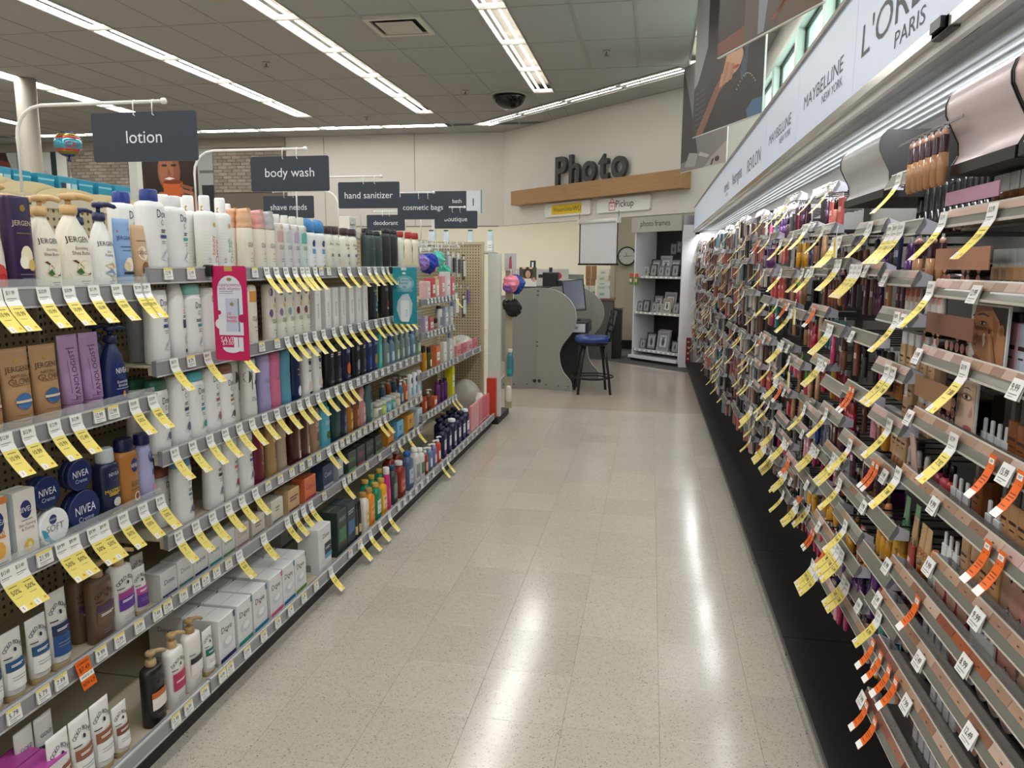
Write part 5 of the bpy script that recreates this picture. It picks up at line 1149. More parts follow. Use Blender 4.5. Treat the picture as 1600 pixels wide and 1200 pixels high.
b = MB(); b.box(.43, .97, 11.16, 11.19, 0, 2.03, M('#d9d9de', .4)); ob('closing_board', b.mesh('closing_board'), None, label='white tall board closing the makeup wall beside the frames cabinet', cat='board')

# ---- cosmetics prototypes
def solo(name, cat, W, D, H, mb): return Proto(name, cat, W, D, H).part('body', mb)
def found(col, cap, W=.036, D=.03, H=.10, capf=.34, name='foundation_bottle', band=None):
    b = MB(); h = H * (1 - capf)
    b.loft([(0, W * .48, D * .48), (.002, W / 2, D / 2), (h - .002, W / 2, D / 2), (h, W * .45, D * .45)], M(col, .2, var=.03), 12, 6, smooth=False)
    b.loft([(h, W * .44, D * .44), (h + .001, W * .46, D * .46), (H - .001, W * .46, D * .46), (H, W * .43, D * .43)], M(cap, .2, var=.03), 12, 6, smooth=False)
    b.box(-W * .3, W * .3, -D / 2 - .0004, -D / 2, h * .55, h * .62, ik(band or '#3a2418')); b.box(-W * .2, W * .2, -D / 2 - .0004, -D / 2, h * .4, h * .43, ik(band or '#3a2418'))
    return solo(name, 'makeup bottle', W, D, H, b)
def pen(col, cap, r=.008, H=.12, name='mascara', capf=.5, bulge=1.25):
    b = MB(); h = H * (1 - capf)
    b.lathe([(0, r * .7), (.003, r), (h * .5, r * bulge), (h, r * 1.02)], M(col, .25, var=.03), 10); b.lathe([(h, r), (h + .001, r * .96), (H * .92, r * .9), (H, r * .6)], M(cap, .25, var=.03), 10)
    return solo(name, 'makeup', 2 * r * bulge, 2 * r * bulge, H, b)
def lipstick_end(col):
    b = MB(); r = .0115
    b.lathe([(-.02, r * .98), (.05, r * .98)], M('#2b1d18', .3), 12, (0, 0, r), 'y')
    b.flat(oval(0, r, r * .93, r * .93, 12), M('#c9a58e', .3), lambda u, v: (u, -.0204, v)); b.flat(oval(0, r, r * .7, r * .7, 12), M(col, .35), lambda u, v: (u, -.0208, v))
    return solo('lipstick', 'lipstick', 2 * r, .07, 2 * r, b)
def polish(col):
    b = MB(); b.loft([(0, .013, .011), (.002, .015, .012), (.028, .014, .012), (.034, .007, .007)], M(col, .12), 12, 3); b.lathe([(.034, .0075), (.068, .0065), (.07, .005)], M('#111111', .2), 10)
    return solo('nail_polish', 'nail polish', .03, .024, .07, b)
def compact(frame, pan, r=.034, shape=4):
    b = MB(); b.prism([(x, z + r) for x, z in [(r * math.copysign(abs(math.cos(t)) ** (2 / shape), math.cos(t)), r * math.copysign(abs(math.sin(t)) ** (2 / shape), math.sin(t))) for t in [2 * PI * k / 20 for k in range(20)]]], -.007, .007, M(frame, .3))
    b.prism([(x * .78, z * .78 + r) for x, z in [(r * math.copysign(abs(math.cos(t)) ** (2 / shape), math.cos(t)), r * math.copysign(abs(math.sin(t)) ** (2 / shape), math.sin(t))) for t in [2 * PI * k / 20 for k in range(20)]]], -.0082, -.007, M(pan, .5))
    return solo('powder_compact', 'compact', 2 * r, .014, 2 * r, b)
def ovalc(pan):
    b = MB(); a, c = .036, .042
    b.prism([(x, z) for x, z in oval(0, c, a, c, 22)], -.006, .008, M('#d8cfc4', .25)); b.prism(oval(0, c, a * .82, c * .82, 22), -.0072, -.006, M(pan, .45, var=.05)); b.lathe([(.008, .03), (.012, .026)], M('#1a1817', .3), 14, (0, 0, c), 'y')
    return solo('powder_compact', 'compact', 2 * a, .02, 2 * c, b)
PUSHM = M('#c9cbcd', .25, var=.02)
def pusher():
    b = MB(); b.bbox(-.013, .013, -.003, .003, 0, .036, PUSHM, .001); b.prism(rrect(-.0065, .0065, .034, .064, .005), -.0015, .0015, PUSHM)
    return solo('shelf_pusher', 'shelf divider', .026, .006, .064, b)
def tubep(c, c2, H=.115, W=.034):
    b = MB(); P = [(.02, W * .38, .012), (.04, W * .42, .012), (.07, W * .46, .008), (H * .95, W * .5, .002), (H, W * .5, .001)]
    b.loft(P, M(c, .35), 12, 2); b.loft([(0, W * .34, .011), (.02, W * .37, .0115)], M(c2, .35), 12, 2); prints(b, P, 2, W, H, [('t', 'BB', 0, .45, .6, ik(c2)), ('r', -.5, .5, .3, .32, ik(c2))])
    return solo('cosmetic_tube', 'tube', W, .026, H, b)
def hang_pen(c, cap, r=.009, H=.118, mid=None, tip=None, name='mascara'):
    """a clear-wrapped tube hanging from a peg by its top tab: origin at the top"""
    b = MB(); m1 = M(c, .22, var=.03); m2 = M(cap, .25, var=.03)
    b.lathe([(-H, r * .55), (-H + .006, r * .95), (-H * .7, r * 1.15), (-H * .45, r * 1.0)], m1, 10)
    b.lathe([(-H * .45, r), (-H * .44, r * .98), (-.02, r * .9), (-.016, r * .5)], m2, 10)
    if tip: b.lathe([(-.02, r * .85), (-.010, r * .75), (-.006, r * .3)], M(tip, .35), 8)
    b.box(-r * .6, r * .6, -.001, .001, -.018, .002, M('#b9b9bb', .3))
    return solo(name, 'makeup', 2.4 * r, 2.4 * r, H, b)
def hang_card(card, obj_, W=.036, H=.125, name='makeup_pack', two=False):
    b = MB(); b.box(-W / 2, W / 2, -.0008, .0008, -H, 0, M(card, .35, var=.04))
    b.lathe([(-H * .92, .004), (-H * .9, .0075), (-H * .45, .0082), (-H * .42, .0075)], M(obj_, .25), 8, (0, -.008))
    b.lathe([(-H * .42, .007), (-H * .16, .0065), (-H * .14, .004)], M('#1b1a1a' if not two else '#c9b9a0', .25), 8, (0, -.008))
    b.box(-W * .35, W * .35, -.0012, -.0008, -H * .12, -H * .05, ik('#e0dcd4'))
    return solo(name, 'makeup', W, .02, H, b)
def hang_slab(c, c2, W=.026, H=.12, name='makeup_pack'):
    b = MB(); b.bbox(-W / 2, W / 2, -.006, .006, -H, -.012, M(c, .22, var=.04), .003); b.box(-W * .35, W * .35, -.0063, -.006, -H * .55, -H * .4, ik(c2)); b.box(-W * .3, W * .3, -.001, .001, -.013, .001, M('#c3c3c6', .25))
    return solo(name, 'makeup', W, .012, H, b)
LIPC = ['#c9766e', '#b85f5c', '#d98f82', '#c46a78', '#d9806a', '#a84e4e', '#cf8f8a', '#e0533f']
LIPS = [lipstick_end(c) for c in LIPC]; PUSH = pusher()
lipn = ['rose', 'brick', 'peach', 'pink', 'salmon', 'maroon', 'mauve', 'bright red']
FB = found('#8a5a34', '#c9cdd0'); FBT = found('#b98a5c', '#bfc6c9'); FT_ = found('#b58a60', '#141313', .042, .036, .125, .36); FD = found('#7a4626', '#15120f', .045, .04, .14, .42); FL = found('#c9a67e', '#dfe2e3', .04, .034, .11, .3); FW = found('#8a5628', '#d5d9dc', .06, .045, .12, .42)
CONC = hang_pen('#a87c58', '#351822', .0092, .122, tip='#d8a898', name='concealer'); CONB = pen('#9a6a48', '#c9c4bd', .008, .085, 'concealer'); BPEN = pen('#131313', '#1d1d1d', .0085, .13)
POL = [polish(c) for c in ('#8a3444', '#b04a56', '#a83a34', '#c9808a', '#7a2430')]
CRED = compact('#8e2430', '#b08a78', .032, 4); CBLK = compact('#23201f', '#a8866e', .034, 3); OVL = [ovalc(c) for c in ('#9a7a68', '#b5887a', '#c98f8a', '#c48a86', '#b59a86')]
TGR, TOR = tubep('#8fbf9a', '#4a8a5a', .13), tubep('#c9a67a', '#b0602c', .12)
BOOST = pen('#c9c9c2', '#d9905c', .011, .085, 'skin_serum', .3, 1.1)
SER = [found(c, '#1b1b1c', .042, .04, .13, .14, 'skin_care_bottle') for c in ('#d6a3b0', '#bcc6d0')]
PURB = found('#7a2f86', '#121114', .06, .05, .15, .45, 'makeup_jar')
def standR(pr, px, z, row, desc, group, X=.66, dz=0, y=None, dr=0.0, back=0):
    y = YofR(px, z + pr.H * .5, X) if y is None else y
    row_add(row, -y - back * .001, pr, (X + pr.D / 2 + back, y, z + .0005 + dz), ROTR + dr, desc, group)
def lip_grid(px0, px1, z, row, n, rows, X=.665, group='', fill=.75, seed=1):
    """lipsticks lying on their sides in a dark block, painted ends outward"""
    r_ = random.Random(seed); ya, yb = YofR(px0, z, X), YofR(px1, z, X)
    blk = MB(); hw = abs(ya - yb) / 2
    blk.box(-hw, hw, 0, .10, 0, .004, M('#2a1d16', .3)); blk.box(-hw, hw, .075, .10, .004, .028 * rows, M('#3a281d', .35)); blk.box(-hw, hw, -.012, 0, 0, .012, M('#6a6662', .2, alpha=.6, var=.02))
    ob('lipstick_tray', blk.mesh('lipstick_tray'), None, (X, (ya + yb) / 2, z + .0005), ROTR, label='dark lipstick tray ' + row, cat='tray')
    top = {}
    for j in range(rows):
        for i in range(n):
            if j == 0 and r_.random() > fill + .2: continue
            if j > 0 and (not top.get((i, j - 1)) or r_.random() > fill): continue
            top[(i, j)] = 1
            k = r_.randrange(8); y = ya + (yb - ya) * (i + .5) / n
            row_add('l' + row + str(seed), -y * 10 + j * .001, LIPS[k], (X + .022, y, z + .0045 + .0232 * j), ROTR, ('%s ended lipstick %s' % (lipn[k], ('at the bottom', 'one up', 'two up')[j]), row), group)

# ---- nearest bays: full-width rails with standing goods
NEAR = [  # z, X, y_end, strip colours, strips
    (1.567, .600, 1.775, SHADES[3:5], 2), (1.423, .600, 1.81, PINKS[:4] + SHADES[:4], 16), (1.275, .600, 1.855, PINKS + SHADES, 18), (1.130, .600, 1.875, SHADES, 12),
    (.985, .595, 1.90, SHADES + PINKS, 13), (.855, .595, 1.66, SHADES, 9), (.758, .588, 1.90, SHADES[4:] + ['#8a4a30', '#a0522d', '#9a5a3c'], 11), (.662, .58, 1.92, SHADES, 10), (.548, .572, 1.90, ['#7a4a44', '#8a5a50'] + SHADES, 11), (.40, .56, 1.91, ['#6a3f36', '#8a5a48', '#9a6a54'], 9)]
NR = []
for k, (z, X, ye, cols, n) in enumerate(NEAR):
    y0 = 1.02 if k != 0 else 1.02
    rail(y0, ye, z, tuple(cols), n, X, True, text=k > 3); NR.append(RAILS[-1])
names = ['topmost', 'second', 'third', 'fourth', 'fifth', 'sixth', 'seventh', 'eighth', 'ninth', 'bottom']
def rw(k): return '%s rail of the nearest makeup bay' % names[k]
gN = 'makeup standing in the nearest bay'
fz = [z - .036 for z, *_ in NEAR]
# topmost tray: black pens in a rack, foundation bottles
for k in range(12): standR(BPEN, 1431 + k * 9.6, fz[0], rw(0), 'black mascara pen in the rack', gN, .70)
for k, px in enumerate((1553, 1566, 1580, 1596)): standR(FB, px, fz[0], rw(0), 'brown foundation bottle with clear cap', gN, .665)
gp = MB(); gp.tube([(x * .012, -.002 * math.sin(x * 2.2), .006 + .003 * math.sin(x * 2.2)) for x in range(-12, 13)], .004, GD, 6)
yy = (YofR(1487, 1.56, .64) + YofR(1565, 1.56, .64)) / 2
ob('gold_chain', gp.mesh('gold_chain'), None, (.655, yy - .0, fz[0] + .001), ROTR, label='gold beaded edging in front of the black pens, topmost near tray', cat='trim')
def sign_strip(px0, px1, ztop, h, X, col, label, txt=None, tc='#d8b8a0', tilt=0):
    y1, y0 = YofR(px0, ztop - h / 2, X), YofR(px1, ztop - h / 2, X); w = y1 - y0
    b = MB(); b.box(-w / 2, w / 2, -.001, .001, -h, 0, M(col, .3, var=.05))
    t = thing('sign_strip', label, 'sign', (X, (y0 + y1) / 2, ztop), ROTR)
    ob('strip', b.mesh('strip'), t)
    if txt:
        l = MB(); l.text(txt, 0, -h / 2, h * .35, ik(tc), lambda u, v: (u, -.0015, v), wmax=w * .7); ob('lettering', l.mesh('lettering'), t)
sign_strip(1478, 1562, NEAR[0][0] + .043, .028, .622, '#b98aa2', 'mauve sign strip above the topmost rail of the nearest makeup bay')
sign_strip(1462, 1547, NEAR[0][0] - .075, .045, .625, '#a8755c', 'light brown sign strip below the topmost near rail')
sign_strip(1448, 1521, NEAR[1][0] - .070, .045, .62, '#7a5240', 'brown sign strip beside the framed face',)
sign_strip(1430, 1487, NEAR[2][0] - .070, .048, .62, '#8f6a4c', 'tan sign strip under the third near rail',)
lip_grid(1455, 1545, fz[1], 'on the second near rail', 12, 3, group='lipsticks in trays', seed=4, fill=.6)
for k in range(5): standR(FBT, 1552 + 12 * k, fz[1], rw(1), 'tan foundation bottle with clear cap', gN, .665)
lip_grid(1437, 1512, fz[2], 'on the third near rail', 10, 3, group='lipsticks in trays', seed=8, fill=.7)
for k, px in enumerate((1580, 1596)): standR(SER[k], px, fz[2], rw(2), ('pink' if k == 0 else 'pale blue') + ' skin care bottle', gN, .67)
lip_grid(1426, 1488, fz[3], 'on the fourth near rail', 10, 3, group='lipsticks in trays', seed=15, fill=.6)
for k, px in enumerate((1385, 1394, 1403)): standR(FW, px, fz[3], rw(3), 'amber foundation bottle with pale grey cap', gN, .67, back=.0)
standR(FL, 1421, fz[3], rw(3), 'fair foundation bottle with white cap', gN, .66)
for k, px in enumerate((1536, 1547, 1558, 1569)): standR(PUSH, px, fz[3], rw(3), 'white shelf divider', 'white shelf dividers', .66)
standR(FD, 1582, fz[3], rw(3), 'dark brown foundation bottle with black cap', gN, .66); standR(FD, 1597, fz[3], rw(3), 'dark brown foundation bottle with black cap', gN, .655)
# fifth
for k in range(7): standR(FL, 1370 + 6.8 * k, fz[4], rw(4), 'fair foundation bottle with white cap', gN, .665)
for k, px in enumerate((1459, 1470, 1479)): standR(POL[k], px, fz[4], rw(4), ('plum', 'rose', 'red')[k] + ' nail polish with black cap', gN, .66)
for k, px in enumerate((1489, 1498, 1508)): standR(PUSH, px, fz[4], rw(4), 'white shelf divider', 'white shelf dividers', .655)
standR(FD, 1526, fz[4], rw(4), 'brown foundation bottle with black cap', gN, .66)
for k, px in enumerate((1543, 1556)): standR(PUSH, px, fz[4], rw(4), 'white shelf divider', 'white shelf dividers', .65)
for k, px in enumerate((1568, 1583, 1598)): standR(FT_, px, fz[4], rw(4), 'tan foundation bottle with black cap', gN, .655)
# sixth and seventh
for k in range(4): standR(FT_, 1507 + 15 * k, fz[5], rw(5), 'tan foundation bottle with black cap', gN, .655)
for k, px in enumerate((1475, 1483, 1492)): standR(PUSH, px, fz[5], rw(5), 'white shelf divider', 'white shelf dividers', .65)
for k in range(3): standR(OVL[k], 1566 + 18 * k, fz[5], rw(5), 'oval powder compact with pale rim', gN, .66)
standR(PURB, 1383, fz[6], rw(6), 'violet jar with tall black cap', gN, .70)
for k, px in enumerate((1409, 1424)): standR(TGR, px, fz[6], rw(6), 'pale green cosmetic tube', gN, .68)
for k, px in enumerate((1421, 1433, 1441)): standR(TOR, px, fz[6], rw(6), 'tan cosmetic tube with rust lettering', gN, .655)
for k, px in enumerate((1380, 1451, 1459)): standR(BOOST, px, fz[6], rw(6), 'pale serum tube with orange cap', gN, .655)
for k in range(3): standR(CRED, 1470 + 17 * k, fz[6], rw(6), 'red powder compact', gN, .655)
for k in range(4): standR(PUSH, 1520 + 9 * k, fz[6], rw(6), 'white shelf divider', 'white shelf dividers', .645)
for k in range(3): standR(OVL[(k + 2) % 5], 1562 + 17 * k, fz[6], rw(6), 'oval powder compact with pale rim', gN, .65)
for k in range(4): standR(CRED, 1388 + 14 * k, fz[7], rw(7), 'red powder compact', gN, .655)
for k in range(4): standR(PUSH, 1446 + 10 * k, fz[7], rw(7), 'white shelf divider', 'white shelf dividers', .645)
standR(CRED, 1490, fz[7], rw(7), 'red powder compact', gN, .65)
for k in range(4): standR(OVL[k % 5], 1512 + 19 * k, fz[7], rw(7), 'oval powder compact with pale rim', gN, .65)
for k in range(6): standR(CBLK, 1376 + 13 * k, fz[8], rw(8), 'black framed powder compact', gN, .65)
for k in range(4): standR(PUSH, 1458 + 10 * k, fz[8], rw(8), 'white shelf divider', 'white shelf dividers', .64)
for k in range(4): standR(CBLK, 1500 + 20 * k, fz[8], rw(8), 'black framed powder compact', gN, .645)
for k in range(5): standR(CONB, 1372 + 13 * k, fz[9], rw(9), 'small brown concealer with clear cap', gN, .65)
for k in range(5): standR(PUSH, 1430 + 9 * k, fz[9], rw(9), 'white shelf divider', 'white shelf dividers', .64)
for k in range(3): standR(CBLK, 1480 + 20 * k, fz[9], rw(9), 'black framed powder compact', gN, .64)
# framed faces
def face(px0, px1, ztop, h, X, label, skin, hair, lips, seed=0):
    y1, y0 = YofR(px0, ztop - h / 2, X), YofR(px1, ztop - h / 2, X); w = y1 - y0
    t = thing('picture_card', label, 'picture', (X, (y0 + y1) / 2, ztop - h), ROTR)
    b = MB(); b.box(-w / 2, w / 2, 0, .004, 0, h, M('#d9dadb', .2)); ob('holder', b.mesh('holder'), t)
    p = MB(); T = lambda e: (lambda u, v: (u * w, -.0004 - e, v * h))
    q = .46
    p.flat(rect(-q, q, .03, .97), M(skin, .4, var=0), T(0))
    def P_(pts, c, l): p.flat(pts, ik(c), T(.0003 * l))
    if seed == 0:       # dark haired face turned left, two fingers on the cheek
        P_(rect(-q, q, .03, .97), '#dcd6d0', 1)
        P_([(-.36, .97), (.46, .97), (.46, .03), (-.24, .03), (-.30, .12), (-.33, .20), (-.30, .25), (-.34, .32), (-.42, .41), (-.38, .50), (-.41, .62), (-.42, .78)], '#a9764f', 2)
        P_([(.05, .97), (.46, .97), (.46, .60), (.36, .66), (.27, .80), (.16, .88)], '#261a17', 3)
        P_([(-.36, .97), (.05, .97), (.10, .92), (-.1, .90), (-.38, .86)], '#8a5a3c', 3); P_([(.1, .85), (.27, .78), (.24, .5), (.12, .3), (.16, .58)], '#8f5f3f', 3)
        P_([(-.30, .85), (-.16, .875), (.02, .84), (.01, .82), (-.16, .85), (-.30, .825)], '#3a2418', 4); P_([(-.44, .83), (-.38, .84), (-.38, .82), (-.43, .81)], '#3a2418', 4)
        P_(oval(-.14, .735, .10, .030, 14), '#7d5238', 4); P_(oval(-.14, .73, .075, .018, 12), '#d6c4b6', 5); P_(oval(-.15, .73, .032, .021, 10), '#20130f', 6); P_([(-.25, .735), (-.15, .762), (-.03, .74), (-.03, .732), (-.15, .75)], '#20130f', 7)
        P_(oval(-.385, .715, .03, .018, 8), '#4a2e20', 5); P_([(-.30, .7), (-.34, .5), (-.38, .44), (-.28, .41), (-.22, .46), (-.26, .56)], '#95633f', 4); P_(oval(-.31, .415, .045, .012, 8), '#5a3524', 5)
        P_([(-.36, .24), (-.28, .275), (-.22, .262), (-.10, .225), (-.20, .215), (-.32, .222)], '#8a4a48', 4); P_([(-.33, .220), (-.20, .213), (-.10, .223), (-.18, .175), (-.28, .17)], '#a0605a', 4)
        P_([(-.12, .55), (-.06, .60), (-.02, .48), (-.07, .40)], '#e6d8ca', 5)
        P_([(.04, .62), (.09, .64), (.16, .42), (.24, .22), (.38, .10), (.40, .03), (.10, .03), (.10, .25), (.08, .42)], '#b5825c', 6); P_([(.10, .57), (.14, .58), (.24, .34), (.30, .20), (.22, .18), (.16, .36)], '#96653f', 7); P_([(.035, .60), (.05, .66), (.09, .65), (.085, .60)], '#5a2a30', 8)
        P_(oval(.36, .66, .07, .085, 14), '#9a6846', 4); P_(oval(.37, .66, .04, .055, 12), '#7a4c32', 5)
    else:               # pale face, eye at the top, lips low
        P_(rect(-q, q, .03, .97), '#cdb09c', 1); P_([(-q, .97), (-.12, .97), (-.30, .6), (-q, .3)], '#a5866e', 2); P_([(.20, .97), (q, .97), (q, .5), (.32, .75)], '#bfa08a', 2)
        P_(oval(.02, .74, .26, .06, 14), '#8f6a58', 3); P_(oval(.02, .74, .20, .035, 12), '#d9cdc4', 4); P_(oval(.02, .74, .08, .038, 10), '#3f2a20', 5); P_([(-.26, .86), (.05, .90), (.30, .86), (.05, .875)], '#6a4834', 4)
        P_([(.30, .62), (.36, .46), (.22, .42), (.16, .46)], '#b08c78', 3); P_(oval(.18, .25, .22, .05, 14), '#b0605c', 3); P_([(-.04, .252), (.40, .256), (.40, .248), (-.04, .244)], '#7a3a3a', 4)
    ob('print', p.mesh('print'), t)
face(1515, 1573, fz[2] + .142, .141, .652, 'framed close-up of a brown-skinned face with hand on cheek', '#a8724c', '#2a1a16', '#8a4a48')
face(1494, 1524, fz[3] + .13, .129, .645, 'picture card of a pale face on the fourth near rail', '#d3b09a', '#8a5a3a', '#b0605c', 1)
b = MB(); b.bbox(-.016, .016, -.002, .002, 0, .115, M('#b59890', .35, var=.08), .001)
ob('tester_card', b.mesh('tester_card'), None, (.635, YofR(1434, 1.0, .635), fz[4] + .04 - .0395), (math.radians(8), 0, ROTR), label='upright pinkish tester card behind the fifth near rail', cat='card')
# price tags of the nearest bay
for k, kind, pxs, a, b_ in ((0, 'sale', (1472, 1556), '$12.99', '7.39'), (1, 'sale', (1453,), '$13.99', '7.19'), (1, 'label', (1528,), '12.99', ''), (2, 'label', (1436, 1594), '9.99', ''), (2, 'sale', (1512,), '$11.99', '7.88'), (3, 'label', (1420,), '9.49', ''), (3, 'sale', (1494,), '$12.99', '7.92'), (3, 'orange', (1555, 1600), '6.29', ''), (3, 'label', (1577,), '15.99', ''), (4, 'sale', (1407,), '$9.99', '7.88'), (4, 'label', (1463,), '9.99', ''), (4, 'orange', (1548, 1570), '17.69', ''), (5, 'label', (1448, 1532), '9.99', ''), (6, 'label', (1378, 1512), '8.99', ''), (6, 'orange', (1437,), '11.69', ''), (7, 'label', (1368, 1440, 1520), '12.49', ''), (8, 'orange', (1364, 1379, 1392, 1403), '9.79', ''), (8, 'label', (1420,), '7.99', ''), (9, 'label', (1340,), '7.99', ''), (9, 'orange', (1357, 1370, 1445), '8.29', ''), (8, 'sale', (1560,), '$8.99', '6.00')):
    for px in pxs: put_tagR(NR[k], px, kind, a, b_)
b = MB()
# wavy header signs and the concealers between them
def wave_sign(y0, y1, label, col):
    t = thing('wave_sign', label, 'sign', (.598, (y0 + y1) / 2, 1.66), ROTR); w = y1 - y0
    pts = [(.012, 0), (.022, .02), (.020, .045), (.004, .075), (-.008, .10), (-.010, .12), (-.004, .14), (.008, .152)]
    b = MB(); n = len(pts)
    vs = [(x, y, z) for x in (-w / 2, w / 2) for y, z in pts] + [(x, y + .004, z) for x in (-w / 2, w / 2) for y, z in pts]
    b.add(vs, [(i + n, i + 1 + n, i + 1, i) for i in range(n - 1)] + [(2 * n + i, 2 * n + i + 1, 3 * n + i + 1, 3 * n + i) for i in range(n - 1)], M(col, .3, .35, var=.04, scale=6), True)
    ob('sign_face', b.mesh('sign_face'), t)
    e = MB()
    for x in (-w / 2 - .004, w / 2): e.add([(x + dx, y, z) for dx in (0, .004) for y, z in [(p[0] - .002, p[1]) for p in pts] + [(.30, .152), (.30, 0)]], [tuple(range(n + 2)), tuple(range(2 * n + 3, n + 1, -1))] + [(i, i + n + 2, (i + 1) % (n + 2) + n + 2, (i + 1) % (n + 2)) for i in range(n + 2)], BLACKB)
    e.box(-w / 2, w / 2, .008, .30, -.022, 0, BLACKB)
    ob('bracket', e.mesh('bracket'), t)
wave_sign(1.475, 1.765, 'wavy pinkish metal sign above the black pens', '#dccfd1'); wave_sign(1.15, 1.463, 'wavy pinkish metal sign at the right edge of the picture', '#dcc3c2'); wave_sign(2.235, 2.66, 'wavy silver metal sign left of the hanging concealers', '#c3c3c6')
rail(1.93, 2.2, 1.685, None, 0, shelf=False); RCN = RAILS[-1]
put_tagR(RCN, 1408, 'sale', '$9.99', '7')
for k, px in enumerate((1424, 1433, 1442, 1452, 1463, 1474)):
    y = YofR(px, 1.68, .588)
    row_add('top rail between the wavy signs', -y, CONC, (.588, y, 1.742), ROTR, 'tan concealer with plum collar hanging', 'concealers between the wavy signs')
for k in range(6):
    y = YofR(1397 + 5 * k, 1.7, .69); row_add('top rail between the wavy signs', -y, CONC, (.69, y, 1.76), ROTR, 'tan concealer hanging behind', 'concealers between the wavy signs')
b = MB(); b.box(-.2, .2, -.001, .001, 0, .006, M('#9a9a9c', .3, .8)); 
ob('peg_bar', b.mesh('peg_bar'), None, (.588, 1.87, 1.741), ROTR, label='thin steel bar carrying the front concealers', cat='bar')

# ---- mid zone: one-foot modules of clear rails with hanging packs
HP = {
    'plum': [hang_slab('#3a2230', '#8a6a7a'), hang_pen('#4a2440', '#3a2036'), hang_slab('#4a2a34', '#c9b0b8', .024)], 'black': [hang_slab('#17171a', '#7a7a80', .022), hang_pen('#141416', '#2a2a2e'), hang_card('#202024', '#3a3a40')],
    'navy': [hang_slab('#23263f', '#9a9ab4', .022), hang_pen('#22306e', '#2a2a5a')], 'brown': [hang_slab('#6a3f34', '#c9a494'), hang_pen('#7a4a3a', '#4a2a22'), hang_slab('#5a3630', '#b08a7a', .03)], 'tan': [hang_pen('#b08460', '#c9a67e'), hang_card('#b99a84', '#a8775a'), hang_slab('#a87a5a', '#e0cdb8')],
    'gold': [hang_pen('#c9922a', '#a8761e', .0115, .125), hang_pen('#b5801f', '#d6a63a', .0115, .125)], 'violet': [hang_pen('#54296a', '#3f1f52', .0115, .125)], 'red': [hang_pen('#a02438', '#8a1c2c', .0115), hang_slab('#8e2a34', '#e0b0b0')], 'coral': [hang_slab('#c9605a', '#f0c9c0', .034, .115), hang_card('#cf6a64', '#e09a8a')],
    'pink': [hang_pen('#b03a66', '#c9557e'), hang_slab('#c98a9a', '#f0dbe0')], 'green': [hang_pen('#b02c5c', '#4f9a36', .010, .12)], 'clear': [hang_card('#a9a7a3', '#8a8884'), hang_slab('#b0aeaa', '#6a6a6a', .028), hang_card('#c9c6c0', '#6a5a50')], 'teal': [hang_slab('#4a8a84', '#cfe0dc', .03), hang_card('#7aa8b8', '#3a6a7a')], 'grey': [hang_pen('#6a6a6c', '#8a8a8c'), hang_slab('#5a5a5e', '#a0a0a4')]}
KINDN = {'plum': 'dark plum', 'black': 'black', 'navy': 'navy', 'brown': 'reddish brown', 'tan': 'tan', 'gold': 'golden yellow', 'violet': 'violet', 'red': 'deep red', 'coral': 'coral', 'pink': 'pink', 'green': 'green-capped', 'clear': 'clear', 'teal': 'teal', 'grey': 'grey'}
# module centre, rail heights, what hangs under each rail (top down)
FTS = found('#a87a52', '#141313', .03, .028, .075, .4)
CONE = bottle(.028, .022, .11, '#e3dcd8', 'none', prof='taper', e=2, single=True, spec=[('r', -.8, .8, .62, .98, ik('#c9604a')), ('r', -.7, .7, .5, .62, ik('#d99a8a')), ('r', -.4, .4, .1, .3, ik('#c9c9cb'))], name='cosmetic_tube', cat='tube')
MOD = [(1.92, 2.19), (2.195, 2.49), (2.495, 2.79), (2.795, 3.09), (3.095, 3.39), (3.395, 3.69), (3.695, 3.99), (3.995, 4.29), (4.295, 4.59)]
HP['conc'] = [CONC]; KINDN['conc'] = 'tan plum-collared'
HUES = [['conc', 'B', 'C', 'S', 'S', 'S', 'gold', 'violet', 'teal', 'clear'], ['navy', 'plum', 'black', 'brown', 'plum', 'S', 'gold', 'violet', 'grey', 'clear'], ['brown', 'plum', 'brown', 'red', 'plum', 'clear', 'gold', 'red', 'navy', 'pink'], ['black', 'brown', 'teal', 'red', 'navy', 'pink', 'gold', 'green', 'green', 'pink'], ['tan', 'black', 'red', 'tan', 'clear', 'pink', 'clear', 'green', 'green', 'brown'], ['gold', 'tan', 'black', 'green', 'tan', 'clear', 'grey', 'black', 'brown', 'plum'], ['clear', 'brown', 'black', 'coral', 'brown', 'grey', 'pink', 'clear', 'black', 'brown'], ['coral', 'coral', 'teal', 'clear', 'navy', 'black', 'clear', 'grey', 'brown', 'black'], ['violet', 'clear', 'tan', 'plum', 'coral', 'black', 'grey', 'pink', 'brown', 'clear']]
r5 = random.Random(5)
modn = [ordinal(i) for i in range(12)]
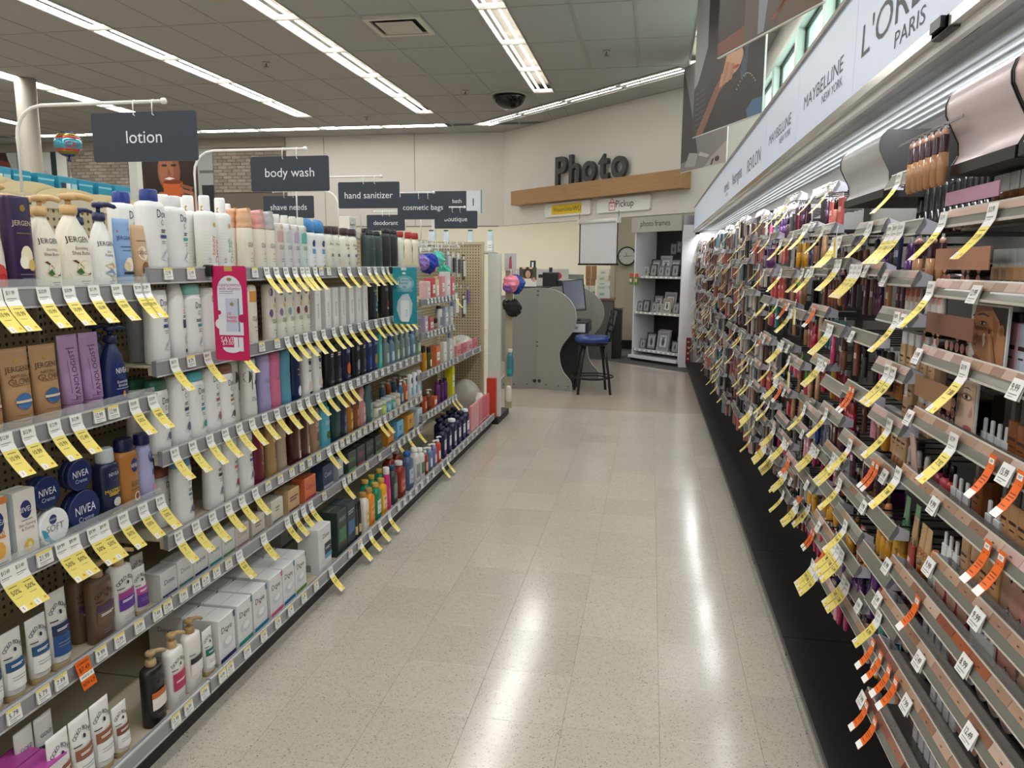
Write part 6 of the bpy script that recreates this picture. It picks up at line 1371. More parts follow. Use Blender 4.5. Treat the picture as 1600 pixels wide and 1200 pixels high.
for mi, (a, c) in enumerate(MOD):
    w = c - a
    stand_k = {'B': FT_, 'C': None}
    zs = [1.745, 1.60, 1.455, 1.285, 1.105, .94, .80, .665, .545, .45] if mi > 2 else ([1.56, 1.44, 1.345, 1.21, 1.08, .95, .82, .69, .55, .42] if mi == 0 else [1.56, 1.455, 1.285, 1.10, .965, .83, .70, .59, .49, .40])
    for k, z in enumerate(zs):
        z += r5.uniform(-.025, .025) if mi > 0 else 0
        hue = HUES[mi][k] if mi <= 2 else (['clear', 'tan', 'black', 'coral', 'clear', 'plum', 'clear', 'violet', 'pink'][mi] if k == 0 else HUES[mi][k - 1])
        stand = hue in 'SBC'
        X = XR_ + (r5.choice([0, 0, .02, .04, -.015]) if mi > 1 else 0) + .03 * (k > 7)
        cols = tuple(r5.choice([SHADES, GREYS, PINKS])[q] for q in range(3)) if (r5.random() < .45 or stand) else None
        rail(a + .002, c - .002, z, cols, 4 if cols is not None else 0, X, stand, text=False)
        rl = RAILS[-1]
        row = '%s rail down of the %s makeup module' % (ordinal(k), modn[mi])
        if stand:
            pr, d = (FTS, 'small tan bottle with black cap') if hue == 'B' else (CONE, 'white and red pointed tube') if hue == 'C' else r5.choice([(FBT, 'tan foundation bottle with clear cap'), (CBLK, 'black framed powder compact'), (FL, 'fair foundation bottle with white cap'), (CONB, 'brown concealer with clear cap')])
            n = int(w / (pr.W + .008))
            for q in range(n):
                if r5.random() < .12: continue
                y = a + w * (q + .5) / n; row_add(row, -y, pr, (X + .065 + pr.D / 2, y, z - .0355), ROTR, d, 'makeup standing in the first modules')
        else:
            pr0 = HP[hue]; n = r5.choice([6, 7, 8])
            for q in range(n):
                if r5.random() < .10: continue
                pr = pr0[(q * 3 // n) % len(pr0)] if r5.random() < .8 else r5.choice(HP[r5.choice(list(HP))])
                hn = next(h for h in HP if pr in HP[h])
                y = a + w * (q + .5) / n + r5.uniform(-.004, .004)
                row_add(row, -y, pr, (X + r5.uniform(.045, .075), y, z - .0325), (0, r5.uniform(-.06, .06), ROTR + r5.uniform(-.15, .15)), KINDN[hn] + ' makeup tube hanging', 'hanging makeup packs')
        u = r5.random()
        if u < .62:
            n = r5.choice([1, 1, 1, 2, 2, 3])
            y = r5.uniform(a + .04, c - .04)
            for q in range(n): put_tagR(rl, 0, 'sale', r5.choice(['$9.99', '$12.49', '$8.99']), r5.choice(['7.88', '6.99', '9.49']), y=y + q * .047)
        elif u < .75:
            for q in range(2): put_tagR(rl, 0, 'orange', '6.29', '', y=(a + c) / 2 + q * .034)
        if r5.random() < .4: put_tagR(rl, 0, 'label', '9.99', '', y=r5.uniform(a, c))
# yellow tags dangling on strings
for k, (px, py) in enumerate(((1303, 388), (1246, 497), (1243, 602))):
    y = YofR(px, 1.45, .57); z = ray_at(px, py, X=.57).z
    t = thing('hang_tag', 'yellow and white square tag dangling on a string, %s from the top' % ordinal(k), 'tag', (.57, y, z), ROTR, None)
    b = MB(); b.box(-.022, .006, -.0008, .0008, -.03, .03, M('#e9cf2e', .4)); b.box(.006, .024, -.0008, .0008, -.03, .03, PAPER); b.text('4', -.009, .012, .014, BLK, lambda u, v: (u, -.0012, v)); ob('tag_card', b.mesh('tag_card'), t)
    b = MB(); b.tube([(0, 0, .03), (0, .004, .07)], .0012, PAPER, 5); ob('string', b.mesh('string'), t)
# ---- far zone: rails as parts of their bays, the packs too small to tell apart joined bay by bay
FARH = ['#8a8580', '#a39c95', '#6a4a40', '#2a2628', '#4a3a3c', '#b5aca4', '#8a5a50', '#c9beb4', '#3a4a5a', '#a85a54', '#6f6a66', '#d0c6bc', '#b0706a', '#5a8a94']
for i in range(4, len(RB) - 1):
    y0, y1 = RB[i], RB[i + 1]
    pk = MB(); nm = max(1, round((y1 - y0) / .305)); w = (y1 - y0) / nm
    for q in range(nm):
        a = y0 + q * w
        for k in range(10):
            z = 1.765 - .145 * k + r5.uniform(-.03, .03); X = XR_ + r5.uniform(-.02, .05)
            rail(a + .002, a + w - .002, z, None, 0, X, False)
            if r5.random() < .5: put_tagR(RAILS[-1], 0, 'sale', '$9.99', '7.88', y=a + r5.uniform(.03, .27))
            if r5.random() < .15: put_tagR(RAILS[-1], 0, 'orange', '6.29', '', y=a + r5.uniform(.03, .27))
            base = r5.choice(FARH)
            for s in range(7):
                col = base if r5.random() < .5 else r5.choice(FARH)
                y = a + w * (s + .5) / 7; h = r5.uniform(.08, .125); x = X + r5.uniform(.01, .05)
                pk.bbox(x - .007, x + .007, y - .014, y + .014, z - .03 - h, z - .03, M(col, .3), .002)
    ob('hanging_makeup', pk.mesh('hanging_makeup'), None, label='small hanging makeup packs in the %s bay of the cosmetics wall' % ordinal(i), cat='makeup', kind='stuff')
rb = MB(); rb.bbox(-.03, .03, -.03, .03, 0, .36, M('#7a2026', .4), .004)
for k in range(4): rb.lathe([(-.0315, .016), (-.03, .016)], M('#c9a8a0', .4), 12, (0, 0, .06 + .08 * k), 'y')
ob('makeup_tower', rb.mesh('makeup_tower'), None, (.56, 11.08, .0855), ROTR + PI / 2, label='slim dark red box with four round prints at the far end of the makeup wall', cat='box')
flush_rows()
# ------------------------------------------------------------------ hanging aisle signs
SIGN = M('#2b3440', .45, var=.02); LETW = ik('#dfe3e8'); ARM = M('#e6e6e4', .35)
def arm_sign(text, y, x0, x1, z0, z1, xp, label, ts=.034, arm_end=None, full=True):
    t = thing('hanging_sign', label, 'sign', (xp, y, 1.656), 0)
    b = MB(); r = .09; zt = z1 + .028
    dx = (arm_end if arm_end is not None else x1 - .10) - xp; sg = 1 if dx > 0 else -1
    pts = [(0, 0, 0), (0, 0, zt - 1.656 - r)] + [(sg * (r - r * math.cos(a)), 0, zt - 1.656 - r + r * math.sin(a)) for a in (.3, .6, .9, 1.2, 1.5708)] + [(dx, 0, zt - 1.656)]
    b.tube(pts, .0052, ARM, 8); b.lathe([(-.009, .004), (-.006, .009), (.004, .009), (.008, .004)], ARM, 10, (dx, 0, zt - 1.656), 'x')
    ob('sign_arm', b.mesh('sign_arm'), t)
    for k in (.42, .60):
        hx = x0 + (x1 - x0) * k - xp
        h = MB(); h.tube([(hx, .004, zt - 1.656 + .006), (hx, -.004, zt - 1.656 + .004), (hx, -.006, zt - 1.656 - .02), (hx, -.006, z1 - 1.656 - .008), (hx + .004, -.004, z1 - 1.656 - .012)], .002, ARM, 6); ob('hook', h.mesh('hook'), t)
    b = MB(); b.prism(rrect(x0 - xp, x1 - xp, z0 - 1.656, z1 - 1.656, .008), -.0015, .0015, SIGN); p = ob('sign_panel', b.mesh('sign_panel'), t)
    l = MB(); l.text(text, (x0 + x1) / 2 - xp, (z0 + z1) / 2 - 1.656, ts, LETW, lambda u, v: (u, -.0022, v), wmax=(x1 - x0) * .86, res=4); ob('lettering', l.mesh('lettering'), p)
    return t
arm_sign('lotion', 2.075, -1.643, -1.303, 1.745, 1.885, -1.9, 'dark slate hanging sign reading lotion', .036)
arm_sign('body wash', 2.99, -1.643, -1.30, 1.745, 1.885, -1.9, 'dark slate hanging sign reading body wash', .036)
arm_sign('hand sanitizer', 3.93, -1.66, -1.318, 1.745, 1.882, -1.9, 'dark slate hanging sign reading hand sanitizer', .034)
arm_sign('cosmetic bags', 4.86, -1.645, -1.30, 1.742, 1.885, -1.9, 'dark slate hanging sign reading cosmetic bags', .034)
arm_sign('boutique', 5.80, -1.665, -1.325, 1.728, 1.862, -1.9, 'dark slate hanging sign reading boutique', .036)
arm_sign('shave needs', 4.56, -2.43, -2.09, 1.735, 1.872, -1.93, 'dark slate sign reading shave needs, behind the body wash sign', .036, -2.36)
arm_sign('deodorant', 6.30, -2.41, -2.07, 1.735, 1.868, -1.93, 'dark slate sign reading deodorant, below the hand sanitizer sign', .036, -2.34)
t = thing('aisle_sign', 'wide dark aisle sign with a white panel numbered 1', 'sign', (-2.4, 8.6, 2.03))
b = MB(); b.box(-.47, .31, -.01, .01, 0, .25, SIGN); ob('sign_panel', b.mesh('sign_panel'), t)
b = MB(); b.box(.31, .48, -.011, .011, 0, .25, M('#c9d0d6', .4)); b.box(.475, .485, -.02, .02, 0, .26, M('#8fa3b0', .3, .5)); p = ob('number_panel', b.mesh('number_panel'), t)
l = MB(); l.text('1', .39, .125, .085, INK('#20262e'), lambda u, v: (u, -.0118, v)); ob('lettering', l.mesh('lettering'), p)
l = MB(); l.text('bath', .2, .14, .045, LETW, lambda u, v: (u, -.0108, v)); l.text('hair needs', -.25, .16, .04, LETW, lambda u, v: (u, -.0108, v)); ob('lettering', l.mesh('lettering'), t)
b = MB(); b.box(-.1, -.06, -.02, .02, -2.03, 0, M('#d8d8d4', .4)); ob('sign_post', b.mesh('sign_post'), t)

# ------------------------------------------------------------------ pink and teal flag signs clipped to the top body wash rail
def flag(y, x0, w, z0, z1, col, label, build):
    t = thing('flag_sign', label, 'sign', (XL, y, z1), 0)
    b = MB(); b.bbox(-.010, .022, -.012, .012, -.036, .004, BLACKB, .004); ob('clip', b.mesh('clip'), t)
    a = x0 - XL; h = z1 - z0
    b = MB(); b.prism(rrect(a, a + w, -h, 0, .008), -.0012, .0012, col); p = ob('sign_panel', b.mesh('sign_panel'), t)
    l = MB(); build(l, lambda e: (lambda u, v: (a + u * w, -.0015 - e, -h + v * h)), w, h); ob('print', l.mesh('print'), t)
def pink(l, T, w, h):
    P1 = ik('#dfe1ee'); PK = ik('#d4205f')
    l.flat([(.14, .27), (.86, .27), (.86, .74)] + [(.5 + .36 * math.cos(t), .74 + .16 * math.sin(t)) for t in [PI * k / 10 for k in range(1, 10)]] + [(.14, .74)], P1, T(.0003))
    l.flat(rect(.37, .60, .945, 1.0), ik('#c9a25e'), T(.0003)); l.flat(oval(.5, .86, .08, .018, 10), ik('#a08a4a'), T(.0006))
    M2 = lambda e: (lambda u, v: T(e)(u / w, v / h))
    l.text('superpowered', .5 * w, .80 * h, .0125, ik('#b06a92'), M2(.0008), wmax=.62 * w); l.text('with vitamins', .5 * w, .765 * h, .0125, ik('#b06a92'), M2(.0008), wmax=.62 * w)
    for q in (.73, .71): l.flat(rect(.2, .6, q, q + .006), ik('#8f8fae'), T(.0006))
    l.flat(rect(.36, .72, .31, .66), ik('#c3c9dc'), T(.0006)); l.flat(rect(.72, .76, .31, .66), ik('#6a8a92'), T(.0006)); l.flat(oval(.55, .60, .06, .02, 10), ik('#8a8a5a'), T(.0009))
    l.text('10', .46 * w, .50 * h, .010, PK, M2(.0012)); l.text('beauty', .54 * w, .46 * h, .011, PK, M2(.0012), wmax=.28 * w); l.text('bottle', .54 * w, .425 * h, .011, PK, M2(.0012), wmax=.28 * w)
    l.flat(oval(.2, .39, .16, .058, 16), ik('#e3e3ea'), T(.0012)); l.flat(oval(.16, .51, .07, .025, 12), ik('#c01e58'), T(.0012)); l.flat(oval(.84, .45, .12, .045, 14), ik('#b81c54'), T(.0012))
    l.text('SAVE', .38 * w, .225 * h, .018, ik('#f3e6ec'), M2(.0008), wmax=.4 * w); l.text('$3.00', .38 * w, .185 * h, .015, ik('#f3e6ec'), M2(.0008), wmax=.32 * w)
    l.flat([(.5 + .28 * math.cos(t), .14 + .06 * math.sin(t)) for t in [PI + PI * k / 8 for k in range(9)]], P1, T(.0006)); l.flat(rect(.56, .68, .12, .25), ik('#e3e3ea'), T(.0009)); l.flat(rect(.70, .84, .10, .25), ik('#d9dbe6'), T(.0009))
def teal(l, T, w, h):
    M2 = lambda e: (lambda u, v: T(e)(u / w, v / h))
    l.flat(oval(.5, .72, .40, .14, 18), ik('#6aa8b8'), T(.0003)); l.flat(oval(.5, .72, .30, .10, 18), ik('#9fc4d0'), T(.0005)); l.flat(rect(.36, .58, .95, 1.0), ik('#c9d6da'), T(.0003)); l.flat(oval(.48, .90, .08, .018, 10), ik('#dfe9ec'), T(.0005))
    l.text('Hydration', .5 * w, .775 * h, .016, ik('#24386a'), M2(.0008), wmax=.7 * w); l.text('boost', .46 * w, .73 * h, .016, ik('#24386a'), M2(.0008), wmax=.45 * w); l.text('8%', .5 * w, .655 * h, .014, ik('#24386a'), M2(.0008))
    l.flat(rect(.15, .85, .60, .604), ik('#cfe0e4'), T(.0006)); l.flat(rect(.2, .8, .575, .579), ik('#cfe0e4'), T(.0006))
    l.flat([(.15, .25), (.2, .4), (.4, .52), (.65, .54), (.75, .44), (.82, .36), (.78, .2), (.7, .1), (.3, .06)], ik('#b9ccd6'), T(.0006)); l.flat(rrect(.32, .68, .04, .42, .05), ik('#dfe5ea'), T(.0009)); l.flat(rect(.42, .52, .42, .48), ik('#c9d2d8'), T(.0009))
    l.text('Dove', .56 * w, .2 * h, .014, ik('#6fa0c4'), M2(.0012), rot=PI / 2)
flag(2.37, -1.463, .126, 1.122, 1.442, M('#c61e5c', .35), 'bright pink hanging flag sign with a white bottle, clipped to the rail', pink)
flag(4.20, -1.458, .143, 1.112, 1.434, M('#1f8a9c', .35), 'teal hanging flag sign with a white bottle, clipped to the rail', teal)

# ------------------------------------------------------------------ goods on top of the left run: scalloped divider boards and teal boxes
t = thing('display_topper', 'beige scalloped divider boards above the back of the lotion bay', 'display', (-1.94, 1.75, 1.6565), ROTL)
ARC = M('#c9b992', .5, var=.03)
b = MB(); b.box(0, 1.75, .02, .62, 0, .008, BEIGE); ob('top_board', b.mesh('top_board'), t)
for k in range(6):
    b = MB(); c = .25 + k * .16; y = .10 + .012 * (5 - k); zt = .072 - .008 * k
    b.prism([(c + .17 * math.cos(a), .008 + zt * math.sin(a)) for a in [PI * q / 14 for q in range(15)]], y, y + .006, ARC); ob('scallop_board', b.mesh('scallop_board'), t)
TB = carton(.082, .10, .125, '#1d7f9c', [('r', -.98, .98, .80, .86, ik('#6fb6c8')), ('r', -.8, .8, .1, .45, ik('#23343c'))], name='teal_box'); TB2 = carton(.10, .10, .125, '#2a86a2', [('r', -.8, -.3, .35, .8, ik('#2a3036')), ('r', -.25, .2, .35, .8, ik('#c9d2d6')), ('r', .3, .9, .45, .8, ik('#8fb6c4')), ('r', -.9, .9, .0, .3, PAPER)], name='teal_box')
for k in range(9):
    place(TB2 if k % 3 == 2 else TB, (-2.36 - .014 * (k // 3), 2.20 + k * .115, 1.665), ROTL, 'teal box, %s from the left on top of the shelving' % ordinal(k), 'teal boxes on top of the shelving')
bt = thing('foil_balloon', 'round foil balloon with teal band and lettering floating on the left', 'balloon', (-5.83, 7.0, 2.63), .695)
b = MB(); R_ = .128
def sph(z0, z1, mt, n=4):
    b.lathe([(R_ * math.sin(a), max(.002, R_ * math.cos(a))) for a in [z0 + (z1 - z0) * k / n for k in range(n + 1)]], mt, 20)
for z0, z1, c in ((-1.57, -.95, '#24386a'), (-.95, -.6, '#7a6a2a'), (-.6, -.45, '#c0392b'), (-.45, .35, '#4f9fb4'), (.35, .52, '#c0392b'), (.52, .85, '#8a7a2e'), (.85, 1.57, '#1b2a5a')): sph(z0, z1, M(c, .12, .45, var=.02))
b.lathe([(-.17, .02), (-.15, .014), (-.128, .006)], M('#24386a', .2, .4), 8)
ob('envelope', b.mesh('envelope'), bt)
l = MB(); l.text('GR', .03, -.02, .06, INK('#b02a3a'), lambda u, v: (u * .98, -math.sqrt(max(0, R_ ** 2 * 1.05 - u * u - v * v)) - .001, v)); ob('lettering', l.mesh('lettering'), bt)
b = MB(); b.tube([(0, 0, -.17), (.004, .01, -.3), (-.004, 0, -.45)], .0015, PAPER, 5); ob('ribbon', b.mesh('ribbon'), bt)
b = MB(); b.lathe([(0, .13), (H_CEIL, .13)], M('#b9b2a6', .6), 28)
ob('pillar', b.mesh('pillar'), None, (-8.5, 9.5, 0), kind='structure')
# ------------------------------------------------------------------ back wall: posters and brick panels
def flat_panel(name, label, x0, x1, z0, z1, col, build, cat='poster', y=14.47):
    t = thing(name, label, cat, ((x0 + x1) / 2, y, z0)); w = x1 - x0; h = z1 - z0
    b = MB(); b.box(-w / 2, w / 2, 0, .02, 0, h, col); ob('backing', b.mesh('backing'), t)
    l = MB(); build(l, lambda e: (lambda u, v: (-w / 2 + u * w, -.0008 - e, v * h))); ob('print', l.mesh('print'), t)
def woman(l, T):
    HAIR = ik('#2b1b15'); SK = ik('#8a5238'); SK2 = ik('#a5694a')
    l.flat(rect(0, .10, 0, 1), ik('#c9cdc6'), T(0)); l.flat(rect(.10, .16, 0, 1), ik('#d9dcd2'), T(0)); l.flat(rect(.16, .82, 0, 1), ik('#3a2c26'), T(0)); l.flat(rect(.82, 1, 0, 1), ik('#9aa09c'), T(0)); l.flat(rect(.86, 1, 0, .45), ik('#22262a'), T(.0005)); l.flat(rect(.84, 1, .62, .66), ik('#5a605e'), T(.0005))
    l.flat([(.17 + .62 * (.5 + .5 * math.cos(t) * (1 + .06 * math.sin(7 * t))), .62 + .52 * math.sin(t) * (1 + .05 * math.sin(9 * t))) for t in [2 * PI * k / 30 for k in range(30)]], HAIR, T(.001))
    l.flat([(.20, 0), (.22, .22), (.36, .36), (.62, .36), (.78, .2), (.80, 0)], SK2, T(.0015)); l.flat(oval(.48, .66, .135, .30, 20), SK, T(.002)); l.flat(oval(.45, .68, .09, .24, 16), SK2, T(.0025))
    for x in (.43, .54): l.flat(oval(x, .74, .035, .018, 10), HAIR, T(.003))
    l.flat([(.47, .72), (.46, .6), (.51, .6)], SK, T(.003)); l.flat([(.42, .55), (.48, .53), (.55, .55), (.48, .575)], ik('#efe6de'), T(.003)); l.flat([(.41, .56), (.48, .54), (.56, .56), (.48, .59)], ik('#8a3a34'), T(.0028))
    l.flat([(.42, .18), (.40, .50), (.64, .50), (.61, .18)], ik('#c9612a'), T(.0035)); l.flat(oval(.52, .50, .12, .03, 14), ik('#7a3414'), T(.004))
    for k in range(4): l.flat([(.60, .22 + .07 * k), (.74, .17 + .07 * k), (.76, .21 + .07 * k), (.61, .27 + .07 * k)], SK if k % 2 else SK2, T(.0045)); l.flat([(.36, .12 + .05 * k), (.44, .16 + .05 * k), (.44, .19 + .05 * k), (.35, .16 + .05 * k)], SK2, T(.0045))
    l.flat([(.70, .1), (.8, .0), (.86, .0), (.78, .3), (.72, .42)], SK, T(.004))
flat_panel('wall_poster', 'large wall photo of a curly haired woman sipping from an orange mug', -10.68, -8.78, 2.4, 3.78, M('#9aa09c', .5), woman)
def leftp(l, T):
    l.flat(rect(0, 1, 0, 1), ik('#cfd3cc'), T(0)); l.flat(rect(.36, .42, 0, 1), ik('#9aa5ac'), T(.0004)); l.flat(rect(.80, .87, 0, 1), ik('#2c3236'), T(.0004)); l.flat(rect(.87, 1, 0, 1), ik('#d9dcd4'), T(.0004))
    l.flat([(0, .45), (.2, .4), (.27, .55), (.28, .75), (.22, .95), (.1, 1), (0, 1)], ik('#8f4434'), T(.0008)); l.flat([(0, .8), (.18, .84), (.26, .8), (.22, 1), (0, 1)], ik('#3a1f18'), T(.0012)); l.flat(oval(.4, .42, .12, .06, 12), ik('#b0a8b0'), T(.0012)); l.flat(oval(.72, .48, .08, .2, 12), ik('#b9c2c2'), T(.0012))
flat_panel('wall_poster', 'wall photo with a reddish face by a bright window at the left edge', -14, -12.12, 2.4, 3.82, M('#b9bdb6', .5), leftp)
bk = MB(); bk.box(-8.78, -7.2, 14.49, 14.5, 2.4, 3.72, M('#6f655b', .9)); bk.box(-12.12, -10.68, 14.49, 14.5, 2.4, 3.72, M('#6f655b', .9)); bk.box(-14, -7.2, 14.44, 14.5, 3.74, 3.92, M('#9c958a', .7))
brickw = ob('wall_brick', bk.mesh('wall_brick'), kind='structure')
BRM = [M(c, .85, var=.14, scale=14) for c in ('#8f8579', '#857b70', '#968c80', '#9b9186', '#897f74')]
def brick_mesh(w, mt):
    b = MB(); b.bbox(0, w, -.022, 0, 0, .0, mt, .0) if False else b.bbox(0, w, -.02, 0, 0, .058, mt, .003); return b.mesh('brick')
BRI = [brick_mesh(.196, m_) for m_ in BRM]; BRH = [brick_mesh(.094, m_) for m_ in BRM]
for xa, xb in ((-8.775, -7.2), (-12.11, -10.69)):
    for j in range(13):
        z = 3.66 - j * .0655
        x = xa + .003
        if j % 2: ob('brick', RND.choice(BRH), brickw, (x, 14.49 + RND.uniform(0, .006), z)); x += .1
        while x + .196 <= xb: ob('brick', RND.choice(BRI), brickw, (x, 14.49 + RND.uniform(0, .006), z)); x += .2025
        if x + .096 < xb: ob('brick', RND.choice(BRH), brickw, (x, 14.49, z))
# ------------------------------------------------------------------ photo department bulkhead
DR = -PI / 4
def on_diag(name, label, cat, s, z, d=0.0): return thing(name, label, cat, diag(s, z, d), DR)
t = on_diag('wood_beam', 'long oak beam across the photo department bulkhead', 'beam', .57, 2.53, .0)
b = MB(); b.bbox(0, 4.15, -.20, -.001, 0, .255, OAK, .003); t2 = ob('beam_body', b.mesh('beam_body'), t)
def letters3d(txt, H, depth, mt, off):
    """each letter as a thick solid; returns [(mesh, x)]"""
    out = []; x = 0
    for ch in txt:
        cu = bpy.data.curves.new('l', 'FONT'); cu.body = ch; cu.size = H / .7; cu.extrude = depth / 2; cu.offset = off; cu.resolution_u = 6
        o = bpy.data.objects.new('l', cu); me = bpy.data.meshes.new_from_object(o); me.name = 'letter'
        bpy.data.objects.remove(o); bpy.data.curves.remove(cu)
        xs = [v.co.x for v in me.vertices]; ys = [v.co.y for v in me.vertices]
        for v in me.vertices: v.co = Vector((v.co.x - min(xs), -v.co.z, v.co.y))
        me.materials.clear(); me.materials.append(mt)
        for p in me.polygons: p.material_index = 0
        out.append((me, x, max(xs) - min(xs))); x += max(xs) - min(xs) + H * .15
    return out, x - H * .15
t = on_diag('photo_sign', 'big dark grey solid letters spelling Photo standing on the beam', 'sign', 1.77, 2.787, .09)
ls, wtot = letters3d('Photo', .455, .06, M('#3b3d3f', .5), .013)
k = 1.74 / wtot
for me, x, w in ls: 
    o = ob('letter', me, t, (x * k, 0, .018)); o.scale = (k, 1, 1)
def plate(s0, s1, z0, z1, label, build):
    t = on_diag('service_sign', label, 'sign', s0, z0, .0); w = s1 - s0; h = z1 - z0
    b = MB(); b.prism(rrect(0, w, 0, h, .035), -.035, -.001, M('#e3e3df', .35)); ob('plate', b.mesh('plate'), t)
    l = MB(); build(l, lambda e: (lambda u, v: (u, -.036 - e, v)), w, h); ob('print', l.mesh('print'), t)
def wu(l, T, w, h):
    l.flat(rect(.16 * w, .82 * w, .14 * h, .86 * h), ik('#e0c020'), T(0)); l.text('WesternUnion', .42 * w, .5 * h, .07, BLK, T(.001), wmax=.44 * w, res=3); l.text('WU', .72 * w, .5 * h, .085, BLK, T(.001), wmax=.16 * w, res=3)
def pk(l, T, w, h):
    RD = ik('#b04a50')
    l.flat(rect(.24 * w, .36 * w, .12 * h, .70 * h), RD, T(0)); l.flat(rect(.252 * w, .348 * w, .17 * h, .66 * h), ik('#efe6e4'), T(.0006)); l.text('W', .30 * w, .42 * h, .05, RD, T(.0012)); l.flat(oval(.30 * w, .75 * h, .035, .05, 14), RD, T(0)); l.flat(oval(.30 * w, .75 * h, .022, .035, 14), ik('#e3e3df'), T(.0006)); l.flat(rect(.25 * w, .35 * w, .62 * h, .70 * h), RD, T(.0009))
    l.text('Pickup', .54 * w, .48 * h, .105, BLK, T(.001), wmax=.34 * w, res=3, sx=1.05)
plate(1.385, 2.61, 2.285, 2.515, 'white rounded sign with yellow label under the beam', wu); plate(2.775, 3.97, 2.285, 2.505, 'white rounded sign reading Pickup under the beam', pk)
# roll-down screen
t = on_diag('roll_screen', 'white pull-down photo backdrop screen hanging under the bulkhead', 'screen', 2.46, 1.49, .14)
b = MB(); b.lathe([(-.46, .035), (.46, .035)], M('#dcdcd8', .4), 14, (.48, 0, .665), 'x'); b.bbox(.0, .02, -.045, .045, .62, .71, M('#e3e3df', .4)); b.bbox(.94, .96, -.045, .045, .62, .71, M('#e3e3df', .4)); ob('roller_case', b.mesh('roller_case'), t)
b = MB(); b.box(.04, .93, -.001, .001, .0, .65, M('#d0d2d4', .6)); ob('cloth', b.mesh('cloth'), t)
b = MB(); b.box(.02, .045, -.004, .004, -.01, .64, BLACKB); b.box(.925, .94, -.004, .004, -.01, .64, BLACKB); b.box(.0, .96, -.008, .008, -.03, 0, BLACKB); ob('black_border', b.mesh('black_border'), t)
for x in (.01, .95):
    b = MB(); b.box(x - .006, x + .006, -.004, .004, .71, .80, M('#8a8880', .5)); ob('hanger', b.mesh('hanger'), t)
t = thing('wall_clock', 'round black rimmed wall clock behind the white screen', 'clock', (-.42, 13.475, 1.62), 0)
b = MB(); b.lathe([(-.03, .16), (0, .165)], BLACKB, 28, (0, 0, 0), 'y'); ob('rim', b.mesh('rim'), t)
b = MB(); b.flat(oval(0, 0, .14, .14, 28), M('#d6d6cf', .4), lambda u, v: (u, -.031, v)); ob('face', b.mesh('face'), t)
b = MB()
for a in range(12):
    c, s = math.cos(a * PI / 6), math.sin(a * PI / 6); b.flat([(c * .115 - s * .004, s * .115 + c * .004), (c * .115 + s * .004, s * .115 - c * .004), (c * .132 + s * .004, s * .132 - c * .004), (c * .132 - s * .004, s * .132 + c * .004)], BLK, lambda u, v: (u, -.0315, v))
ob('hour_marks', b.mesh('hour_marks'), t)
for nm, a, L, col in (('hour_hand', 1.9, .07, '#1a1a1a'), ('minute_hand', 0.05, .11, '#a03a3a'), ('minute_hand', 3.2, .06, '#a03a3a')):
    b = MB(); c, s = math.cos(a), math.sin(a); b.flat([(-s * .004, c * .004), (s * .004, -c * .004), (c * L + s * .003, s * L - c * .003), (c * L - s * .003, s * L + c * .003)], ik(col), lambda u, v: (u, -.0325, v)); ob(nm, b.mesh(nm), t)

# ------------------------------------------------------------------ photo frames cabinet
t = on_diag('frame_cabinet', 'tall white cabinet of picture frames with a grey header', 'cabinet', 3.66, 0, .02)
WHT = M('#dcdce0', .45, var=.02); CW = .985
b = MB(); b.box(0, .025, 0, .46, .09, 2.17, WHT); ob('side_panel', b.mesh('side_panel'), t)
b = MB(); b.box(CW - .025, CW, 0, .46, .09, 2.17, WHT); ob('side_panel', b.mesh('side_panel'), t)
b = MB(); b.box(.025, CW - .025, .44, .46, .09, 2.17, M('#17171a', .6)); ob('back_panel', b.mesh('back_panel'), t)
b = MB(); b.box(-.03, CW, -.05, -.005, 1.955, 2.175, M('#a9a89f', .5)); h_ = ob('header', b.mesh('header'), t)
l = MB(); l.text('photo frames', .46, 2.065, .082, BLK, lambda u, v: (u, -.0512, v), wmax=.6, res=3); ob('lettering', l.mesh('lettering'), h_)
b = MB(); b.box(-.02, CW, -.06, .46, .05, .09, WHT); ob('plinth', b.mesh('plinth'), t)
b = MB(); b.box(0, CW, -.02, .46, 0, .05, BLACKB); ob('toe_kick', b.mesh('toe_kick'), t)
CSH = (1.30, .76, .185)
for z in CSH:
    b = MB(); b.box(.026, CW - .026, .0, .43, z - .012, z, WHT); b.box(.026, CW - .026, -.006, 0, z - .03, z + .004, M('#b5b5b4', .35)); s_ = ob('shelf', b.mesh('shelf'), t)
    for k in range(9): 
        q = MB(); q.box(-.018, .018, -.008, -.0065, -.022, 0, PAPER); ob('price_tag', cached('ptc', lambda: q.mesh('price_tag')), s_, (.08 + k * .1, 0, z))
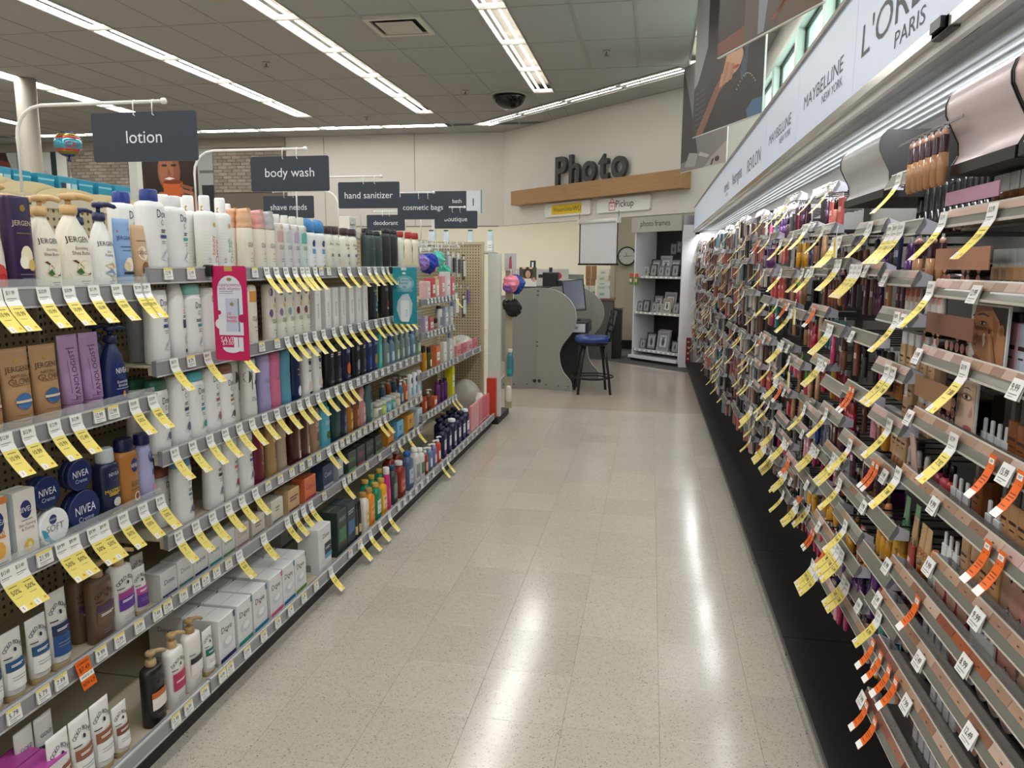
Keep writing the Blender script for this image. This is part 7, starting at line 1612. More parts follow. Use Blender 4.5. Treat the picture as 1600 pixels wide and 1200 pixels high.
def pframe(w, h, bw, col, art):
    b = MB(); th = .014
    p = Proto('framed_print', 'picture frame', w, .08, h)
    for x0, x1, z0, z1 in ((-w / 2, w / 2, 0, bw), (-w / 2, w / 2, h - bw, h), (-w / 2, -w / 2 + bw, bw, h - bw), (w / 2 - bw, w / 2, bw, h - bw)): b.box(x0, x1, 0, th, z0, z1, M(col, .35))
    b.add([(-.01, th, h * .7), (.01, th, h * .7), (.01, .09, .0135), (-.01, .09, .0135), (-.01, .086, .0135), (.01, .086, .0135)], [(0, 1, 2, 3)], M('#1a1a1a', .5))
    a = MB(); a.box(-w / 2 + bw * .9, w / 2 - bw * .9, .004, .008, bw * .9, h - bw * .9, M('#7a7c7e', .4))
    T = lambda u, v: (u * (w - 2 * bw) / 2, .0035, bw + v * (h - 2 * bw))
    a.flat(rect(-.75, .75, .15, .85), ik(art), T); a.flat(oval(0, .45, .35, .25, 12), ik('#4a4a4c'), lambda u, v: (T(u, v)[0], .0030, T(u, v)[2])); a.flat(rect(-.5, .5, .68, .76), ik('#7a7a7c'), lambda u, v: (T(u, v)[0], .0030, T(u, v)[2]))
    return p.part('frame', b).part('picture', a)
PFS = [pframe(.20, .26, .018, '#1c1c1e', '#a9abad'), pframe(.24, .31, .03, '#8f8f92', '#b9bbbd'), pframe(.14, .18, .014, '#232325', '#8a8c8e'), pframe(.12, .16, .012, '#6a6a6c', '#9a9c9e'), pframe(.17, .22, .025, '#9a9184', '#c9c6c0'), pframe(.10, .14, .012, '#b0aca4', '#8a8a8c')]
PFN = ['black', 'wide grey', 'dark', 'grey', 'taupe', 'small silver']
lay = [(0, [(.10, .16, 5), (.20, .05, 5), (.22, .22, 0), (.34, .06, 2), (.42, .22, 1), (.50, .06, 3), (.62, .22, 0), (.64, .05, 3), (.78, .06, 2), (.82, .24, 1), (.91, .10, 3)]), (1, [(.09, .05, 3), (.22, .05, 2), (.32, .2, 0), (.38, .06, 3), (.50, .05, 5), (.56, .2, 1), (.64, .06, 4), (.82, .06, 3), (.80, .22, 0), (.92, .10, 5)]), (2, [(.14, .08, 3), (.30, .10, 0), (.42, .26, 1), (.58, .06, 1), (.82, .07, 2), (.78, .24, 4), (.91, .12, 3)])]
for si, items in lay:
    for k, (x, y, f) in enumerate(items):
        o = diag(3.66 + x, CSH[si] + .0005, .02 - y - .0)
        pr = PFS[f]; rr_ = place(pr, o, DR, '%s picture frame, %s along the %s shelf of the frames cabinet' % (PFN[f], ordinal(k), ('top', 'middle', 'bottom')[si]), 'picture frames in the cabinet')
        rr_.rotation_euler = (math.radians(-8), 0, DR)
for k in range(5):
    o = diag(3.66 + .40 + .125 * k, 1.62 + (.04 if k % 2 else 0), -.40)
    place(PFS[(2, 3, 0, 2, 5)[k]], o, DR, 'picture frame hung on the back of the cabinet, %s from the left' % ordinal(k), 'picture frames in the cabinet')
for k in range(2):
    b = MB(); b.bbox(-.035, .035, -.012, .012, -.17, -.05, M('#5f7a3a', .4, var=.1), .006); b.bbox(-.032, .032, -.012, .012, -.05, 0, M('#c9492a', .4), .006); b.box(-.02, .02, -.0135, -.012, -.13, -.08, M('#d9c9b0', .4))
    ob('hanging_pack', b.mesh('hanging_pack'), None, diag(3.66 + .02 + .08 * k, 1.34, .06 if k else .09), DR, label='red topped green pack hanging at the cabinet edge, ' + ('left one' if k == 0 else 'right one'), cat='pack', group='packs on the cabinet edge')

# ------------------------------------------------------------------ photo kiosk, stool, counter
KG = M('#84837d', .45, var=.03); EDGE = M('#c9cac4', .4)
half = [(.44, 0), (.44, .10), (.40, .15), (.345, .20), (.30, .28), (.278, .40), (.285, .46), (.315, .53), (.385, .615), (.45, .70), (.485, .80), (.487, .88), (.47, .96), (.43, 1.03), (.36, 1.10), (.27, 1.155), (.16, 1.182), (0, 1.19)]
def smooth(pl, n=2):
    for _ in range(n):
        o = [pl[0]]
        for a, c in zip(pl, pl[1:]): o += [(a[0] * .75 + c[0] * .25, a[1] * .75 + c[1] * .25), (a[0] * .25 + c[0] * .75, a[1] * .25 + c[1] * .75)]
        pl = o + [pl[-1]]
    return pl
def kiosk(x, y, rot, label):
    t = thing('photo_kiosk', label, 'kiosk', (x, y, 0), rot)
    for sx, a in ((1, math.radians(-16)), (-1, math.radians(16))):
        pl = smooth(half); poly = [(0, 0)] + [(sx * px_, pz) for px_, pz in pl]
        if sx < 0: poly = poly[::-1]
        b = MB(); b.prism(poly, -.012, .012, KG, EDGE); p = ob('side_panel', b.mesh('side_panel'), t, (.002 * sx, 0, 0.002), (0, 0, a))
        q = MB()
        for z in (1.15, 1.10, .55, .50): q.bbox(-.014, .014, -.02, -.012, z, z + .012, M('#2a2a2a', .4), .002)
        if sx > 0: ob('hinge', q.mesh('hinge'), p)
        h = MB(); h.lathe([(-.016, .018), (-.012, .022)], BLACKB, 12, (sx * .03, 0, .09), 'y'); ob('cable_hole', h.mesh('cable_hole'), p)
        for bx in (.12, .28, .40):
            s_ = MB(); s_.lathe([(-.015, .006), (-.012, .008)], BLACKB, 8, (sx * bx, 0, .05), 'y'); ob('bolt', cached(('bolt', sx, bx), lambda: s_.mesh('bolt')), p)
    return t
kiosk(-1.295, 8.86, 0, 'grey wavy sided photo kiosk partition beside the stool')
kiosk(-1.05, 9.75, .12, 'second grey wavy kiosk partition behind the first')
t = thing('kiosk_desk', 'black kiosk desk with a small white sign under the screen', 'desk', (-.93, 9.15, 0))
b = MB(); b.bbox(-.30, .22, -.22, .35, .66, .80, M('#1d1d1f', .35), .01); ob('desk_top', b.mesh('desk_top'), t)
b = MB(); b.box(-.28, .1, -.1, .3, .0, .66, M('#2c2c2b', .6)); ob('pedestal', b.mesh('pedestal'), t)
b = MB(); b.box(-.02, .19, -.226, -.221, .675, .775, M('#d5d6dc', .4)); b.text('One', .085, .725, .03, INK('#8a4a5a'), lambda u, v: (u, -.2268, v)); ob('label_plate', b.mesh('label_plate'), t)
t = thing('kiosk_screen', 'tilted dark framed touch screen on the photo kiosk', 'monitor', (-.90, 9.12, .8005), .15)
b = MB(); b.lathe([(0, .09), (.012, .085), (.02, .02), (.16, .02)], BLACKB, 16); ob('stand', b.mesh('stand'), t)
b = MB(); b.bbox(-.13, .13, -.02, .02, -.19, .19, M('#1b1c20', .3), .01); o = ob('bezel', b.mesh('bezel'), t, (0, -.03, .30), (math.radians(-14), math.radians(-6), 0))
b = MB(); b.flat(rect(-.115, .115, -.17, .17), M('#4f5666', .2, emit=.12, var=.04), lambda u, v: (u, -.0206, v)); ob('glass', b.mesh('glass'), o)
b = MB(); b.tube([(0, 0, 0), (0, 0, .14)], .012, BLACKB, 8); b.lathe([(.12, .02), (.17, .022), (.19, .012)], BLACKB, 10); b.box(-.02, .02, -.02, .02, 0, .01, BLACKB)
ob('card_scanner', b.mesh('card_scanner'), None, (-1.12, 9.1, .8005), label='small black scanner on a stem left of the kiosk screen', cat='scanner')
t = thing('bar_stool', 'black metal bar stool with a blue cushion and slatted back', 'stool', (-.63, 8.72, 0), math.radians(-78))
BL = M('#101012', .35)
b = MB(); b.loft([(.585, .19, .19), (.60, .215, .21), (.635, .215, .21), (.655, .20, .195), (.66, .15, .15)], M('#1f3a74', .3, var=.05), 22, 2.8); ob('seat', b.mesh('seat'), t)
b = MB(); b.loft([(.55, .16, .16), (.585, .18, .18)], BL, 16, 2.8); ob('seat_base', b.mesh('seat_base'), t)
for sx in (-1, 1):
    for sy in (-1, 1):
        b = MB(); b.tube([(sx * .10, sy * .10, .57), (sx * .135, sy * .135, .42), (sx * .165, sy * .165, .2), (sx * .185, sy * .185, .0)], [.016, .016, .015, .016], BL, 10); ob('leg', b.mesh('leg'), t)
b = MB(); b.tube([(.178 * math.cos(a), .178 * math.sin(a), .17) for a in [2 * PI * k / 24 for k in range(25)]], .010, BL, 8); b.tube([(.24 * math.cos(a), .24 * math.sin(a), .19) for a in [2 * PI * k / 24 for k in range(25)]], .009, BL, 8); ob('foot_ring', b.mesh('foot_ring'), t)
for sx in (-1, 1):
    b = MB(); b.tube([(sx * .17, .17, .60), (sx * .175, .20, .75), (sx * .175, .23, .95)], .014, BL, 8); ob('back_post', b.mesh('back_post'), t)
for z, y in ((.71, .195), (.79, .207), (.87, .220), (.935, .228)):
    b = MB(); b.bbox(-.17, .17, y - .006, y + .006, z - .018, z + .018, BL, .003); ob('back_slat', b.mesh('back_slat'), t)
t = thing('photo_counter', 'dark grey counter block behind the stool', 'counter', (-.85, 11.9, 0))
b = MB(); b.box(-.9, .28, 0, .6, 0, .92, M('#55574f', .6)); ob('body', b.mesh('body'), t)
b = MB(); b.bbox(-.92, .30, -.02, .62, .92, .95, M('#6a4a34', .4), .004); ob('worktop', b.mesh('worktop'), t)
b = MB(); b.box(.28, .42, .1, .55, 0, .78, BLACKB); ob('cabinet_side', b.mesh('cabinet_side'), t)
t = thing('partition_screen', 'grey low partition with paper notices behind the kiosk', 'partition', (-1.35, 11.45, 0))
b = MB(); b.box(-.75, .36, 0, .04, 0, 1.32, M('#7f8078', .6)); ob('panel', b.mesh('panel'), t)
b = MB(); b.box(-.75, .36, -.004, .044, 1.32, 1.335, M('#dcdcd6', .4)); ob('edge_trim', b.mesh('edge_trim'), t)
b = MB(); b.box(.12, .33, -.004, -.001, .92, 1.25, PAPER); ob('notice', b.mesh('notice'), t)
# standee, printers and boxes on the counters
t = thing('desk_board', 'back counter ledge holding printers and a photo standee', 'counter', (-1.55, 9.98, 0))
b = MB(); b.box(-.35, .55, 0, .5, 0, 1.16, M('#66685f', .6)); ob('body', b.mesh('body'), t)
b = MB(); b.bbox(-.36, .56, -.01, .51, 1.16, 1.175, M('#3a3a38', .4), .003); ob('ledge', b.mesh('ledge'), t)
def stand(l, T):
    l.flat(rect(0, 1, .33, 1), ik('#4a4a34'), T(0)); l.flat(oval(.5, .72, .30, .30, 18), ik('#2f211b'), T(.0004)); l.flat(oval(.5, .64, .15, .20, 16), ik('#c99a84'), T(.0008)); l.flat(rect(0, 1, 0, .34), ik('#dcdcd4'), T(.0008)); l.flat(rect(.3, .7, .33, .42), ik('#e0d0c8'), T(.0012)); l.flat(oval(.22, .38, .08, .09, 10), ik('#d08a84'), T(.0014)); l.flat(oval(.84, .36, .09, .12, 10), ik('#d08a84'), T(.0014)); l.flat(oval(.27, .96, .12, .05, 10), ik('#e0b0b0'), T(.001)); l.flat(oval(.66, .96, .12, .05, 10), ik('#e0b0b0'), T(.001))
    for x in (.44, .56): l.flat(oval(x, .68, .022, .014, 8), ik('#2f211b'), T(.0016))
    l.flat(oval(.5, .55, .05, .018, 8), ik('#a0504c'), T(.0016))
t = thing('photo_standee', 'small photo card of a dark haired woman with raised hands', 'picture', (-1.60, 10.0, 1.1755)); b = MB(); b.box(-.115, .115, 0, .01, 0, .25, PAPER); ob('card', b.mesh('card'), t); l = MB(); stand(l, lambda e: (lambda u, v: (-.115 + .23 * u, -.0006 - e, .25 * v))); ob('print', l.mesh('print'), t)
b = MB(); b.bbox(-.10, .10, 0, .18, 0, .19, M('#121213', .4), .01); b.bbox(-.02, .02, .05, .1, .19, .25, M('#121213', .4), .004); b.bbox(.10, .16, .0, .15, 0, .08, M('#121213', .4), .004)
ob('photo_printer', b.mesh('photo_printer'), None, (-1.31, 10.03, 1.1755), label='black photo printer beside the photo card on the ledge', cat='printer')
b = MB(); b.bbox(-.035, .035, -.03, .03, 0, .34, M('#2c1f1a', .4), .004); b.box(-.012, .012, -.0315, -.03, .18, .32, PAPER)
ob('film_box', b.mesh('film_box'), None, (-1.58, 10.3, 1.1755), label='dark brown upright box behind the photo card', cat='box')
t = thing('notice_board', 'white board with red round emblem behind the printer', 'board', (-1.95, 11.3, 1.0))
b = MB(); b.box(-.2, .75, 0, .02, 0, .40, M('#b9b5b0', .5)); ob('board', b.mesh('board'), t)
b = MB(); b.flat(oval(.6, .30, .05, .05, 14), ik('#a02a3a'), lambda u, v: (u, -.001, v)); b.flat(rect(.3, .48, .27, .32), BLK, lambda u, v: (u, -.001, v)); b.flat(rect(-.1, .15, .25, .30), GRYI, lambda u, v: (u, -.001, v)); ob('print', b.mesh('print'), t)
b = MB(); b.box(-.3, .8, .0, .02, 0, 1.0, M('#7f8078', .6)); ob('stand', b.mesh('stand'), t, (0, 0.02, -1.0))
zc = .9505
for k, (x, w, h, d, c) in enumerate(((-.97, .20, .10, .2, '#6a4a34'), (-.955, .17, .09, .18, '#c9c6be'), (-.935, .14, .10, .16, '#8f6a44'), (-.93, .17, .21, .17, '#8f6a44'))):
    pr = carton(w, d, h, c, [('r', -.1, .1, 0, 1, ik('#b59a78'))], name='storage_box'); place(pr, (x, 12.15, zc), .05 * (k % 2), '%s box, %s up in the left stack on the photo counter' % (('brown', 'white', 'tan', 'tall tan')[k], ordinal(k)), 'boxes stacked on the photo counter'); zc += h + .0005
zc = .9505
for k, (x, w, h, c) in enumerate(((-.72, .20, .14, '#c9cfc6'), (-.73, .19, .05, '#bfc4bc'), (-.735, .19, .07, '#d0d0c8'), (-.73, .18, .09, '#c9c6ba'), (-.72, .16, .10, '#d3d0c0'))):
    pr = carton(w, .2, h, c, [('r', -.6, .2, .3, .6, ik('#8fae9c'))], name='storage_box'); place(pr, (x, 12.12, zc), .06 * ((k % 3) - 1), 'pale paper box, %s up in the right stack on the photo counter' % ordinal(k), 'boxes stacked on the photo counter'); zc += h + .0005
b = MB(); b.bbox(-.07, .07, -.06, .06, 0, .2, M('#161616', .6), .02); ob('black_bag', b.mesh('black_bag'), None, (-1.10, 12.3, .9505), label='black bag standing left of the stacked boxes', cat='bag')

# ------------------------------------------------------------------ hanging photo banners over the makeup wall
def banner(x0, y0, x1, y1, label, build, base):
    ang = math.atan2(y1 - y0, x1 - x0); w = math.hypot(x1 - x0, y1 - y0)
    t = thing('photo_banner', label, 'banner', (x0, y0, 2.6), ang)
    b = MB(); b.box(0, w, 0, .012, 0, 1.24, M(base, .5), ); b.box(0, w, -.001, .013, -.006, .0, M('#d0d0cc', .5)); b.box(w, w + .006, -.001, .013, 0, 1.24, M('#d0d0cc', .5)); ob('panel', b.mesh('panel'), t)
    l = MB(); build(l, lambda e: (lambda u, v: (u * w, -.001 - e, v * 1.24))); ob('print', l.mesh('print'), t)
    for u in (.1, .9):
        c = MB(); c.tube([(u * w, .006, 1.24), (u * w, .006, H_CEIL - 2.612)], .002, M('#9a968e', .5), 5); ob('cable', c.mesh('cable'), t)
SKd, SKm = ik('#6a4230'), ik('#a8745a')
def b1(l, T_):
    T = lambda e: (lambda u, v: T_(e)(u, v * (.36 if v < .99 else 1)))
    l.flat(rect(0, 1, 0, 1), ik('#33251f'), T(0)); l.flat([(0, .02), (.3, .0), (.55, .12), (.42, .22), (0, .16)], ik('#6a3a28'), T(.0004)); l.flat([(.30, 0), (.62, .0), (.66, .6), (.45, 1), (.28, 1)], ik('#4f463f'), T(.0006)); l.flat([(.44, .02), (.5, .02), (.55, .6), (.50, 1), (.44, 1)], ik('#7d8388'), T(.001)); l.flat([(.62, 0), (1, 0), (1, .6), (.8, .7), (.66, .5)], ik('#5a4636'), T(.0008)); l.flat([(.75, .35), (.95, .15), (.98, .2), (.8, .4)], ik('#c9b8a4'), T(.0012))
    for k in range(4): l.flat([(.56 + .05 * k, .10 + .05 * k), (.60 + .05 * k, .08 + .05 * k), (.72 + .03 * k, .24 + .04 * k), (.70 + .03 * k, .28 + .04 * k)], SKd if k % 2 else ik('#7d4c36'), T(.0016))
    for k in range(7): l.flat([(.63 + .05 * k, .3), (.64 + .05 * k, .3), (.68 + .05 * k, .9), (.67 + .05 * k, .9)], ik('#473628'), T(.0014))
def b2(l, T_):
    T = lambda e: (lambda u, v: T_(e)(u, v * (.60 if v < .96 else 1)))
    l.flat(rect(0, 1, 0, 1), ik('#26221f'), T(0)); l.flat([(0, .55), (.06, .6), (.2, .95), (.2, .97), (0, .97)], ik('#8d8f90'), T(.0004)); l.flat([(0, .0), (.34, .02), (.40, .5), (.26, .8), (.1, .68), (0, .5)], ik('#17171b'), T(.0008)); l.flat([(.82, 0), (1, .0), (1, .16), (.88, .17), (.80, .08)], ik('#3f5f80'), T(.0008))
    for k in range(8): l.flat([(.04, .06 + .06 * k), (.2, .09 + .06 * k), (.2, .094 + .06 * k), (.04, .065 + .06 * k)], ik('#6a6e78'), T(.0012))
    l.flat([(.05, 0), (.17, .0), (.40, .38), (.50, .46), (.44, .56), (.34, .46)], ik('#7d5039'), T(.0016)); l.flat(oval(.60, .72, .13, .2, 20), ik('#c49478'), T(.0016)); l.flat([(.5, .9), (.72, .92), (.76, .6), (.70, .78), (.58, .84)], ik('#120f0e'), T(.002))
    for k in range(4): l.flat([(.40 + .045 * k, .44 + .01 * k), (.45 + .045 * k, .44 + .01 * k), (.50 + .04 * k, .68 - .02 * k), (.46 + .04 * k, .70 - .02 * k)], SKm if k % 2 else ik('#b5836a'), T(.0022))
    l.flat(oval(.64, .58, .045, .02, 10), ik('#9a3f44'), T(.0024)); l.flat([(.62, .74), (.69, .75), (.69, .755), (.62, .75)], ik('#2a1a16'), T(.0024)); l.flat([(.43, .58), (.45, .58), (.52, .82), (.50, .83)], ik('#1b1b1d'), T(.0026))
    for k in range(12): l.flat(oval(.66 + .022 * k, .34 + .12 * math.sin(k * .28), .006, .006, 6), ik('#c9ccd0'), T(.002))
    l.flat([(.7, .45), (.78, .42), (.80, .9), (.74, .95)], ik('#3a4658'), T(.0012))
def b3(l, T_):
    T = lambda e: (lambda u, v: T_(e)(u, v * (.42 if v < .96 else 1)))
    l.flat(rect(0, 1, 0, 1), ik('#7b7778'), T(0)); l.flat([(0, .2), (.4, .3), (.3, .9), (0, 1)], ik('#3c3a3b'), T(.0004)); l.flat([(.1, .1), (.34, .06), (.4, .34), (.2, .4)], ik('#9a9898'), T(.0008)); l.flat([(.4, .3), (.6, .2), (.66, .24), (.46, .36)], ik('#b5b1b0'), T(.0008)); l.flat([(.55, .0), (1, 0), (1, .45), (.7, .2)], ik('#a09896'), T(.0006)); l.flat(oval(.82, .12, .05, .06, 10), ik('#3a3537'), T(.0012)); l.flat([(.68, .02), (.72, .02), (.76, .14), (.72, .14)], ik('#3a3537'), T(.0012))
banner(.324, 4.59, .70, 3.72, 'nearest hanging photo banner of a hand on a knit sleeve', b1, '#33251f')
banner(.327, 7.28, .78, 6.20, 'middle hanging photo banner of a woman touching her mouth, dark jacket', b2, '#26221f')
banner(.317, 9.93, .775, 8.98, 'farthest hanging photo banner of a grey sweater', b3, '#7b7778')
# ------------------------------------------------------------------ end of the left run: end panel, bath goods, poufs
t = thing('gondola_endcap', 'beige pegboard end panel with a white post closing the left shelving run', 'end panel', (-1.47, 6.655, 0))
b = MB(); b.box(-.93, -.022, .03, .045, .1, 1.63, PEG); ob('pegboard', b.mesh('pegboard'), t)
for x0, x1, z0, z1 in ((-.022, .0, .1, 1.655), (-.93, -.022, 1.63, 1.655)):
    b = MB(); b.box(x0, x1, .02, .055, z0, z1, M('#bdb095', .5)); ob('frame_bar', b.mesh('frame_bar'), t)
b = MB(); b.box(.018, .13, .14, .20, .06, 1.555, M('#cfd1cc', .45)); ob('post', b.mesh('post'), t)
b = MB(); b.box(.013, .10, .10, .14, .06, .42, M('#c8402c', .4)); ob('red_panel', b.mesh('red_panel'), t)
b = MB(); b.box(-.93, .02, .10, .58, 1.555, 1.57, BEIGE); ob('top_board', b.mesh('top_board'), t)
b = MB(); b.box(-.93, .13, .058, .6, 0, .06, KICK); ob('base', b.mesh('base'), t)
b = MB(); b.box(.135, .20, .36, .375, .1, 1.50, M('#b5a98c', .5)); ob('side_rack', b.mesh('side_rack'), t)
b = MB(); b.box(.13, .24, .34, .352, 1.40, 1.56, M('#b9b9ba', .4)); b.flat([(.17, 1.42), (.20, 1.42), (.195, 1.54), (.175, 1.52)], ik('#b0505a'), lambda u, v: (u, .3392, v)); ob('rack_header', b.mesh('rack_header'), t)
for k, (px, z) in enumerate(((674, 1.57), (697, 1.57), (735, 1.57), (766, 1.57))):
    y = 7.05; q = ray_at(px, 372, Y=y)
    pr = bottle(.065, .05, .205, '#c3d3de', 'cap', '#2a2f3a' if k < 3 else '#3f8f5a', 'taper', 2.3, [('r', -.7, .7, .1, .55, ik('#e6e9ec')), ('r', -.5, .5, .2, .23, GRYI), ('r', -.5, .5, .3, .33, GRYI)], caph=.05, single=True, capw=.7)
    place(pr, (q.x, y, 1.5705), 0, 'pale blue bottle on top of the end panel, %s from the left' % ordinal(k), 'pale blue bottles on the end panel')
def pouf(c, r, seed):
    rr = random.Random(seed); b = MB(); vs = []; fs = []; n, m_ = 14, 9
    for j in range(m_ + 1):
        for i in range(n):
            ph = PI * j / m_; k = r * (1 + rr.uniform(-.16, .16)); th = 2 * PI * i / n
            vs.append((k * math.sin(ph) * math.cos(th), k * math.sin(ph) * math.sin(th), -r + k * math.cos(ph)))
    for j in range(m_):
        for i in range(n): fs.append((j * n + i, (j + 1) * n + i, (j + 1) * n + (i + 1) % n, j * n + (i + 1) % n))
    b.add(vs, fs, M(c, .7, var=.2, scale=60), False); b.tube([(0, 0, -.01), (0, 0, .05)], .003, PAPER, 5)
    return solo('bath_pouf', 'bath pouf', 2 * r, 2 * r, 2 * r, b)
for px, y, z, X, c, r, lab in ((795, 0, 1.36, -1.27, '#e88aa0', .075, 'fluffy pink bath pouf hanging beside the white post'), (804, .1, 1.36, -1.24, '#24489a', .085, 'blue bath pouf behind the pink one'), (790, -.02, 1.30, -1.29, '#8a5aa8', .05, 'small purple pouf below the pink one'), (800, .03, 1.13, -1.25, '#0f0f10', .075, 'black bath pouf hanging beside the white post'), (789, .12, 1.15, -1.3, '#141414', .07, 'second black bath pouf nearer the post')):
    place(pouf(c, r, px), (X, 6.95 + y, z), 0, lab, 'bath poufs on the end rack')
pr = bottle(.07, .05, .26, '#3f7a86', 'cap', '#c9c9c2', 'oval', 2.2, [('r', -.6, .6, .0, .3, ik('#1fa0a4'))]); place(pr, (-1.27, 6.93, .42), 0, 'teal two-tone sponge pack low beside the white post')
pr = bottle(.06, .05, .15, '#d6d2c6', 'none', prof='oval'); place(pr, (-1.28, 6.92, .18), 0, 'cream sponge pack low beside the white post')
# pegs of the last two bays
tb = [o for o in bpy.data.objects if o.name.startswith('shelving_bay')]
tb.sort(key=lambda o: o.location.y)
pegm = MB(); pegm.tube([(0, .41, 0), (0, .14, 0), (0, .12, .012)], .003, M('#d8d8d4', .35, .3), 6); pegm.box(-.009, .009, .117, .119, -.002, .03, PAPER); pegm = pegm.mesh('peg_hook')
for bi, us, zs in ((5, [.06 + .075 * k for k in range(12)], (1.60, 1.56)), (6, [.06 + .09 * k for k in range(9)], (1.60,)), (6, [.35, .43, .50, .58, .66], (1.27,))):
    for z in zs:
        for u in us: ob('peg_hook', pegm, tb[bi], (u, RND.uniform(0, .03), z + RND.uniform(-.02, .02)))
# bath accessories: cards on pegs, boxes, jars, bags
def hcard(c, c2, W, H_):
    b = MB(); b.box(-W / 2, W / 2, -.002, .002, -H_, 0, M(c, .4, var=.05)); b.bbox(-W * .38, W * .38, -.02, -.002, -H_ * .85, -H_ * .25, M(c2, .35, var=.08), .006); b.box(-W * .4, W * .4, -.003, -.002, -H_ * .2, -H_ * .06, PAPER)
    return solo('bath_pack', 'pack', W, .025, H_, b)
gb_ = 'bath accessories on pegs'
for px, z, X, pr, d in ((660, 1.52, -1.62, pouf('#8f78c4', .055, 3), 'lilac bath pouf'), (668, 1.53, -1.60, pouf('#2038a8', .07, 4), 'royal blue bath pouf'), (687, 1.55, -1.60, pouf('#5cc4b4', .055, 5), 'aqua bath pouf'), (692, 1.45, -1.58, pouf('#4fb8a8', .05, 6), 'aqua bath pouf'), (684, 1.57, -1.70, hcard('#d6d6d4', '#c3c3c8', .07, .16), 'white accessory pack'), (700, 1.57, -1.62, hcard('#8f98b8', '#c9ccd8', .08, .2), 'blue grey accessory pack'), (708, 1.56, -1.62, hcard('#c9c9cb', '#3a3a3e', .08, .2), 'grey accessory pack'), (716, 1.55, -1.62, hcard('#e0e0e0', '#55555a', .08, .2), 'white card pack'), (723, 1.54, -1.62, hcard('#2a2624', '#d9d6d2', .085, .22), 'black and white card pack'), (728, 1.27, -1.6, hcard('#7a5a98', '#8a6ab0', .04, .17), 'purple accessory'), (714, 1.22, -1.62, hcard('#c9c9c6', '#e9e9e6', .09, .2), 'white sponge pack'), (720, 1.20, -1.6, hcard('#1f1f20', '#dcdcda', .09, .2), 'black and white sponge pack'), (707, 1.20, -1.62, hcard('#b9c3d6', '#5a6aa8', .08, .18), 'blue bath pack'), (702, .98, -1.58, hcard('#c9ccd6', '#8a92b8', .07, .16), 'pale bath pack')):
    y = Yof(px, z - .08, X); row_add('pegs of the bath goods', y, pr, (X, y, z), ROTL, d + ' hanging', gb_)
def bx(c, W, D, H_, name='gift_box'): return carton(W, D, H_, c, [('r', -.7, .7, .3, .7, PAPER), ('r', -.5, .5, .45, .5, GRYI)], name=name)
BTH = [('top', 1.225, [(667, bx('#e8c3c0', .08, .06, .13), 'pale pink gift box'), (675, bx('#c9505a', .08, .06, .15), 'red gift box'), (683, bottle(.055, .05, .16, '#d6c8a8', 'cap', '#c0a878', 'cyl', 2, [('r', -.7, .7, .2, .7, PAPER)]), 'cream bath bottle'), (690, bx('#d98f96', .08, .06, .16), 'rose gift box'), (698, bx('#e6e0e0', .10, .06, .19), 'white lettered gift box'), (706, bx('#d4687a', .07, .05, .15), 'pink gift box')]),
       ('second', 1.0, [(664, bx('#c9b8d0', .07, .05, .12), 'lilac box'), (672, bx('#d96a78', .09, .06, .10), 'coral box'), (680, jar(.035, .09, '#8a6a5a', '#3a2a24', [], upright=False), 'brown jar'), (688, bottle(.06, .05, .17, '#e3e3e0', 'cap', '#4a4a4a', 'cyl', 2, [('r', -.7, .7, .2, .6, GRYI)]), 'white tube bottle'), (696, bx('#b9c0d0', .08, .05, .16), 'grey-blue box'), (704, bx('#d9d9dc', .08, .05, .15), 'pale grey box')]),
       ('third', .735, [(664, bottle(.05, .045, .18, '#c9862a', 'cap', '#2a241e', 'cyl', 2, [('r', -.6, .6, .2, .6, ik('#e0b060'))], caph=.25), 'amber bath bottle with black cap'), (672, bottle(.05, .045, .16, '#5a5a2a', 'cap', '#2a241e', 'cyl', 2, [('r', -.6, .6, .2, .6, PAPER)], caph=.25), 'olive bath bottle with black cap'), (682, bx('#e07a4a', .10, .06, .15, 'bath_salt_box'), 'orange bath salt box'), (693, bx('#e9e6e2', .08, .06, .16, 'bath_salt_box'), 'white bath salt box'), (702, bx('#d9d9d6', .07, .06, .17, 'bath_salt_box'), 'pale bath salt box'), (710, bottle(.05, .045, .17, '#e3e0da', 'cap', '#c9c6c0', 'cyl', 2, []), 'white bath bottle')]),
       ('fourth', .445, [(664, bottle(.06, .05, .14, '#a84a28', 'cap', '#2a1a14', 'cyl', 2, [('r', -.6, .6, .3, .7, ik('#e0a080'))]), 'rust bath jar'), (671, bottle(.06, .05, .15, '#7a3a24', 'pump', '#d8d2c8', 'shoulder', 2.4, []), 'brown pump bottle'), (678, bx('#d9622a', .08, .06, .08), 'orange box'), (685, bottle(.05, .04, .17, '#6a2a6a', 'cap', '#4a1a4a', 'slab', 3, []), 'purple bath bottle'), (691, bottle(.05, .04, .17, '#4a1f5a', 'cap', '#331440', 'slab', 3, []), 'deep purple bath bottle'), (697, bottle(.05, .04, .17, '#5a2a70', 'cap', '#331440', 'slab', 3, []), 'violet bath bottle'), (706, bx('#d9d21e', .07, .06, .24), 'tall yellow box')])]
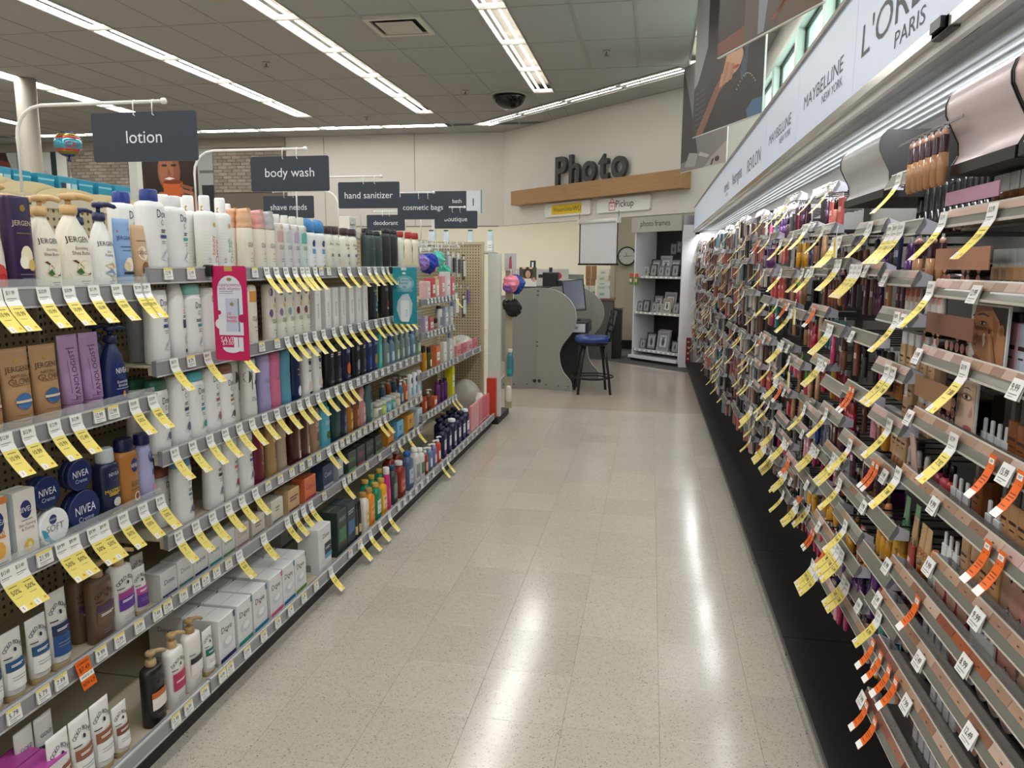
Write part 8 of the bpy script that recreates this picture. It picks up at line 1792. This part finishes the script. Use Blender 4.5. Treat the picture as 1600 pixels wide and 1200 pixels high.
for nm, z, items in BTH:
    for px, pr, d in items: put_left(pr, px, z, 'bath goods shelf, %s' % nm, d, 'bath goods', dr=0)
flush_rows(True)
def sack(c, sx, sy, sz, seed):
    rr = random.Random(seed); b = MB(); n, m_ = 16, 10; vs = []
    for j in range(m_ + 1):
        for i in range(n):
            ph = PI * j / m_; k = 1 + rr.uniform(-.09, .09); th = 2 * PI * i / n
            vs.append((sx * k * math.sin(ph) * math.cos(th), sy * k * math.sin(ph) * math.sin(th), max(0, sz * (1 - math.cos(ph) * k))))
    b.add(vs, [(j * n + i, j * n + (i + 1) % n, (j + 1) * n + (i + 1) % n, (j + 1) * n + i) for j in range(m_) for i in range(n)], M(c, .4, var=.12, scale=25), True)
    return b
for k, (px, z, X, sx, sz, c, lab) in enumerate(((724, .7175, -1.63, .10, .06, '#c9c7c2', 'clear bag of grey sponges on the last bay shelf'), (741, .7175, -1.63, .10, .055, '#e3e1dc', 'bag of white cotton balls on the last bay shelf'), (730, .1005, -1.62, .17, .17, '#b9b4ab', 'large white wrapped towel bundle below the pink trays'), (745, .1005, -1.52, .12, .12, '#dcd8d0', 'white wrapped bundle with black band near the end post'))):
    y = Yof(px, z + sz, X)
    ob('cotton_bag', sack(c, sx, sx * .8, sz, k).mesh('cotton_bag'), None, (X, min(y, 6.5), z), label=lab, cat='bag')
for k in range(4):
    pr = carton(.135, .02, .10, ('#d9909a', '#d07a88', '#e0a8ac', '#c9707e')[k], [('t', 'Cotton', 0, .5, .2, ik('#b0404e')), ('r', -.9, .9, .1, .13, PAPER)], name='pink_tray', flaps=False)
    place(pr, (-1.50, 5.86 + .2 * k, .7175), ROTL, 'pink printed tray front, %s along the last bay shelf' % ordinal(k), 'pink trays on the last bay shelf')
for k in range(5):
    pr = carton(.135, .02, .22, ('#e3949c', '#e0a3a8', '#d97a88', '#cf5a70', '#d9606c')[k], [('r', -.9, .9, .1, .13, PAPER)], name='pink_tray', flaps=False)
    place(pr, (-1.40, 5.93 + .142 * k, .1005), ROTL, 'tall pink tray panel, %s along the end of the base shelf' % ordinal(k), 'pink tray panels on the base shelf')
